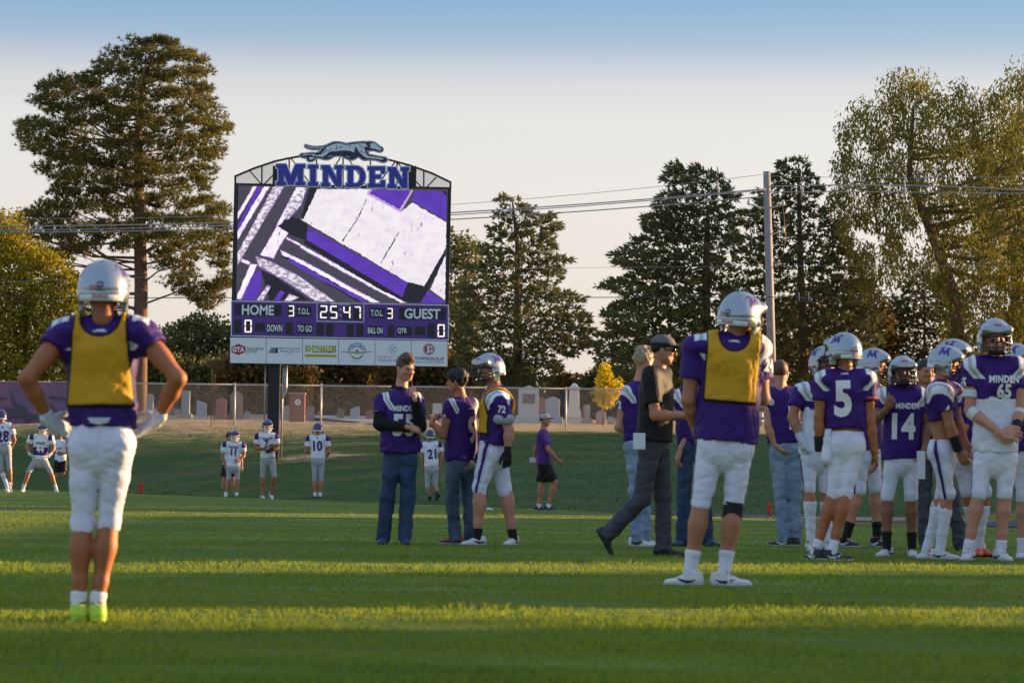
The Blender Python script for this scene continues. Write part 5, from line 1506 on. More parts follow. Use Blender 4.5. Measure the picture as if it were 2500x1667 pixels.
def ex_coach(i):
    HF, hc, s, e = i['HF'], i['hc'], i['s'], i['e']
    q = SDF(); q.ell((0, -.012, .062), (.088, .108, .075), k=.02); q.cuts = [lambda P: .045 - P[..., 2]]
    v, f = q.mesh(.007); co = put('cap', (v, f), HF, hc, s, [M_capG], e)
    q = SDF(); q.ell((0, -.012, .055), (.0905, .110, .05), k=.02); q.cuts = [lambda P: .03 - P[..., 2], lambda P: P[..., 2] - .068]
    v, f = q.mesh(.007); put('cap_band', (v, f), HF, hc, s, [M_capB], co)
    q = SDF(); q.ell((0, .125, .042), (.078, .095, .012), k=.02); v, f = q.mesh(.006); put('cap_brim', (v, f), HF, hc, s, [M_capB], co)
    q = SDF()
    for sg in (-1, 1): q.ell((sg * .034, .098, .008), (.03, .012, .02), k=.01); q.cone((sg * .062, .09, .012), (sg * .082, .0, .006), .004, .004, k=.006)
    v, f = q.mesh(.005); put('sunglasses', (v, f), HF, hc, s, [M_lens], e)
    q = SDF(); P0, T = i['P0'], i['T']; c = i['Q']['pr'] + np.array([-.10, -.15, .02]); q.box(c, (.05, .003, .068), .003); v, f = q.mesh(.008); link('play_card', mk(v, f, 'play_card', True), e, [M_paper])
P_('man in black polo, grey trousers and dark cap striding past the players', Z4, 1325,
   dict(hd=(392, 345), nk=(362, 422), sl=(392, 455, .17), sr=(330, 458, -.17), el=(385, 650, .25), er=(352, 655, -.22), wl=(520, 655, .22), wr=(490, 655, -.18), hl=(560, 650, .2), hr=(545, 652, -.15),
        pl=(368, 790, .09), pr=(328, 790, -.09), kl=(388, 1040, .10), kr=(292, 1045, -.08), al=(392, 1290, .08), ar=(132, 1215, -.06, 1), tl=(470, 1310, .06), tr=(185, 1310, -.06)),
   (1, -.12, -.05), tm=M_polo, top='loose', sleeve=.72, hem=.02, bottom='slacks', bm=M_slack, skin='mid', head='cap', hair=('crop', H_dk), shoe=(M_shB, M_soleB), hp=('relax', 'hold'), bulk=1.08, wr=.6, extra=ex_coach, waist=.1, loosen=.012, cat='person')
P_('blond bystander in purple jersey and pale jeans, half hidden behind the man in black polo', Z4, 1283,
   dict(hd=(300, 402), nk=(275, 478), sl=(222, 545, -.02), sr=(345, 540, .14), el=(178, 712, .0), er=(390, 700, .2), wl=(255, 735, .06), wr=(350, 740, .3), hl=(300, 740, .1), hr=(330, 740, .35),
        pl=(245, 800, -.02), pr=(312, 800, .08), kl=(262, 1020), kr=(300, 1020, .1), al=(268, 1245), ar=(298, 1240, .12), tl=(335, 1270, -.05), tr=(360, 1265, .1)),
   (.75, .6, 0), tm=M_homeL, top='loose', sleeve=.5, hem=.05, bottom='jeans', bm=M_jeanL, skin='fair', head='none', hair=('messy', H_bl), shoe=(M_shW, M_soleW), nums=[('2', 'sleevel', .08, .05, -.02, W)], bulk=.96)
P_('bystander in purple jersey and dark jeans, mostly hidden behind the player with the knee sleeve', Z4, 1280,
   dict(hd=(520, 425), nk=(525, 492), sl=(478, 565, -.02), sr=(595, 565, .05), el=(525, 710, -.05), er=(610, 710, .1), wl=(472, 820, -.08), wr=(600, 820, .1), hl=(458, 865, -.08), hr=(596, 870, .1),
        pl=(498, 810), pr=(580, 810, .05), kl=(488, 1030), kr=(590, 1030, .05), al=(484, 1245), ar=(598, 1240, .08), tl=(450, 1265, -.1), tr=(640, 1260, -.02)),
   (-.5, .8, 0), tm=M_homeL, top='loose', sleeve=.5, hem=.03, bottom='jeans', bm=M_jeanD, skin='fair', head='none', hair=('crop', H_br), shoe=(M_shU, M_soleB), bulk=.98)
def ex_jeans(i):
    strap(i, 'belt', i['P0'] + np.array([0, 0, .085]), i['P0'] + np.array([0, 0, .12]), .150 * i['s'], .150 * i['s'], M_gloveB) if False else None
P_('bareheaded bystander in purple jersey and pale jeans with one hand on a back pocket', Z5, 1370,
   dict(hd=(147, 395), nk=(150, 450), sl=(88, 515), sr=(220, 512, .04), el=(82, 690, -.06), er=(245, 690, .08), wl=(122, 800, -.08), wr=(240, 820, .1), hl=(165, 840, -.10), hr=(245, 870, .1),
        pl=(135, 835), pr=(215, 835, .03), kl=(155, 1080), kr=(228, 1080, .03), al=(172, 1345), ar=(236, 1340, .05), tl=(120, 1365, .05), tr=(240, 1360, .2)),
   (0, 1, -.02), tm=M_homeL, top='loose', sleeve=.22, hem=.085, bottom='jeans', bm=M_jeanL, skin='fair', head='none', hair=('crop', H_br), shoe=(M_shB, M_soleW), nums=[('1', 'back', .27, .02, .06, W)], waist=.10, bulk=.98)
P_('helmeted player in white undershirt standing behind the jersey 5 player', Z5, 1400,
   dict(hd=(402, 325), nk=(390, 430), sl=(270, 500, -.02), sr=(430, 500, .1), el=(215, 640, -.05), er=(450, 640, .1), wl=(265, 765, -.1), wr=(430, 760, .0), hl=(285, 830, -.12), hr=(400, 820, -.05),
        pl=(310, 870), pr=(390, 870, .05), kl=(312, 1030, -.03), kr=(405, 1030, .05), al=(322, 1345), ar=(418, 1330, .06), tl=(335, 1390, -.15), tr=(440, 1370, -.1)),
   (.5, -.85, 0), tm=M_home, hem=.38, bm=M_pants, knee=.05, skin='mid', under=(M_wshirt, .3, .02), shoe=(M_shW, M_soleW), sock=(M_sockW, .72), glove=(M_gloveW, M_gloveW), bulk=.98)
def ex_5(i):
    Q, s, e = i['Q'], i['s'], i['e']
    d = nrm(Q['wl'] - Q['el']); strap(i, 'wrist_coach', Q['wl'] - d * .12, Q['wl'] + d * .01, .05 * s, .043 * s, M_gloveB)
    q = SDF(); P0, T = i['P0'], i['T']; c = P0 + T[:, 0] * (-.15) * s - T[:, 1] * .06 * s; q.cone(c + T[:, 2] * .1 * s, c - T[:, 2] * .11 * s - T[:, 0] * .02, .035 * s, .048 * s, k=.02); q.disp = wrinkle(.008, 50, 4, (1, 1, .3)); v, f = q.mesh(.011); link('towel', mk(v, f, 'towel', True), e, [M_wshirt])
    d = nrm(Q['er'] - Q['sr']); L = np.linalg.norm(Q['er'] - Q['sr']); strap(i, 'sleeve_band', Q['sr'] + d * L * .44, Q['sr'] + d * L * .5, .081 * s, .078 * s, M_shO)
P_('player wearing purple jersey 5, seen from behind with a towel at his waist', Z5, 1450,
   dict(hd=(508, 258), nk=(512, 372), sl=(392, 440), sr=(638, 432), el=(368, 640, -.02), er=(655, 655, -.02), wl=(374, 825, .02), wr=(682, 850, .02), hl=(385, 930, .05), hr=(692, 915, .06),
        pl=(472, 800), pr=(568, 800), kl=(452, 1065), kr=(520, 1065, -.03), al=(352, 1392), ar=(442, 1400, -.05), tl=(300, 1430, .12), tr=(545, 1440, -.02)),
   (-.55, .83, 0), tm=M_home, hem=.135, bm=M_pants, knee=.05, skin='tan', shoe=(M_shB, M_soleW), sock=(M_sockW, .17), glove=(M_gloveW, None), hp=('relax', 'relax'), nums=[('5', 'back', .30, .075, -.03, W), ('DOG', 'back', .07, .285, -.01, W)], extra=ex_5, waist=.12, bulk=1.0, sleeve=.56)
P_('helmeted player in profile between the jersey 5 and jersey 14 players', Z5, 1375,
   dict(hd=(680, 335), nk=(640, 440), sl=(690, 510, .14), sr=(590, 515, -.1), el=(700, 650, .2), er=(600, 660, -.12), wl=(720, 790, .2), wr=(640, 790, -.1), hl=(730, 850, .2), hr=(660, 850, -.1),
        pl=(660, 850, .06), pr=(600, 850, -.05), kl=(685, 1040, .06), kr=(592, 1050, -.05), al=(695, 1330, .08), ar=(520, 1330, -.05), tl=(730, 1360, .0), tr=(560, 1365, -.12)),
   (1, -.1, -.05), tm=M_home, hem=.05, bm=M_pants, knee=.05, skin='fair', shoe=(M_shB, M_soleW), sock=(M_sockB, .32), bulk=1.02)
def ex_14(i):
    HF, hc, s, e = i['HF'], i['hc'], i['s'], i['e']
    eyeblack(i)
def eyeblack(i):
    HF, hc, s, e = i['HF'], i['hc'], i['s'], i['e']; q = SDF()
    for sg in (-1, 1): q.ell((sg * .036, .084, -.022), (.016, .008, .012), k=.005)
    v, f = q.mesh(.005); put('eye_black', (v, f), HF, hc, s, [M_eye], e)
P_('player wearing purple jersey 14, facing the field with one hand raised to his facemask', Z5, 1428,
   dict(hd=(838, 378), nk=(840, 478), sl=(930, 530), sr=(722, 530), el=(985, 680, .0), er=(684, 655, -.06), wl=(960, 800, -.06), wr=(752, 590, -.16), hl=(950, 860, -.08), hr=(790, 515, -.20),
        pl=(885, 880), pr=(785, 880), kl=(886, 1085, -.02), kr=(752, 1085, -.02), al=(892, 1345, .02), ar=(748, 1372, -.02), tl=(905, 1400, -.25), tr=(690, 1420, -.18)),
   (0, -1, .0), tm=M_home, hem=.0, bm=M_pants, knee=.05, skin='brown', shoe=(M_shW, M_soleW), sock=(M_sockB, .30), hp=('relax', 'fist'), pn=(None, (.2, 1, .1)), nums=[('14', 'front', .245, -.025, 0, W), ('MINDEN', 'front', .055, .155, .03, W)], extra=ex_14, waist=.1, bulk=1.03, sleeve=.55)
def ex_4(i):
    Q, s = i['Q'], i['s']; d = nrm(Q['wr'] - Q['er']); strap(i, 'forearm_guard', Q['wr'] - d * .16, Q['wr'] - d * .01, .05 * s, .041 * s, M_gloveB)
    # a play sheet tucked at the waist
    q = SDF(); c = i['P0'] + np.array([-.20, -.05, -.12]) ; q.box(c, (.035, .003, .12), .003); v, f = q.mesh(.009); link('play_sheet', mk(v, f, 'play_sheet', True), i['e'], [M_paper])
P_('player wearing sleeve number 4 with bare midriff and long white socks, turned sideways', Z5, 1442,
   dict(hd=(1088, 325), nk=(1050, 440), sl=(1110, 500, .17), sr=(1060, 508, -.16), el=(1150, 660, .2), er=(1105, 690, -.18), wl=(1190, 780, .18), wr=(1158, 835, -.12), hl=(1205, 850, .15), hr=(1195, 905, -.10),
        pl=(1090, 835, .08), pr=(1048, 835, -.08), kl=(1065, 1075, .06), kr=(1090, 1075, -.08), al=(975, 1355, .10), ar=(1050, 1390, -.08), tl=(930, 1400, -.02), tr=(1130, 1425, -.12)),
   (.95, -.15, -.12), tm=M_home, hem=.27, bm=M_pants, knee=.05, skin='mid', shoe=(M_shW, M_soleW), sock=(M_sockW, .9), nums=[('4', 'sleever', .075, .075, 0.02, W)], extra=ex_4, waist=.10, bulk=1.04, sleeve=.55)
P_('helmeted player with orange shoes hidden behind the jersey 4 player', Z5, 1428,
   dict(hd=(1128, 290), nk=(1130, 385), sl=(1210, 450, .1), sr=(1080, 450, .05), el=(1215, 600, .1), er=(1070, 610, .1), wl=(1205, 700, -.05), wr=(1120, 720, .1), hl=(1190, 720, -.1), hr=(1150, 760, .1),
        pl=(1225, 850, .05), pr=(1160, 850, .05), kl=(1300, 1060, .0), kr=(1200, 1060, .05), al=(1265, 1380, .05), ar=(1275, 1370, .1), tl=(1265, 1405, -.25), tr=(1330, 1400, .0)),
   (.9, -.3, 0), tm=M_home, hem=.05, bm=M_pants, knee=.05, skin='tan', shoe=(M_shO, M_soleB), sock=(M_sockW, .75))
P_('dark haired man in dark clothes, mostly hidden between the jersey 14 and jersey 4 players', Z5, 1388,
   dict(hd=(968, 390), nk=(980, 470), sl=(1060, 540), sr=(910, 540), el=(1075, 690), er=(905, 690), wl=(1060, 810, -.05), wr=(925, 800, -.1), hl=(1050, 860, -.05), hr=(940, 850, -.1),
        pl=(1030, 840), pr=(955, 840), kl=(1120, 1090), kr=(965, 1090), al=(1160, 1345), ar=(965, 1345), tl=(1185, 1375, -.2), tr=(945, 1375, -.2)),
   (.35, -.93, -.05), tm=M_polo, top='loose', sleeve=.6, hem=.0, bottom='slacks', bm=M_slack, skin='mid', head='none', hair=('crop', H_dk), shoe=(M_shB, M_soleB), cat='person')
def ex_65(i):
    Q, s = i['Q'], i['s']
    d = nrm(Q['er'] - Q['sr']); L = np.linalg.norm(Q['er'] - Q['sr']); strap(i, 'arm_band', Q['sr'] + d * L * .52, Q['sr'] + d * L * .70, .064 * s, .060 * s, M_band)
    d2 = nrm(Q['wr'] - Q['er']); strap(i, 'elbow_band', Q['er'] - d * .0 + d2 * .01, Q['er'] + d2 * .085, .053 * s, .052 * s, M_band)
    d2 = nrm(Q['wl'] - Q['el']); strap(i, 'elbow_band', Q['el'] + d2 * .0, Q['el'] + d2 * .045, .053 * s, .052 * s, M_band); strap(i, 'wrist_band', Q['wl'] - d2 * .06, Q['wl'], .043 * s, .038 * s, M_gloveB)
    T, P0 = i['T'], i['P0']
    # studded edge of the shoulder pads
    q = SDF(); zc = P0 + T[:, 2] * .465 * s; q.cone(zc - T[:, 2] * .04, zc + T[:, 2] * .04, .168 * s, .168 * s, k=.02, flat=(T[:, 1], .72), cuts=[(zc - T[:, 2] * .017 * s, -T[:, 2]), (zc + T[:, 2] * .02 * s, T[:, 2])]); v, f = q.mesh(.012); link('pad_edge', mk(v, f, 'pad_edge', True), i['e'], [M_gloveB])
    eyeblack(i)
P_('tall player wearing jersey 65 over a long white shirt, hands clasped in front', Z5, 1452,
   dict(hd=(1358, 185), nk=(1362, 305), sl=(1485, 365), sr=(1232, 365), el=(1492, 610, -.04), er=(1215, 605, -.04), wl=(1482, 700, -.16), wr=(1395, 735, -.20), hl=(1450, 745, -.22), hr=(1470, 745, -.24),
        pl=(1425, 870), pr=(1295, 870), kl=(1412, 1075, -.02), kr=(1268, 1075, -.02), al=(1392, 1398, .0), ar=(1208, 1398, .0), tl=(1450, 1435, -.2), tr=(1175, 1440, -.22)),
   (0.05, -1, -.02), tm=M_home, hem=.46, bm=M_pants, knee=.04, skin='fair', under=(M_wshirt, .3, .04), shoe=(M_shW, M_soleW), sock=(M_sockW, .17), hp=('hold', 'hold'), pn=((-.3, .9, -.3), (.3, .9, -.3)), nums=[('65', 'sleever', .085, .045, -.03, W), ('65', 'front', .115, .125, .05, W), ('MINDEN', 'front', .058, .225, .05, W)], extra=ex_65, waist=.1, bulk=1.0, sleeve=.46)
P_('helmeted player in purple standing behind the jersey 65 player', Z5, 1440,
   dict(hd=(1478, 315), nk=(1520, 415), sl=(1600, 480), sr=(1500, 480), el=(1640, 640), er=(1500, 650, .0), wl=(1640, 780), wr=(1520, 780, -.05), hl=(1640, 840), hr=(1530, 850, -.08),
        pl=(1580, 860), pr=(1515, 860), kl=(1590, 1090), kr=(1515, 1090), al=(1600, 1390), ar=(1510, 1395), tl=(1620, 1420, -.2), tr=(1490, 1425, -.2)),
   (.9, -.3, 0), tm=M_home, hem=.05, bm=M_pants, knee=.05, skin='fair', shoe=(M_shW, M_soleW), sock=(M_sockW, .2))
def ex_55(i):
    Q, s, e, T, NK = i['Q'], i['s'], i['e'], i['T'], i['Q']['nk']
    for sd in 'lr':
        q = SDF(); sh, el_, wr_ = Q['s' + sd], Q['e' + sd], Q['w' + sd]; q.cone(sh + (el_ - sh) * .1, el_, .066 * s, .064 * s, k=.03); d = nrm(wr_ - el_); q.cone(el_, wr_, .063 * s, .045 * s, k=.03, cuts=[(wr_ - d * .01, d)])
        q.disp = wrinkle(.006, 40, 3); v, f = q.mesh(.0125); link('hoodie_sleeve', mk(v, f, 'hoodie_sleeve', True), e, [M_hood])
    q = SDF(); c = NK - T[:, 1] * .045 * s; q.ell(c - T[:, 2] * .008 * s, np.array([.088, .062, .042]) * s, T, k=.03); q.cone(NK - T[:, 2] * .12 * s, NK - T[:, 2] * .055 * s, .10 * s, .078 * s, k=.03); q.cone(NK + T[:, 1] * .085 * s - T[:, 2] * .14 * s, NK + T[:, 1] * .02 * s - T[:, 2] * .075 * s, .025 * s, .060 * s, k=.03); v, f = q.mesh(.011); link('hood', mk(v, f, 'hood', True), e, [M_hood])
P_('curly haired bystander in jersey 55 over a black hoodie, one hand at his chin', Z3, 1425,
   dict(hd=(306, 226), nk=(276, 345), sl=(380, 435, .05), sr=(142, 440, -.05), el=(408, 615, -.06), er=(132, 600, -.10), wl=(368, 412, -.24), wr=(340, 628, -.24), hl=(345, 335, -.20), hr=(400, 645, -.18),
        pl=(325, 830), pr=(218, 830), kl=(322, 1090, -.02), kr=(188, 1090, -.03), al=(305, 1385), ar=(155, 1385), tl=(318, 1410, -.22), tr=(135, 1412, -.22)),
   (.62, -.75, -.22), tm=M_homeL, top='loose', sleeve=.55, hem=.045, bottom='jeans', bm=M_jeanD, skin='fair', head='none', hair=('messy', H_br), shoe=(M_shU, M_soleB), hp=('fist', 'relax'), pn=((-.5, .6, 0), (0, .7, -.5)), nums=[('55', 'sleever', .085, .08, -.01, W), ('55', 'front', .22, -.01, .0, W), ('MINDEN', 'front', .058, .15, .01, W)], extra=ex_55, waist=.1, bulk=1.08, loosen=.012)
def ex_9(i):
    HF, hc, s, e = i['HF'], i['hc'], i['s'], i['e']
    q = SDF()
    for sg in (-1, 1): q.ell((sg * .034, .102, .006), (.03, .006, .022), k=.004); q.cone((sg * .06, .096, .012), (sg * .082, .0, .008), .004, .004, k=.004)
    v, f = q.mesh(.005); put('glasses', (v, f), HF, hc, s, [M_glass], e)
P_('black haired bystander in glasses and jersey 9 holding his hands before his chest', Z3, 1425,
   dict(hd=(658, 310), nk=(690, 402), sl=(616, 472, -.10), sr=(760, 462, .06), el=(566, 680, -.10), er=(640, 680, .22), wl=(487, 590, -.02), wr=(500, 600, .16), hl=(505, 540, .04), hr=(500, 540, .1),
        pl=(640, 885, -.05), pr=(735, 885, .05), kl=(628, 1115, -.05), kr=(738, 1115, .07), al=(645, 1385, -.04), ar=(752, 1370, .10), tl=(575, 1410, -.04), tr=(720, 1390, .1)),
   (-.85, .15, -.05), tm=M_homeL, top='loose', sleeve=.42, hem=.05, bottom='jeans', bm=M_jeanM, skin='mid', head='none', hair=('mop', H_dk), shoe=(M_shR, M_soleW), hp=('grip', 'grip'), nums=[('9', 'back', .30, -.0, .06, M_numT), ('9', 'sleevel', .085, .075, 0, W), ('DOG', 'back', .07, .21, .04, W)], waist=.1, bulk=1.0, loosen=.012)
def ex_72(i):
    q = SDF(); Q, s = i['Q'], i['s']; d = nrm(Q['el'] - Q['sl']); c = Q['sl'] + d * .175 * s + np.array([-.01, -.06, 0]); q.cone(c - np.array([.055 * s, 0, 0]), c + np.array([.055 * s, 0, 0]), .05 * s, .05 * s, k=.01, flat=(np.array([0, 1., 0]), .6)); v, f = q.mesh(.009); o = link('arm_pad', mk(v, f, 'arm_pad', True), i['e'], [M_grey])
P_('heavy player wearing sleeve number 72 and a yellow pinnie, looking back over his shoulder', Z3, 1432,
   dict(hd=(880, 212), nk=(940, 345), sl=(945, 455, -.16), sr=(915, 445, .20), el=(1015, 640, -.18), er=(850, 640, .25), wl=(1005, 790, -.18), wr=(830, 780, .25), hl=(1002, 900, -.18), hr=(830, 850, .25),
        pl=(880, 800, -.06), pr=(930, 800, .10), kl=(815, 1040, -.08), kr=(988, 1050, .08), al=(800, 1375, -.08), ar=(1042, 1385, .08), tl=(728, 1410, -.14), tr=(985, 1420, -.10)),
   (-.80, -.60, -.05), tm=M_home, hem=.085, bm=M_pants, knee=.06, skin='fair', shoe=(M_shW, M_soleW), sock=(M_sockB, .16), glove=(M_gloveB, M_gloveB), bib=(.19, .150, .168, .10), nums=[('72', 'sleevel', .075, .0, 0, W)], extra=ex_72, waist=.12, bulk=1.16, sleeve=.62)
P_('visiting player wearing white jersey 21 walking away', Z3, 1148,
   dict(hd=(475, 675), nk=(478, 722), sl=(432, 750), sr=(540, 745), el=(420, 830), er=(560, 825), wl=(425, 885, .05), wr=(550, 885, .05), hl=(430, 905, .08), hr=(548, 905, .08),
        pl=(462, 910), pr=(512, 910), kl=(458, 1025), kr=(510, 1022), al=(478, 1125), ar=(532, 1085, -.12, 1), tl=(480, 1140, .2), tr=(538, 1140, -.10)),
   (-.1, 1, 0), tm=M_away, hem=.06, bm=M_gpants, knee=.05, skin='mid', head='purple', shoe=(M_shB, M_soleB), sock=(M_sockB, .3), nums=[('21', 'back', .25, .03, .03, M_numP)], group=GA)
def ex_cap(i):
    HF, hc, s, e = i['HF'], i['hc'], i['s'], i['e']
    q = SDF(); q.ell((0, -.012, .05), (.089, .11, .085), k=.02); q.cuts = [lambda P: .03 - P[..., 2]]; v, f = q.mesh(.008); co = put('cap', (v, f), HF, hc, s, [M_capL], e)
    q = SDF(); q.ell((0, .11, .038), (.07, .08, .012), k=.02); v, f = q.mesh(.007); put('cap_brim', (v, f), HF, hc, s, [M_capP], co)
    q = SDF(); q.box(i['Q']['wl'] + np.array([-.03, -.02, -.05]), (.06, .004, .045), .003); v, f = q.mesh(.009); link('paper', mk(v, f, 'paper', True), e, [M_paper])
P_('man in grey cap, purple tee shirt and black shorts walking along the field edge', Z3, 1195,
   dict(hd=(1263, 575), nk=(1248, 632), sl=(1265, 670, .17), sr=(1235, 675, -.16), el=(1195, 770, .2), er=(1282, 775, -.2), wl=(1192, 830, .2), wr=(1345, 845, -.16), hl=(1195, 860, .2), hr=(1370, 875, -.14),
        pl=(1255, 880, .08), pr=(1262, 880, -.08), kl=(1240, 1010, .08), kr=(1325, 1000, -.06), al=(1220, 1165, .08), ar=(1285, 1155, -.06), tl=(1260, 1185, .06), tr=(1345, 1190, -.06)),
   (1, -.2, 0), tm=M_tee, top='loose', sleeve=.75, hem=.0, bottom='shorts', bm=M_black, knee=.9, skin='mid', head='cap', hair=('crop', H_br), shoe=(M_shB, M_soleW), sock=(M_sockW, .1), bulk=1.06, extra=ex_cap, loosen=.015)
P_('visiting player wearing white jersey 28 walking away at the field edge', Z7, 1128,
   dict(hd=(8, 428), nk=(28, 490), sl=(-35, 530), sr=(98, 530), el=(-60, 640), er=(132, 645), wl=(-40, 710, .1), wr=(110, 712, .08), hl=(-25, 740, .1), hr=(95, 740, .1),
        pl=(10, 735), pr=(70, 735), kl=(12, 905), kr=(85, 905), al=(68, 1095), ar=(100, 1050, .1, 1), tl=(85, 1120, .1), tr=(125, 1110, .15)),
   (-.3, .95, 0), tm=M_away, hem=.12, bm=M_gpants, knee=.05, skin='mid', head='purple', shoe=(M_shW, M_soleW), sock=((M_sockW, .8), (None, 0)), nums=[('28', 'back', .27, .0, 0, M_numP), ('M', 'back', .06, .24, 0, M_numP)], group=GA)
P_('visiting player wearing jersey 44, feet wide apart and hands on his thighs', Z7, 1124,
   dict(hd=(388, 548), nk=(378, 618), sl=(462, 630), sr=(288, 630), el=(492, 720), er=(245, 710), wl=(462, 778, -.1), wr=(268, 778, -.1), hl=(432, 815, -.15), hr=(305, 815, -.15),
        pl=(405, 845), pr=(325, 845), kl=(458, 935, -.05), kr=(262, 935, -.05), al=(512, 1090), ar=(210, 1090), tl=(530, 1110, -.2), tr=(195, 1110, -.2)),
   (.1, -1, -.1), tm=M_awayP, hem=.05, bm=M_gpants, knee=.06, skin='mid', head='purple', shoe=(M_shW, M_soleW), sock=(M_sockW, .25), glove=(M_gloveW, M_gloveW), nums=[('44', 'front', .19, -.03, 0, W), ('EAGLES', 'front', .066, .13, .0, M_numP)], group=GA, s=1.02, bulk=1.12)
P_('visiting player in white jersey 8 and black shorts behind the wide standing player', Z7, 1098,
   dict(hd=(545, 590), nk=(548, 640), sl=(610, 670), sr=(490, 670), el=(640, 760), er=(480, 750), wl=(580, 770, -.1), wr=(535, 770, -.1), hl=(560, 775, -.12), hr=(560, 772, -.12),
        pl=(580, 850), pr=(525, 850), kl=(575, 970), kr=(520, 970), al=(578, 1075), ar=(515, 1075), tl=(590, 1090, -.2), tr=(505, 1090, -.2)),
   (.2, -1, 0), tm=M_away, top='loose', sleeve=.4, hem=.0, bottom='shorts', bm=M_black, knee=.75, skin='mid', head='none', hair=('crop', H_dk), shoe=(M_shW, M_soleW), sock=(M_sockW, .3), nums=[('8', 'front', .14, -.08, -.03, M_numP), ('EAGLES', 'front', .045, .07, -.02, M_numP)], group=GA, s=.98)
P_('visiting player wearing white jersey 11 with his undershirt hanging out', Z6, 1228,
   dict(hd=(1072, 640), nk=(1068, 705), sl=(1148, 730), sr=(978, 730), el=(1160, 830), er=(955, 840), wl=(1118, 875, -.12), wr=(982, 935), hl=(1100, 880, -.16), hr=(990, 975),
        pl=(1092, 945), pr=(1020, 945), kl=(1095, 1055), kr=(1012, 1055), al=(1090, 1200), ar=(986, 1200), tl=(1095, 1220, -.2), tr=(975, 1220, -.2)),
   (0, -1, 0), tm=M_away, hem=.26, bm=M_gpants, knee=.04, under=(M_wshirt, .7, .02), skin='mid', head='purple', shoe=(M_shW, M_soleW), sock=(M_sockW, .1), nums=[('11', 'front', .19, .06, -.0, M_numP), ('EAGLES', 'front', .066, .185, .0, M_numP)], group=GA, s=.98, hp=('fist', 'relax'))
P_('person in white shirt and black shorts standing half hidden behind the jersey 11 player', Z6, 1222,
   dict(hd=(1020, 655), nk=(1015, 715), sl=(1090, 755), sr=(960, 755), el=(1130, 860), er=(965, 860), wl=(1140, 930), wr=(975, 930), hl=(1150, 970), hr=(980, 960),
        pl=(1050, 950), pr=(985, 950), kl=(1052, 1080), kr=(962, 1080), al=(1050, 1190), ar=(955, 1190), tl=(1030, 1215, -.2), tr=(945, 1215, -.2)),
   (0, -1, 0), tm=M_wshirt, top='loose', sleeve=.5, hem=-.02, bottom='shorts', bm=M_black, knee=.6, skin='mid', head='none', hair=('mop', H_dk), shoe=(M_shW, M_soleW), sock=(M_sockB, .2), group=GA, Y0=88.5, s=.95)
I7 = P_('visiting player wearing white jersey 7 holding a football in both hands', Z6, 1245,
   dict(hd=(1383, 540), nk=(1380, 610), sl=(1465, 650), sr=(1292, 650), el=(1485, 765), er=(1275, 765), wl=(1450, 775, -.18), wr=(1340, 765, -.18), hl=(1420, 765, -.22), hr=(1385, 775, -.22),
        pl=(1425, 870), pr=(1350, 870), kl=(1448, 1030, -.04), kr=(1338, 1035), al=(1422, 1190, .05, 1), ar=(1340, 1215), tl=(1440, 1240, -.1), tr=(1350, 1240, -.2)),
   (.05, -1, -.1), tm=M_away, hem=.04, bm=M_gpants, knee=.03, skin='tan', head='purple', shoe=(M_shW, M_soleW), sock=None, nums=[('7', 'front', .19, .06, -.01, M_numP), ('EAGLES', 'front', .066, .185, .01, M_numP)], group=GA, hp=('hold', 'hold'))
P_('visiting player wearing white jersey 10, seen from behind near the scoreboard', Z6, 1256,
   dict(hd=(1866, 568), nk=(1866, 635), sl=(1785, 670), sr=(1948, 670), el=(1752, 790), er=(1972, 795), wl=(1795, 800, .12), wr=(1945, 845, .12), hl=(1825, 805, .2), hr=(1925, 850, .2),
        pl=(1838, 880), pr=(1898, 880), kl=(1836, 1055), kr=(1896, 1058), al=(1842, 1205), ar=(1888, 1225), tl=(1842, 1240, .2), tr=(1895, 1250, .2)),
   (0, 1, 0), tm=M_away, hem=.05, bm=M_gpants, knee=.04, skin='mid', head='purple', shoe=(M_shB, M_soleW), sock=(M_sockW, .22), nums=[('10', 'back', .26, .05, 0, M_numP), ('M', 'back', .05, .235, 0, M_numP)], group=GA)
P_('person in white shoes almost wholly hidden behind the heavy player in the pinnie', Z3, 1192,
   dict(hd=(862, 560), nk=(860, 620), sl=(900, 660), sr=(815, 660), el=(905, 760), er=(812, 760), wl=(895, 840), wr=(820, 840), hl=(890, 880), hr=(825, 880),
        pl=(880, 880), pr=(845, 880), kl=(850, 1020), kr=(830, 1020), al=(845, 1165), ar=(825, 1165), tl=(905, 1180, -.02), tr=(850, 1180, 0)),
   (1, -.2, 0), tm=M_tee, top='loose', sleeve=.6, hem=.0, bottom='slacks', bm=M_slack, skin='mid', head='none', hair=('crop', H_br), shoe=(M_shW, M_soleW), bulk=.9)
# football
bq = I7['base'] + (I7['Q']['hl'] + I7['Q']['hr']) / 2 + np.array([.02, -.10, .02])
fo = empty('football', bq, 'brown leather football held by the jersey 7 player', 'football')
q = SDF(); q.disp = None; q.ell((0, 0, 0), (.14, .086, .086), k=.01)
v, f = q.mesh(.012); ax = np.array(frame((.25, -.1, -1), (1, 0, 0)))
FM = np.stack([nrm([.55, -.2, .55]), nrm(np.cross([0, 0, 1.], [.55, -.2, .55])), nrm(np.cross([.55, -.2, .55], np.cross([0, 0, 1.], [.55, -.2, .55])))], 1)
link('leather', mk(v @ FM.T, f, 'leather', True), fo, [mat('football_leather', (.13, .045, .025), .5, .2, 40)])
m = MB()
for t in (-.4, -.2, 0, .2, .4): m.box(FM @ np.array([t * .09, -.083 - .002, .012]), (.004, .004, .018), FM)
m.build('laces', M_num, fo)
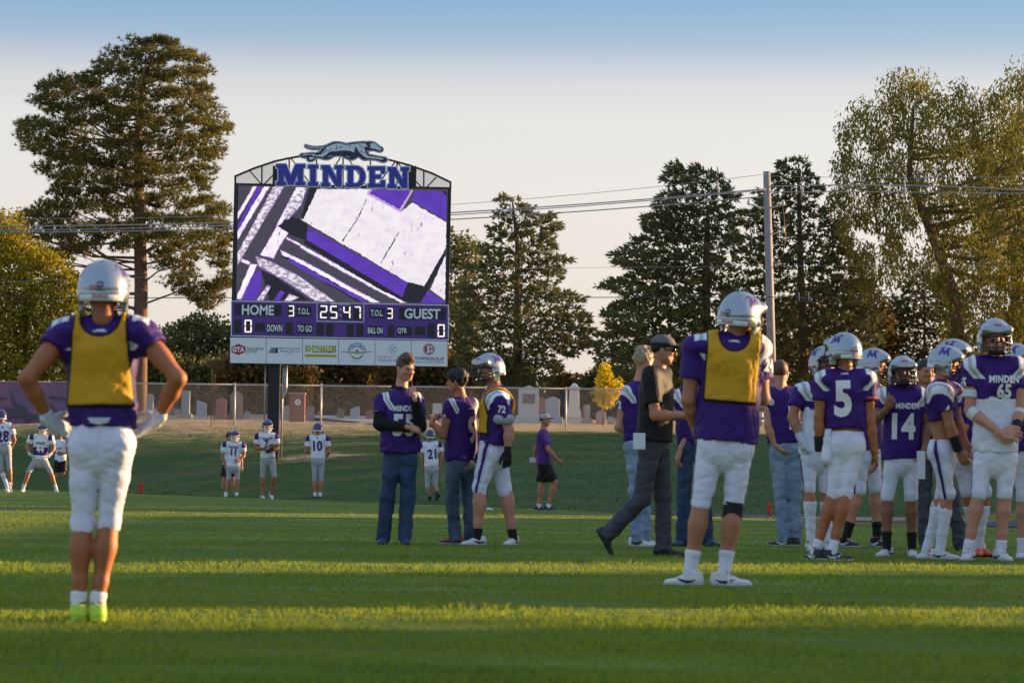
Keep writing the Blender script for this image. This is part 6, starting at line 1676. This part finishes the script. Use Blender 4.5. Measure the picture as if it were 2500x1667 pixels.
# ================================================================== the scoreboard
YB = 101.0
KB = Z2[2] * YB / FPX
TH = math.radians(1.1)
_o = at(*zp(Z2, 50, 1475), YB)
SBX = _o[0] + 700 * KB
gzb = float(zt(SBX, YB))
SB = empty('scoreboard', (_o[0], YB, gzb), 'large purple football scoreboard with video screen, MINDEN sign and sponsor panels', 'scoreboard')
SB.rotation_euler = (0, TH - ROLL, 0)
HB = _o[2] - gzb
def B(x, y):
    dx, up = x - 50, 1475 - y
    return ((dx * math.cos(TH) - up * math.sin(TH)) * KB, (dx * math.sin(TH) + up * math.cos(TH)) * KB + HB)
EM = 1.0 / (2 ** EXPO)
def emis(name, col, k=1.0, col2=None, scale=5.0, lo=.4, hi=.6, led=True, flecks=False):
    m, n, p = nodemat(name)
    tcn = n.nodes.new('ShaderNodeTexCoord').outputs['Object']
    c = mixc(n, rampf(n, noise(n, tcn, scale, 5, (1, 1, 1.7)), lo, hi), col, col2 or tuple(np.array(col) * .9))
    if led:   # the dark grid between the light points of the screen
        w1 = n.nodes.new('ShaderNodeTexVoronoi'); w1.inputs['Scale'].default_value = 38; w1.inputs['Randomness'].default_value = .15; n.links.new(tcn, w1.inputs['Vector'])
        c = mixc(n, rampf(n, w1.outputs['Distance'], .35, .75), c, tuple(np.array(col) * .6))
    if flecks:
        mp = n.nodes.new('ShaderNodeMapping'); mp.inputs['Rotation'].default_value = (0, .62, 0); mp.inputs['Scale'].default_value = (1, 1, .35); n.links.new(tcn, mp.inputs['Vector'])
        c = mixc(n, rampf(n, noise(n, mp.outputs[0], 9, 3), .64, .74), c, (.30, .20, .36))
    p.inputs['Base Color'].default_value = (.01, .01, .012, 1); p.inputs['Roughness'].default_value = .5
    n.links.new(c, p.inputs['Emission Color']); p.inputs['Emission Strength'].default_value = k * EM
    return m
def rect(name, cx, cy, w_, h_, y0, y1, m_, parent=SB):
    u, v = B(cx, cy); mb = MB(); mb.box((u, (y0 + y1) / 2, v), (w_ * KB / 2, abs(y1 - y0) / 2, h_ * KB / 2)); return mb.build(name, m_, parent)
def flat(name, polys, y0, th, m_, parent=SB):
    mb = MB()
    for i, pl in enumerate(polys):
        mb.prism([B(*q) for q in pl], y0 - th - i * .0006, y0, O=(0, 0, 0))
    return mb.build(name, m_, parent)
def words(txt, cx, cy, h_, m_, y, parent=SB, w_=None, bold=.015, name='lettering', space=1.0):
    v, f = text2d(txt, h_ * KB, bold, 1.0, space)
    if not len(v): return
    if w_: v[:, 0] *= (w_ * KB) / (v[:, 0].max() - v[:, 0].min())
    u, w0 = B(cx, cy)
    V = np.stack([v[:, 0] + u, np.full(len(v), y), v[:, 1] + w0], 1)
    me = bpy.data.meshes.new(name); me.from_pydata([tuple(q) for q in V], [], f); me.update()
    return link(name, me, parent, [m_])
blk = mat('board_black', (.018, .018, .021), .55, .2, 3); stl = mat('truss_brown', (.045, .03, .028), .6, .2, 6); pst = mat('post_black', (.012, .013, .018), .5, .2, 3)
purp = mat('board_purple', (.115, .045, .30), .5, .1, 3); wht = mat('board_white', (.88, .89, .92), .5, .03, 3); dark = mat('digit_window', (.018, .017, .02), .4, .1, 4)
panel = mat('sponsor_white', (.84, .87, .90), .55, .03, 2)
# posts
for cx in (333, 1178):
    u, v = B(cx, 1480); mb = MB(); g0 = float(zt(_o[0] + u, YB)) - gzb
    mb.box((u, .30, (B(cx, 215)[1] + g0 - .4) / 2), (.172, .15, (B(cx, 215)[1] - g0 + .4) / 2)); mb.build('post', pst, SB)
con = mat('conduit_zinc', (.42, .41, .40), .4, .1, 5, metal=.6)
for cx, bend in ((277, 0), (390, 1), (399, 1), (408, 1), (415, 1)):
    u, v = B(cx, 1490); mb = MB(); top_ = B(cx, 1440)[1]
    if bend:
        lo_u = B(384, 1490)[0] + (cx - 390) * .0004; mb.tube([(u, .1, top_), (u, .1, 2.05), (u - .01, .1, 1.9), (lo_u + .03, .1, 1.72), (lo_u + .02, .1, 1.6), (lo_u + .02, .1, -.3)], .016 if cx != 415 else .022, 6)
    else: mb.tube([(u, .1, top_), (u, .1, .3)], .02, 6)
    mb.build('conduit', con, SB, True)
# cabinets
rect('screen_cabinet', 762, 728, 1388, 772, .0, .28, blk)
flat('scoring_panel', [[(60, 1082), (1448, 1114), (1448, 1336), (56, 1307)]], .0, .03, purp)
rect('sponsor_backing', 746, 1405, 1392, 172, .002, .2, blk)
def offs(q, d):
    out = []; n_ = len(q); ar = sum(q[k][0] * q[(k + 1) % n_][1] - q[(k + 1) % n_][0] * q[k][1] for k in range(n_)); sg = 1 if ar > 0 else -1
    for k in range(n_):
        p0, p1, p2 = np.array(q[k - 1], float), np.array(q[k], float), np.array(q[(k + 1) % n_], float); e1, e2 = (p1 - p0) / (np.linalg.norm(p1 - p0) + 1e-6), (p2 - p1) / (np.linalg.norm(p2 - p1) + 1e-6)
        nn = sg * np.array([e1[1] + e2[1], -e1[0] - e2[0]]); nn /= max(.8, np.linalg.norm(nn)); out.append(tuple(p1 + nn * d))
    return out
# video image
scr = empty('x', (0, 0, 0)); bpy.data.objects.remove(scr)
C_gr = emis('led_grey', (.085, .075, .105), 1, (.06, .05, .08), 3); C_wh = emis('led_white', (1.0, .94, .98), 1.12, (.80, .66, .86), 2.2, .42, .72, flecks=True); C_pu = emis('led_purple', (.13, .045, .55), 1, (.10, .03, .42), 2); C_bk = emis('led_black', (.012, .010, .020), 1); C_pk = emis('led_pink', (.72, .45, .80), 1); C_st = emis('led_streak', (.95, .88, .96), 1.05, (.22, .18, .28), 7, .42, .58)
C_pv = emis('led_violet', (.34, .16, .60), 1, (.22, .10, .45), 4)
IM = rect('screen', 765, 728, 1338, 742, -.012, -.002, C_gr)
L = -.0125
def rough(q, amp=3.2, step=13.0):
    r_ = random.Random(int(q[0][0] * 7 + q[0][1])); out = []
    for a_, b_ in zip(q, q[1:] + q[:1]):
        L_ = math.hypot(b_[0] - a_[0], b_[1] - a_[1]); n_ = max(1, int(L_ / step))
        for i_ in range(n_):
            t = i_ / n_; k_ = amp if i_ else 0
            out.append((a_[0] + (b_[0] - a_[0]) * t + r_.uniform(-k_, k_), a_[1] + (b_[1] - a_[1]) * t + r_.uniform(-k_, k_)))
    return [(min(max(x, 97), 1434), min(max(y, 349 + (x - 97) * .02), 1094)) for x, y in out]
def img(polys, m_, k):
    for i_, q_ in enumerate(polys):
        if m_ in (C_wh, C_st) and k > 1:
            flat('screen_glow', [[(min(max(x, 97), 1434), min(max(y, 349 + (x - 97) * .02), 1094)) for x, y in offs(q_, 6)]], L - k * .0011 + .0006 - i_ * .00002, .0004, C_pv, IM)
        q_ = rough(q_) if m_ is not C_pk else q_
        flat('screen_patch', [q_], L - k * .0011 - i_ * .00002, .0009, m_, IM)
img([[(600, 367), (940, 367), (925, 400), (1140, 515), (1215, 455), (1432, 580), (1430, 745), (1290, 990), (1180, 960), (500, 560)], [(1428, 790), (1424, 1080), (1330, 1010)]], C_wh, 1)
img([[(940, 367), (1222, 374), (1140, 518), (925, 402)]], C_pk, 2)
img([[(962, 368), (1208, 375), (1134, 496), (942, 396)], [(1235, 376), (1434, 386), (1434, 572), (1208, 440)], [(545, 610), (1190, 970), (1150, 1060), (535, 690)], [(1270, 1095), (1310, 1015), (1420, 1085), (1420, 1100)], [(180, 920), (250, 885), (252, 1000), (215, 1074), (115, 1072)]], C_pu, 3)
img([[(345, 610), (420, 540), (500, 560), (548, 606), (535, 695), (430, 660)], [(1190, 962), (1290, 990), (1400, 800), (1428, 760), (1428, 796), (1318, 1010), (1268, 1098), (1190, 1098), (1150, 1060)], [(500, 560), (560, 350), (612, 352), (520, 560)], [(535, 690), (1150, 1058), (1180, 1096), (1130, 1090), (520, 715)], [(380, 800), (395, 770), (560, 860), (900, 1080), (860, 1086)], [(1010, 840), (1130, 640), (1134, 640), (1016, 845)], [(765, 700), (860, 560), (920, 430), (924, 432), (866, 562), (772, 704)], [(100, 585), (230, 350), (245, 352), (100, 618)], [(250, 890), (330, 920), (560, 1080), (300, 1075)], [(1400, 378), (1434, 382), (1434, 410)]], C_bk, 4)
img([[(415, 676), (500, 722), (498, 732), (412, 686)], [(505, 726), (640, 800), (800, 890), (1000, 1005), (1180, 1096), (1150, 1097), (985, 1012), (790, 905), (630, 815), (500, 742)], [(372, 758), (560, 850), (800, 985), (1010, 1094), (960, 1093), (780, 1000), (545, 868), (385, 790)], [(478, 350), (528, 350), (450, 480), (375, 590), (345, 605), (400, 500)], [(350, 605), (420, 650), (350, 760), (330, 810), (245, 790)], [(200, 346), (222, 346), (100, 560), (100, 520)], [(268, 347), (302, 347), (100, 690), (98, 640)], [(130, 815), (180, 838), (170, 850), (120, 830)], [(180, 850), (225, 850), (120, 1070), (90, 1070)]], C_wh, 5)
img([[(330, 348), (392, 350), (100, 850), (98, 780)], [(215, 800), (300, 830), (480, 920), (720, 1086), (600, 1082), (400, 950), (240, 862)], [(440, 420), (480, 400), (520, 360), (540, 360), (500, 470), (420, 560), (390, 560)], [(225, 1076), (290, 985), (308, 992), (262, 1078)], [(430, 1040), (490, 1060), (440, 1082), (400, 1082)]], C_st, 6)
img([[(420, 800), (560, 880), (780, 1010), (940, 1090), (900, 1090), (700, 985), (540, 900), (425, 830)], [(232, 346), (264, 347), (100, 632), (100, 600)], [(372, 1016), (402, 1030), (368, 1082), (330, 1080)]], C_pu, 7)
# white borders
def frame_lines(name, x0, y0, x1, y1, sl, t, y, par=SB):
    k = sl
    P4 = [(x0, y0), (x1, y0 + k), (x1, y1 + k), (x0, y1)]
    flat(name, [[(x0, y0), (x1, y0 + k), (x1, y0 + k + t), (x0, y0 + t)], [(x0, y1 - t), (x1, y1 + k - t), (x1, y1 + k), (x0, y1)], [(x0, y0 + t), (x0 + t, y0 + t), (x0 + t, y1 - t), (x0, y1 - t)], [(x1 - t, y0 + k + t), (x1, y0 + k + t), (x1, y1 + k - t), (x1 - t, y1 + k - t)]], y, .004, wht, par)
frame_lines('panel_border', 58, 1081, 1448, 1308, 27, 5, -.031)
frame_lines('clock_border', 605, 1094, 908, 1214, 6, 4, -.031)
for cx, cy, w_, h_ in ((102, 1245, 48, 88), (168, 1243, 52, 88), (243, 1250, 66, 55), (430, 1258, 44, 78), (627, 1265, 44, 78), (688, 1267, 44, 78), (818, 1270, 44, 78), (880, 1270, 44, 78), (1080, 1273, 42, 78), (1265, 1273, 66, 55), (1337, 1272, 48, 90), (1400, 1273, 52, 90), (443, 1145, 44, 76), (1073, 1163, 44, 76), (650, 1155, 52, 90), (714, 1157, 52, 90), (798, 1158, 52, 90), (865, 1160, 52, 90)):
    rect('digit_window', cx, cy, w_, h_, -.036, -.029, dark)
for t_, cx, cy, w_, h_, bw, bh in (('HOME', 230, 1141, 205, 66, 300, 74), ('T.O.L.', 523, 1149, 78, 40, 98, 66), ('T.O.L.', 990, 1160, 78, 40, 98, 64), ('GUEST', 1280, 1165, 230, 66, 298, 76), ('DOWN', 337, 1257, 95, 46, 100, 62), ('TO GO', 530, 1260, 92, 42, 98, 62), ('BALL ON', 979, 1272, 94, 40, 100, 60), ('QTR', 1152, 1275, 60, 38, 96, 60)):
    po = rect('caption_plate', cx if t_ not in ('QTR',) else 1165, cy, bw, bh, -.036, -.029, mat('caption_navy', (.02, .016, .035), .5))
    words(t_, cx, cy, h_, wht, -.0385, po, w_, .028)
words('DAKTRONICS', 757, 1103, 13, wht, -.0375, SB, 126, .02)
led = emis('led_digit', (1.0, .86, .84), 1.15, (1.0, .93, .93), 9, led=False); ledr = emis('led_glow', (.75, .22, .20), .6, led=False)
SEG = {'0': 'abcdef', '1': 'bc', '2': 'abged', '3': 'abgcd', '4': 'fgbc', '5': 'afgcd', '7': 'abc'}
def seven(ch, cx, cy, w_, h_):
    mb = MB(); hw, hh, t = w_ / 2, h_ / 2, w_ * .19
    S_ = dict(a=(0, -hh + t / 2, hw - t * .4, t / 2), g=(0, 0, hw - t * .6, t / 2), d=(0, hh - t / 2, hw - t * .4, t / 2), f=(-hw + t / 2, -hh / 2, t / 2, hh / 2 - t * .4), b=(hw - t / 2, -hh / 2, t / 2, hh / 2 - t * .4), e=(-hw + t / 2, hh / 2, t / 2, hh / 2 - t * .4), c=(hw - t / 2, hh / 2, t / 2, hh / 2 - t * .4))
    for k in SEG[ch]:
        x_, y_, a_, b_ = S_[k]; u, v = B(cx + x_, cy + y_); mb.box((u, -.0385 - .0007 * ord(k) % .004, v), (a_ * KB, .002, b_ * KB), mi=0)
    mb.build('digit', [led], SB)
for ch, cx, cy, w_, h_ in (('3', 443, 1147, 36, 70), ('3', 1073, 1163, 36, 68), ('2', 650, 1153, 46, 82), ('5', 714, 1155, 46, 82), ('4', 798, 1156, 46, 80), ('7', 866, 1158, 42, 80), ('0', 168, 1244, 46, 82), ('0', 1400, 1273, 46, 82)): seven(ch, cx, cy, w_, h_)
for cy in (1136, 1176): rect('colon_dot', 757, cy, 13, 13, -.036, -.030, mat('colon', (.45, .45, .62), .5))
# sponsor panels
xb = [52, 284, 515, 746, 978, 1209, 1440]
pan = []
for i in range(6):
    a_, b_ = xb[i] + 1.5, xb[i + 1] - 1.5; sl_ = lambda x_: 1316 + (x_ - 52) * .0173
    pan.append(flat('sponsor_panel', [[(a_, sl_(a_)), (b_, sl_(b_)), (b_, sl_(b_) + 162), (a_, sl_(a_) + 162)]], .001, .03, panel))
red = mat('print_red', (.42, .02, .035), .5, .05); navy = mat('print_navy', (.02, .03, .075), .5, .05); gry = mat('print_grey', (.22, .24, .28), .5, .05); yel = mat('print_yellow', (.62, .60, .03), .5, .08); blu = mat('print_blue', (.03, .16, .42), .5, .05); grn = mat('print_olive', (.12, .14, .02), .5, .05); lgr = mat('print_pale', (.40, .44, .50), .5, .05)
Yt = -.0315
flat('logo', [[(62, 1376), (107, 1357), (152, 1376), (152, 1410), (107, 1428), (62, 1410)]], Yt, .002, red, pan[0]); words('GTA', 107, 1393, 34, wht, Yt - .004, pan[0], 78, .04); words('insurance', 214, 1386, 22, gry, Yt, pan[0], 106); words('group', 192, 1408, 22, gry, Yt, pan[0], 62)
flat('logo', [[(298, 1416), (316, 1381), (321, 1381), (303, 1416)], [(307, 1416), (325, 1381), (332, 1381), (314, 1416)], [(318, 1416), (335, 1381), (343, 1381), (328, 1416)], [(334, 1416), (346, 1381), (359, 1381), (359, 1416)]], Yt, .002, navy, pan[1]); words('Minden Exchange', 436, 1387, 15, gry, Yt, pan[1], 134, .012); words('Bank & Trust Co.', 436, 1403, 14, gry, Yt, pan[1], 124, .012); words('FDIC', 429, 1416, 8, gry, Yt, pan[1], 24, .02)
words('RHYNALDS', 632, 1388, 44, grn, Yt, pan[2], 196, .05, 'lettering_shadow'); words('RHYNALDS', 631, 1387, 40, yel, Yt - .002, pan[2], 188, .03); words('Auction & Realty', 645, 1410, 15, navy, Yt, pan[2], 136, .01); flat('bar', [[(529, 1423), (734, 1426), (734, 1443), (529, 1440)]], Yt, .002, yel, pan[2]); words('308-832-2446   RhynaldsAuction.com', 631, 1432, 10, navy, Yt - .003, pan[2], 194, .015)
def arc_poly(cx, cy, r0, r1, a0, a1, n_=14):
    A1 = np.radians(np.linspace(a0, a1, n_)); return [(cx + r1 * math.cos(t), cy - r1 * math.sin(t)) for t in A1] + [(cx + r0 * math.cos(t), cy - r0 * math.sin(t)) for t in A1[::-1]]
words('AVIATION', 862, 1374, 11, navy, Yt, pan[3], 58, .02)
for k, ch in enumerate('NEBRASKALAND'):
    a_ = math.radians(172 - k * 14.9); v, f = text2d(ch, 15 * KB, .03); c_, s_ = math.cos(a_ - math.pi / 2), math.sin(a_ - math.pi / 2); v = v @ np.array([[c_, s_], [-s_, c_]]); u, w0 = B(862 + 52 * math.cos(a_), 1404 - 50 * math.sin(a_)); me = bpy.data.meshes.new('lettering'); me.from_pydata([(q[0] + u, Yt, q[1] + w0) for q in v], [], f); link('lettering', me, pan[3], [blu])
flat('logo', [arc_poly(862, 1408, 41, 44, 190, 350), arc_poly(862, 1408, 34, 39, 20, 65), arc_poly(862, 1408, 34, 39, 115, 160), arc_poly(862, 1412, 36, 42, 215, 325)], Yt, .002, navy, pan[3])
flat('plane', [[(764, 1406), (862, 1408), (960, 1405), (960, 1409), (880, 1417), (862, 1421), (844, 1417), (764, 1410)], [(850, 1398), (862, 1392), (876, 1398), (868, 1410), (856, 1410)]], Yt - .003, .002, mat('print_ochre', (.42, .33, .08), .5), pan[3]); words('308-830-2049', 860, 1468, 8, lgr, Yt, pan[3], 56)
cx, cy = 1090, 1393
for dx, dy in ((0, -18), (0, 18), (-18, 0), (18, 0)): flat('logo', [arc_poly(cx + dx, cy + dy, 10, 13.5, 0, 359.9, 20)], Yt - .0006 * (dx + dy) / 18, .002, lgr, pan[4])
words('KEARNEY COUNTY', 1095, 1443, 18, lgr, Yt, pan[4], 206, .0); words('HEALTH SERVICES', 1095, 1464, 14, gry, Yt, pan[4], 186, .015)
flat('logo', [arc_poly(1322, 1392, 31, 36, 0, 359.9, 26)], Yt, .002, red, pan[5]); flat('logo', [arc_poly(1322, 1392, 0.5, 28, 0, 359.9, 26)], Yt - .0006, .002, red, pan[5]); words('G', 1330, 1392, 40, panel, Yt - .004, pan[5], 30, .03); words('J', 1312, 1394, 48, panel, Yt - .0042, pan[5], 18, .03)
words('JONES', 1270, 1452, 24, navy, Yt, pan[5], 92, .02); words('GROUP', 1367, 1454, 24, red, Yt, pan[5], 102, .02); words('INSURANCE | FINANCIAL SERVICES', 1325, 1476, 10, navy, Yt, pan[5], 186, .005)
# truss
top = [(78, 284), (200, 232), (330, 188), (410, 170), (520, 150), (640, 138), (770, 132), (900, 142), (1060, 176), (1200, 214), (1340, 264), (1460, 322)]
def tp_y(x): return float(np.interp(x, [q[0] for q in top], [q[1] for q in top]))
def bt_y(x): return 330 + (x - 78) * .0215
def bar(name, a_, b_, r_, y=.14):
    ua, va = B(*a_); ub, vb = B(*b_); mb = MB(); d = nrm([ub - ua, 0, vb - va]); R = np.stack([d, [0, 1, 0], np.cross(d, [0, 1, 0])], 1)
    L_ = math.hypot(ub - ua, vb - va) / 2; mb.box(((ua + ub) / 2, y, (va + vb) / 2), (L_ + r_ * .5, r_, r_), R); mb.build(name, stl, SB)
for a_, b_ in zip(top[:-1], top[1:]): bar('chord', a_, b_, .030)
bar('chord', (78, 334), (1460, 362), .026, .143)
vx = [80, 250, 425, 600, 770, 945, 1115, 1287, 1458]
for k, x_ in enumerate(vx): bar('upright', (x_, tp_y(x_)), (x_, bt_y(x_)), .022 if k not in (0, 8) else .03, .146)
for a_, b_ in zip(vx[:-1], vx[1:]):
    m_ = (a_ + b_) / 2
    pts = ((a_, bt_y(a_)), (b_, tp_y(b_))) if vx.index(a_) % 2 else ((a_, tp_y(a_)), (b_, bt_y(b_)))
for a_, b_ in (((170, 246), (242, 328)), ((268, 330), (330, 268)), ((440, 172), (560, 330)), ((640, 335), (752, 165)), ((800, 165), (920, 345)), ((985, 345), (1105, 190)), ((1120, 200), (1275, 355)), ((1305, 355), (1366, 290))): bar('diagonal', a_, b_, .019, .136)
mn = bpy.data.materials.new('wind_mesh'); mn.use_nodes = True; n = mn.node_tree; tr_ = n.nodes.new('ShaderNodeBsdfTransparent'); mxs = n.nodes.new('ShaderNodeMixShader'); mxs.inputs[0].default_value = .22
n.nodes['Principled BSDF'].inputs['Base Color'].default_value = (.3, .3, .32, 1)
n.links.new(tr_.outputs[0], mxs.inputs[1]); n.links.new(n.nodes['Principled BSDF'].outputs[0], mxs.inputs[2]); n.links.new(mxs.outputs[0], n.nodes['Material Output'].inputs['Surface'])
flat('wind_mesh', [[(80, 284), (200, 232), (330, 188), (330, 336), (80, 332)]], .19, .004, mn); flat('wind_mesh', [[(1205, 216), (1340, 264), (1458, 320), (1458, 360), (1205, 356)]], .19, .004, mn)
# slab letters
LT = dict(M=(1.36, [[(0, 0), (.46, 0), (.46, .17), (0, .17)], [(.90, 0), (1.36, 0), (1.36, .17), (.90, .17)], [(.10, .17), (.35, .17), (.35, .83), (.10, .83)], [(1.01, .17), (1.26, .17), (1.26, .83), (1.01, .83)], [(0, .83), (.40, .83), (.40, 1), (0, 1)], [(.96, .83), (1.36, .83), (1.36, 1), (.96, 1)], [(.20, 1), (.46, 1), (.80, .18), (.60, .0), (.56, .02)], [(1.16, 1), (.90, 1), (.58, .18), (.76, .0), (.80, .02)]]),
          I=(.48, [[(0, 0), (.48, 0), (.48, .17), (0, .17)], [(.11, .17), (.37, .17), (.37, .83), (.11, .83)], [(0, .83), (.48, .83), (.48, 1), (0, 1)]]),
          N=(1.06, [[(0, 0), (.42, 0), (.42, .17), (0, .17)], [(.09, .17), (.32, .17), (.32, .83), (.09, .83)], [(0, .83), (.36, .83), (.36, 1), (0, 1)], [(.64, .83), (1.06, .83), (1.06, 1), (.64, 1)], [(.74, .0), (.97, .0), (.97, .83), (.74, .83)], [(.12, 1), (.40, 1), (.95, .0), (.70, .0)]]),
          D=(.93, [[(0, 0), (.45, 0), (.45, .17), (0, .17)], [(.09, .17), (.34, .17), (.34, .83), (.09, .83)], [(0, .83), (.45, .83), (.45, 1), (0, 1)], [(.45, 0), (.62, .02), (.80, .13), (.90, .32), (.93, .5), (.90, .68), (.80, .87), (.62, .98), (.45, 1), (.45, .83), (.55, .81), (.64, .7), (.67, .5), (.64, .3), (.55, .19), (.45, .17)]]),
          E=(.84, [[(0, 0), (.84, 0), (.84, .17), (0, .17)], [(.09, .17), (.34, .17), (.34, .83), (.09, .83)], [(0, .83), (.84, .83), (.84, 1), (0, 1)], [(.34, .42), (.64, .42), (.64, .60), (.34, .60)], [(.64, .17), (.84, .17), (.84, .34), (.64, .34)], [(.64, .66), (.84, .66), (.84, .83), (.64, .83)]]))
lblue = mat('sign_blue', (.035, .040, .40), .4, .06, 3); lrim = mat('sign_rim', (.80, .85, .90), .4, .05, 3)
for ch, x0, x1, y0, y1 in (('M', 345, 530, 208, 344), ('I', 548, 612, 212, 348), ('N', 632, 775, 216, 352), ('D', 790, 915, 219, 355), ('E', 930, 1040, 223, 357), ('N', 1057, 1195, 228, 361)):
    wd, ps = LT[ch]; mb = MB(); mr = MB()
    for i, pl in enumerate(ps):
        q = [(x0 + p_[0] / wd * (x1 - x0), y1 + p_[1] * (y0 - y1)) for p_ in pl]
        cx, cy = np.mean([a_[0] for a_ in q]), np.mean([a_[1] for a_ in q])
        mb.prism([B(*a_) for a_ in q], -.060 - i * .0008, -.02)
        o2 = []
        n_ = len(q); ar = sum(q[k][0] * q[(k + 1) % n_][1] - q[(k + 1) % n_][0] * q[k][1] for k in range(n_)); sg = 1 if ar > 0 else -1
        for k in range(n_):
            p0, p1, p2 = np.array(q[k - 1]), np.array(q[k]), np.array(q[(k + 1) % n_]); e1, e2 = (p1 - p0) / np.linalg.norm(p1 - p0), (p2 - p1) / np.linalg.norm(p2 - p1)
            n1, n2 = sg * np.array([e1[1], -e1[0]]), sg * np.array([e2[1], -e2[0]]); bs = (n1 + n2) / max(.5, 1 + n1 @ n2); o2.append(tuple(p1 + bs * 7.5))
        mr.prism([B(*a_) for a_ in o2], -.030 - i * .0008, .01)
    lo_ = mr.build('letter', lrim, SB); mb.build('letter_face', lblue, lo_)
# running dog on top
def D8(p_): a_ = zp(Z8, *p_); return ((a_[0] - Z2[0]) / Z2[2], (a_[1] - Z2[1]) / Z2[2])
rim = mat('emblem_rim', (.55, .55, .60), .4, .05); lbd = mat('emblem_pale', (.72, .77, .82), .4, .05)
eo = flat('dog_emblem', [[D8(q) for q in offs(DOG, 22)]], .06, .06, rim)
flat('dog_body', [[D8(q) for q in DOG]], -.002, .012, navy, eo)
LIGHT = [[(290, 158), (340, 180), (420, 192), (520, 192), (600, 180), (560, 200), (450, 203), (350, 196), (295, 172)],
         [(620, 180), (700, 145), (780, 122), (860, 127), (930, 150), (1010, 140), (1100, 130), (1180, 122), (1250, 125), (1255, 160), (1290, 172), (1200, 188), (1230, 212), (1240, 262), (1260, 300), (1300, 330), (1400, 341), (1480, 356), (1540, 372), (1500, 386), (1400, 366), (1300, 360), (1240, 350), (1190, 310), (1130, 250), (1106, 200), (1078, 172), (1070, 220), (1060, 272), (1000, 243), (930, 237), (860, 236), (770, 252), (720, 246), (660, 266), (620, 300), (560, 340), (480, 331), (400, 321), (380, 302), (300, 312), (250, 322), (225, 312), (260, 302), (340, 296), (400, 292), (450, 311), (530, 300), (580, 240), (608, 200)],
         [(1310, 140), (1350, 116), (1400, 130), (1430, 160), (1460, 185), (1500, 206), (1480, 240), (1440, 230), (1400, 211), (1350, 205), (1310, 190), (1330, 160)], [(340, 342), (420, 342), (410, 370), (380, 386), (345, 381)], [(635, 335), (700, 310), (708, 318), (640, 345)], [(930, 320), (1000, 345), (990, 352), (935, 332)]]
flat('dog_highlight', [[D8(q) for q in pl] for pl in LIGHT], -.0145, .004, lbd, eo)
MARK = [[(775, 160), (788, 160), (780, 220), (765, 240)], [(690, 208), (700, 212), (660, 255), (652, 250)], [(815, 188), (880, 168), (885, 175), (830, 198)], [(1145, 140), (1200, 185), (1192, 190), (1140, 148)], [(1150, 228), (1220, 275), (1212, 280), (1148, 240)], [(970, 155), (1015, 168), (1010, 176), (975, 166)], [(620, 220), (632, 224), (570, 285), (560, 285)]]
flat('dog_line', [[D8(q) for q in pl] for pl in MARK], -.0225, .002, navy, eo)
# number on the brick pillar
e_, wd_, dz_ = PILLAR
v, f = text2d('2', .115, .03)
me = bpy.data.meshes.new('numeral'); me.from_pydata([(q[0] + .03, -wd_ - .0145, q[1] + dz_) for q in v], [], f); link('numeral', me, e_, [navy])
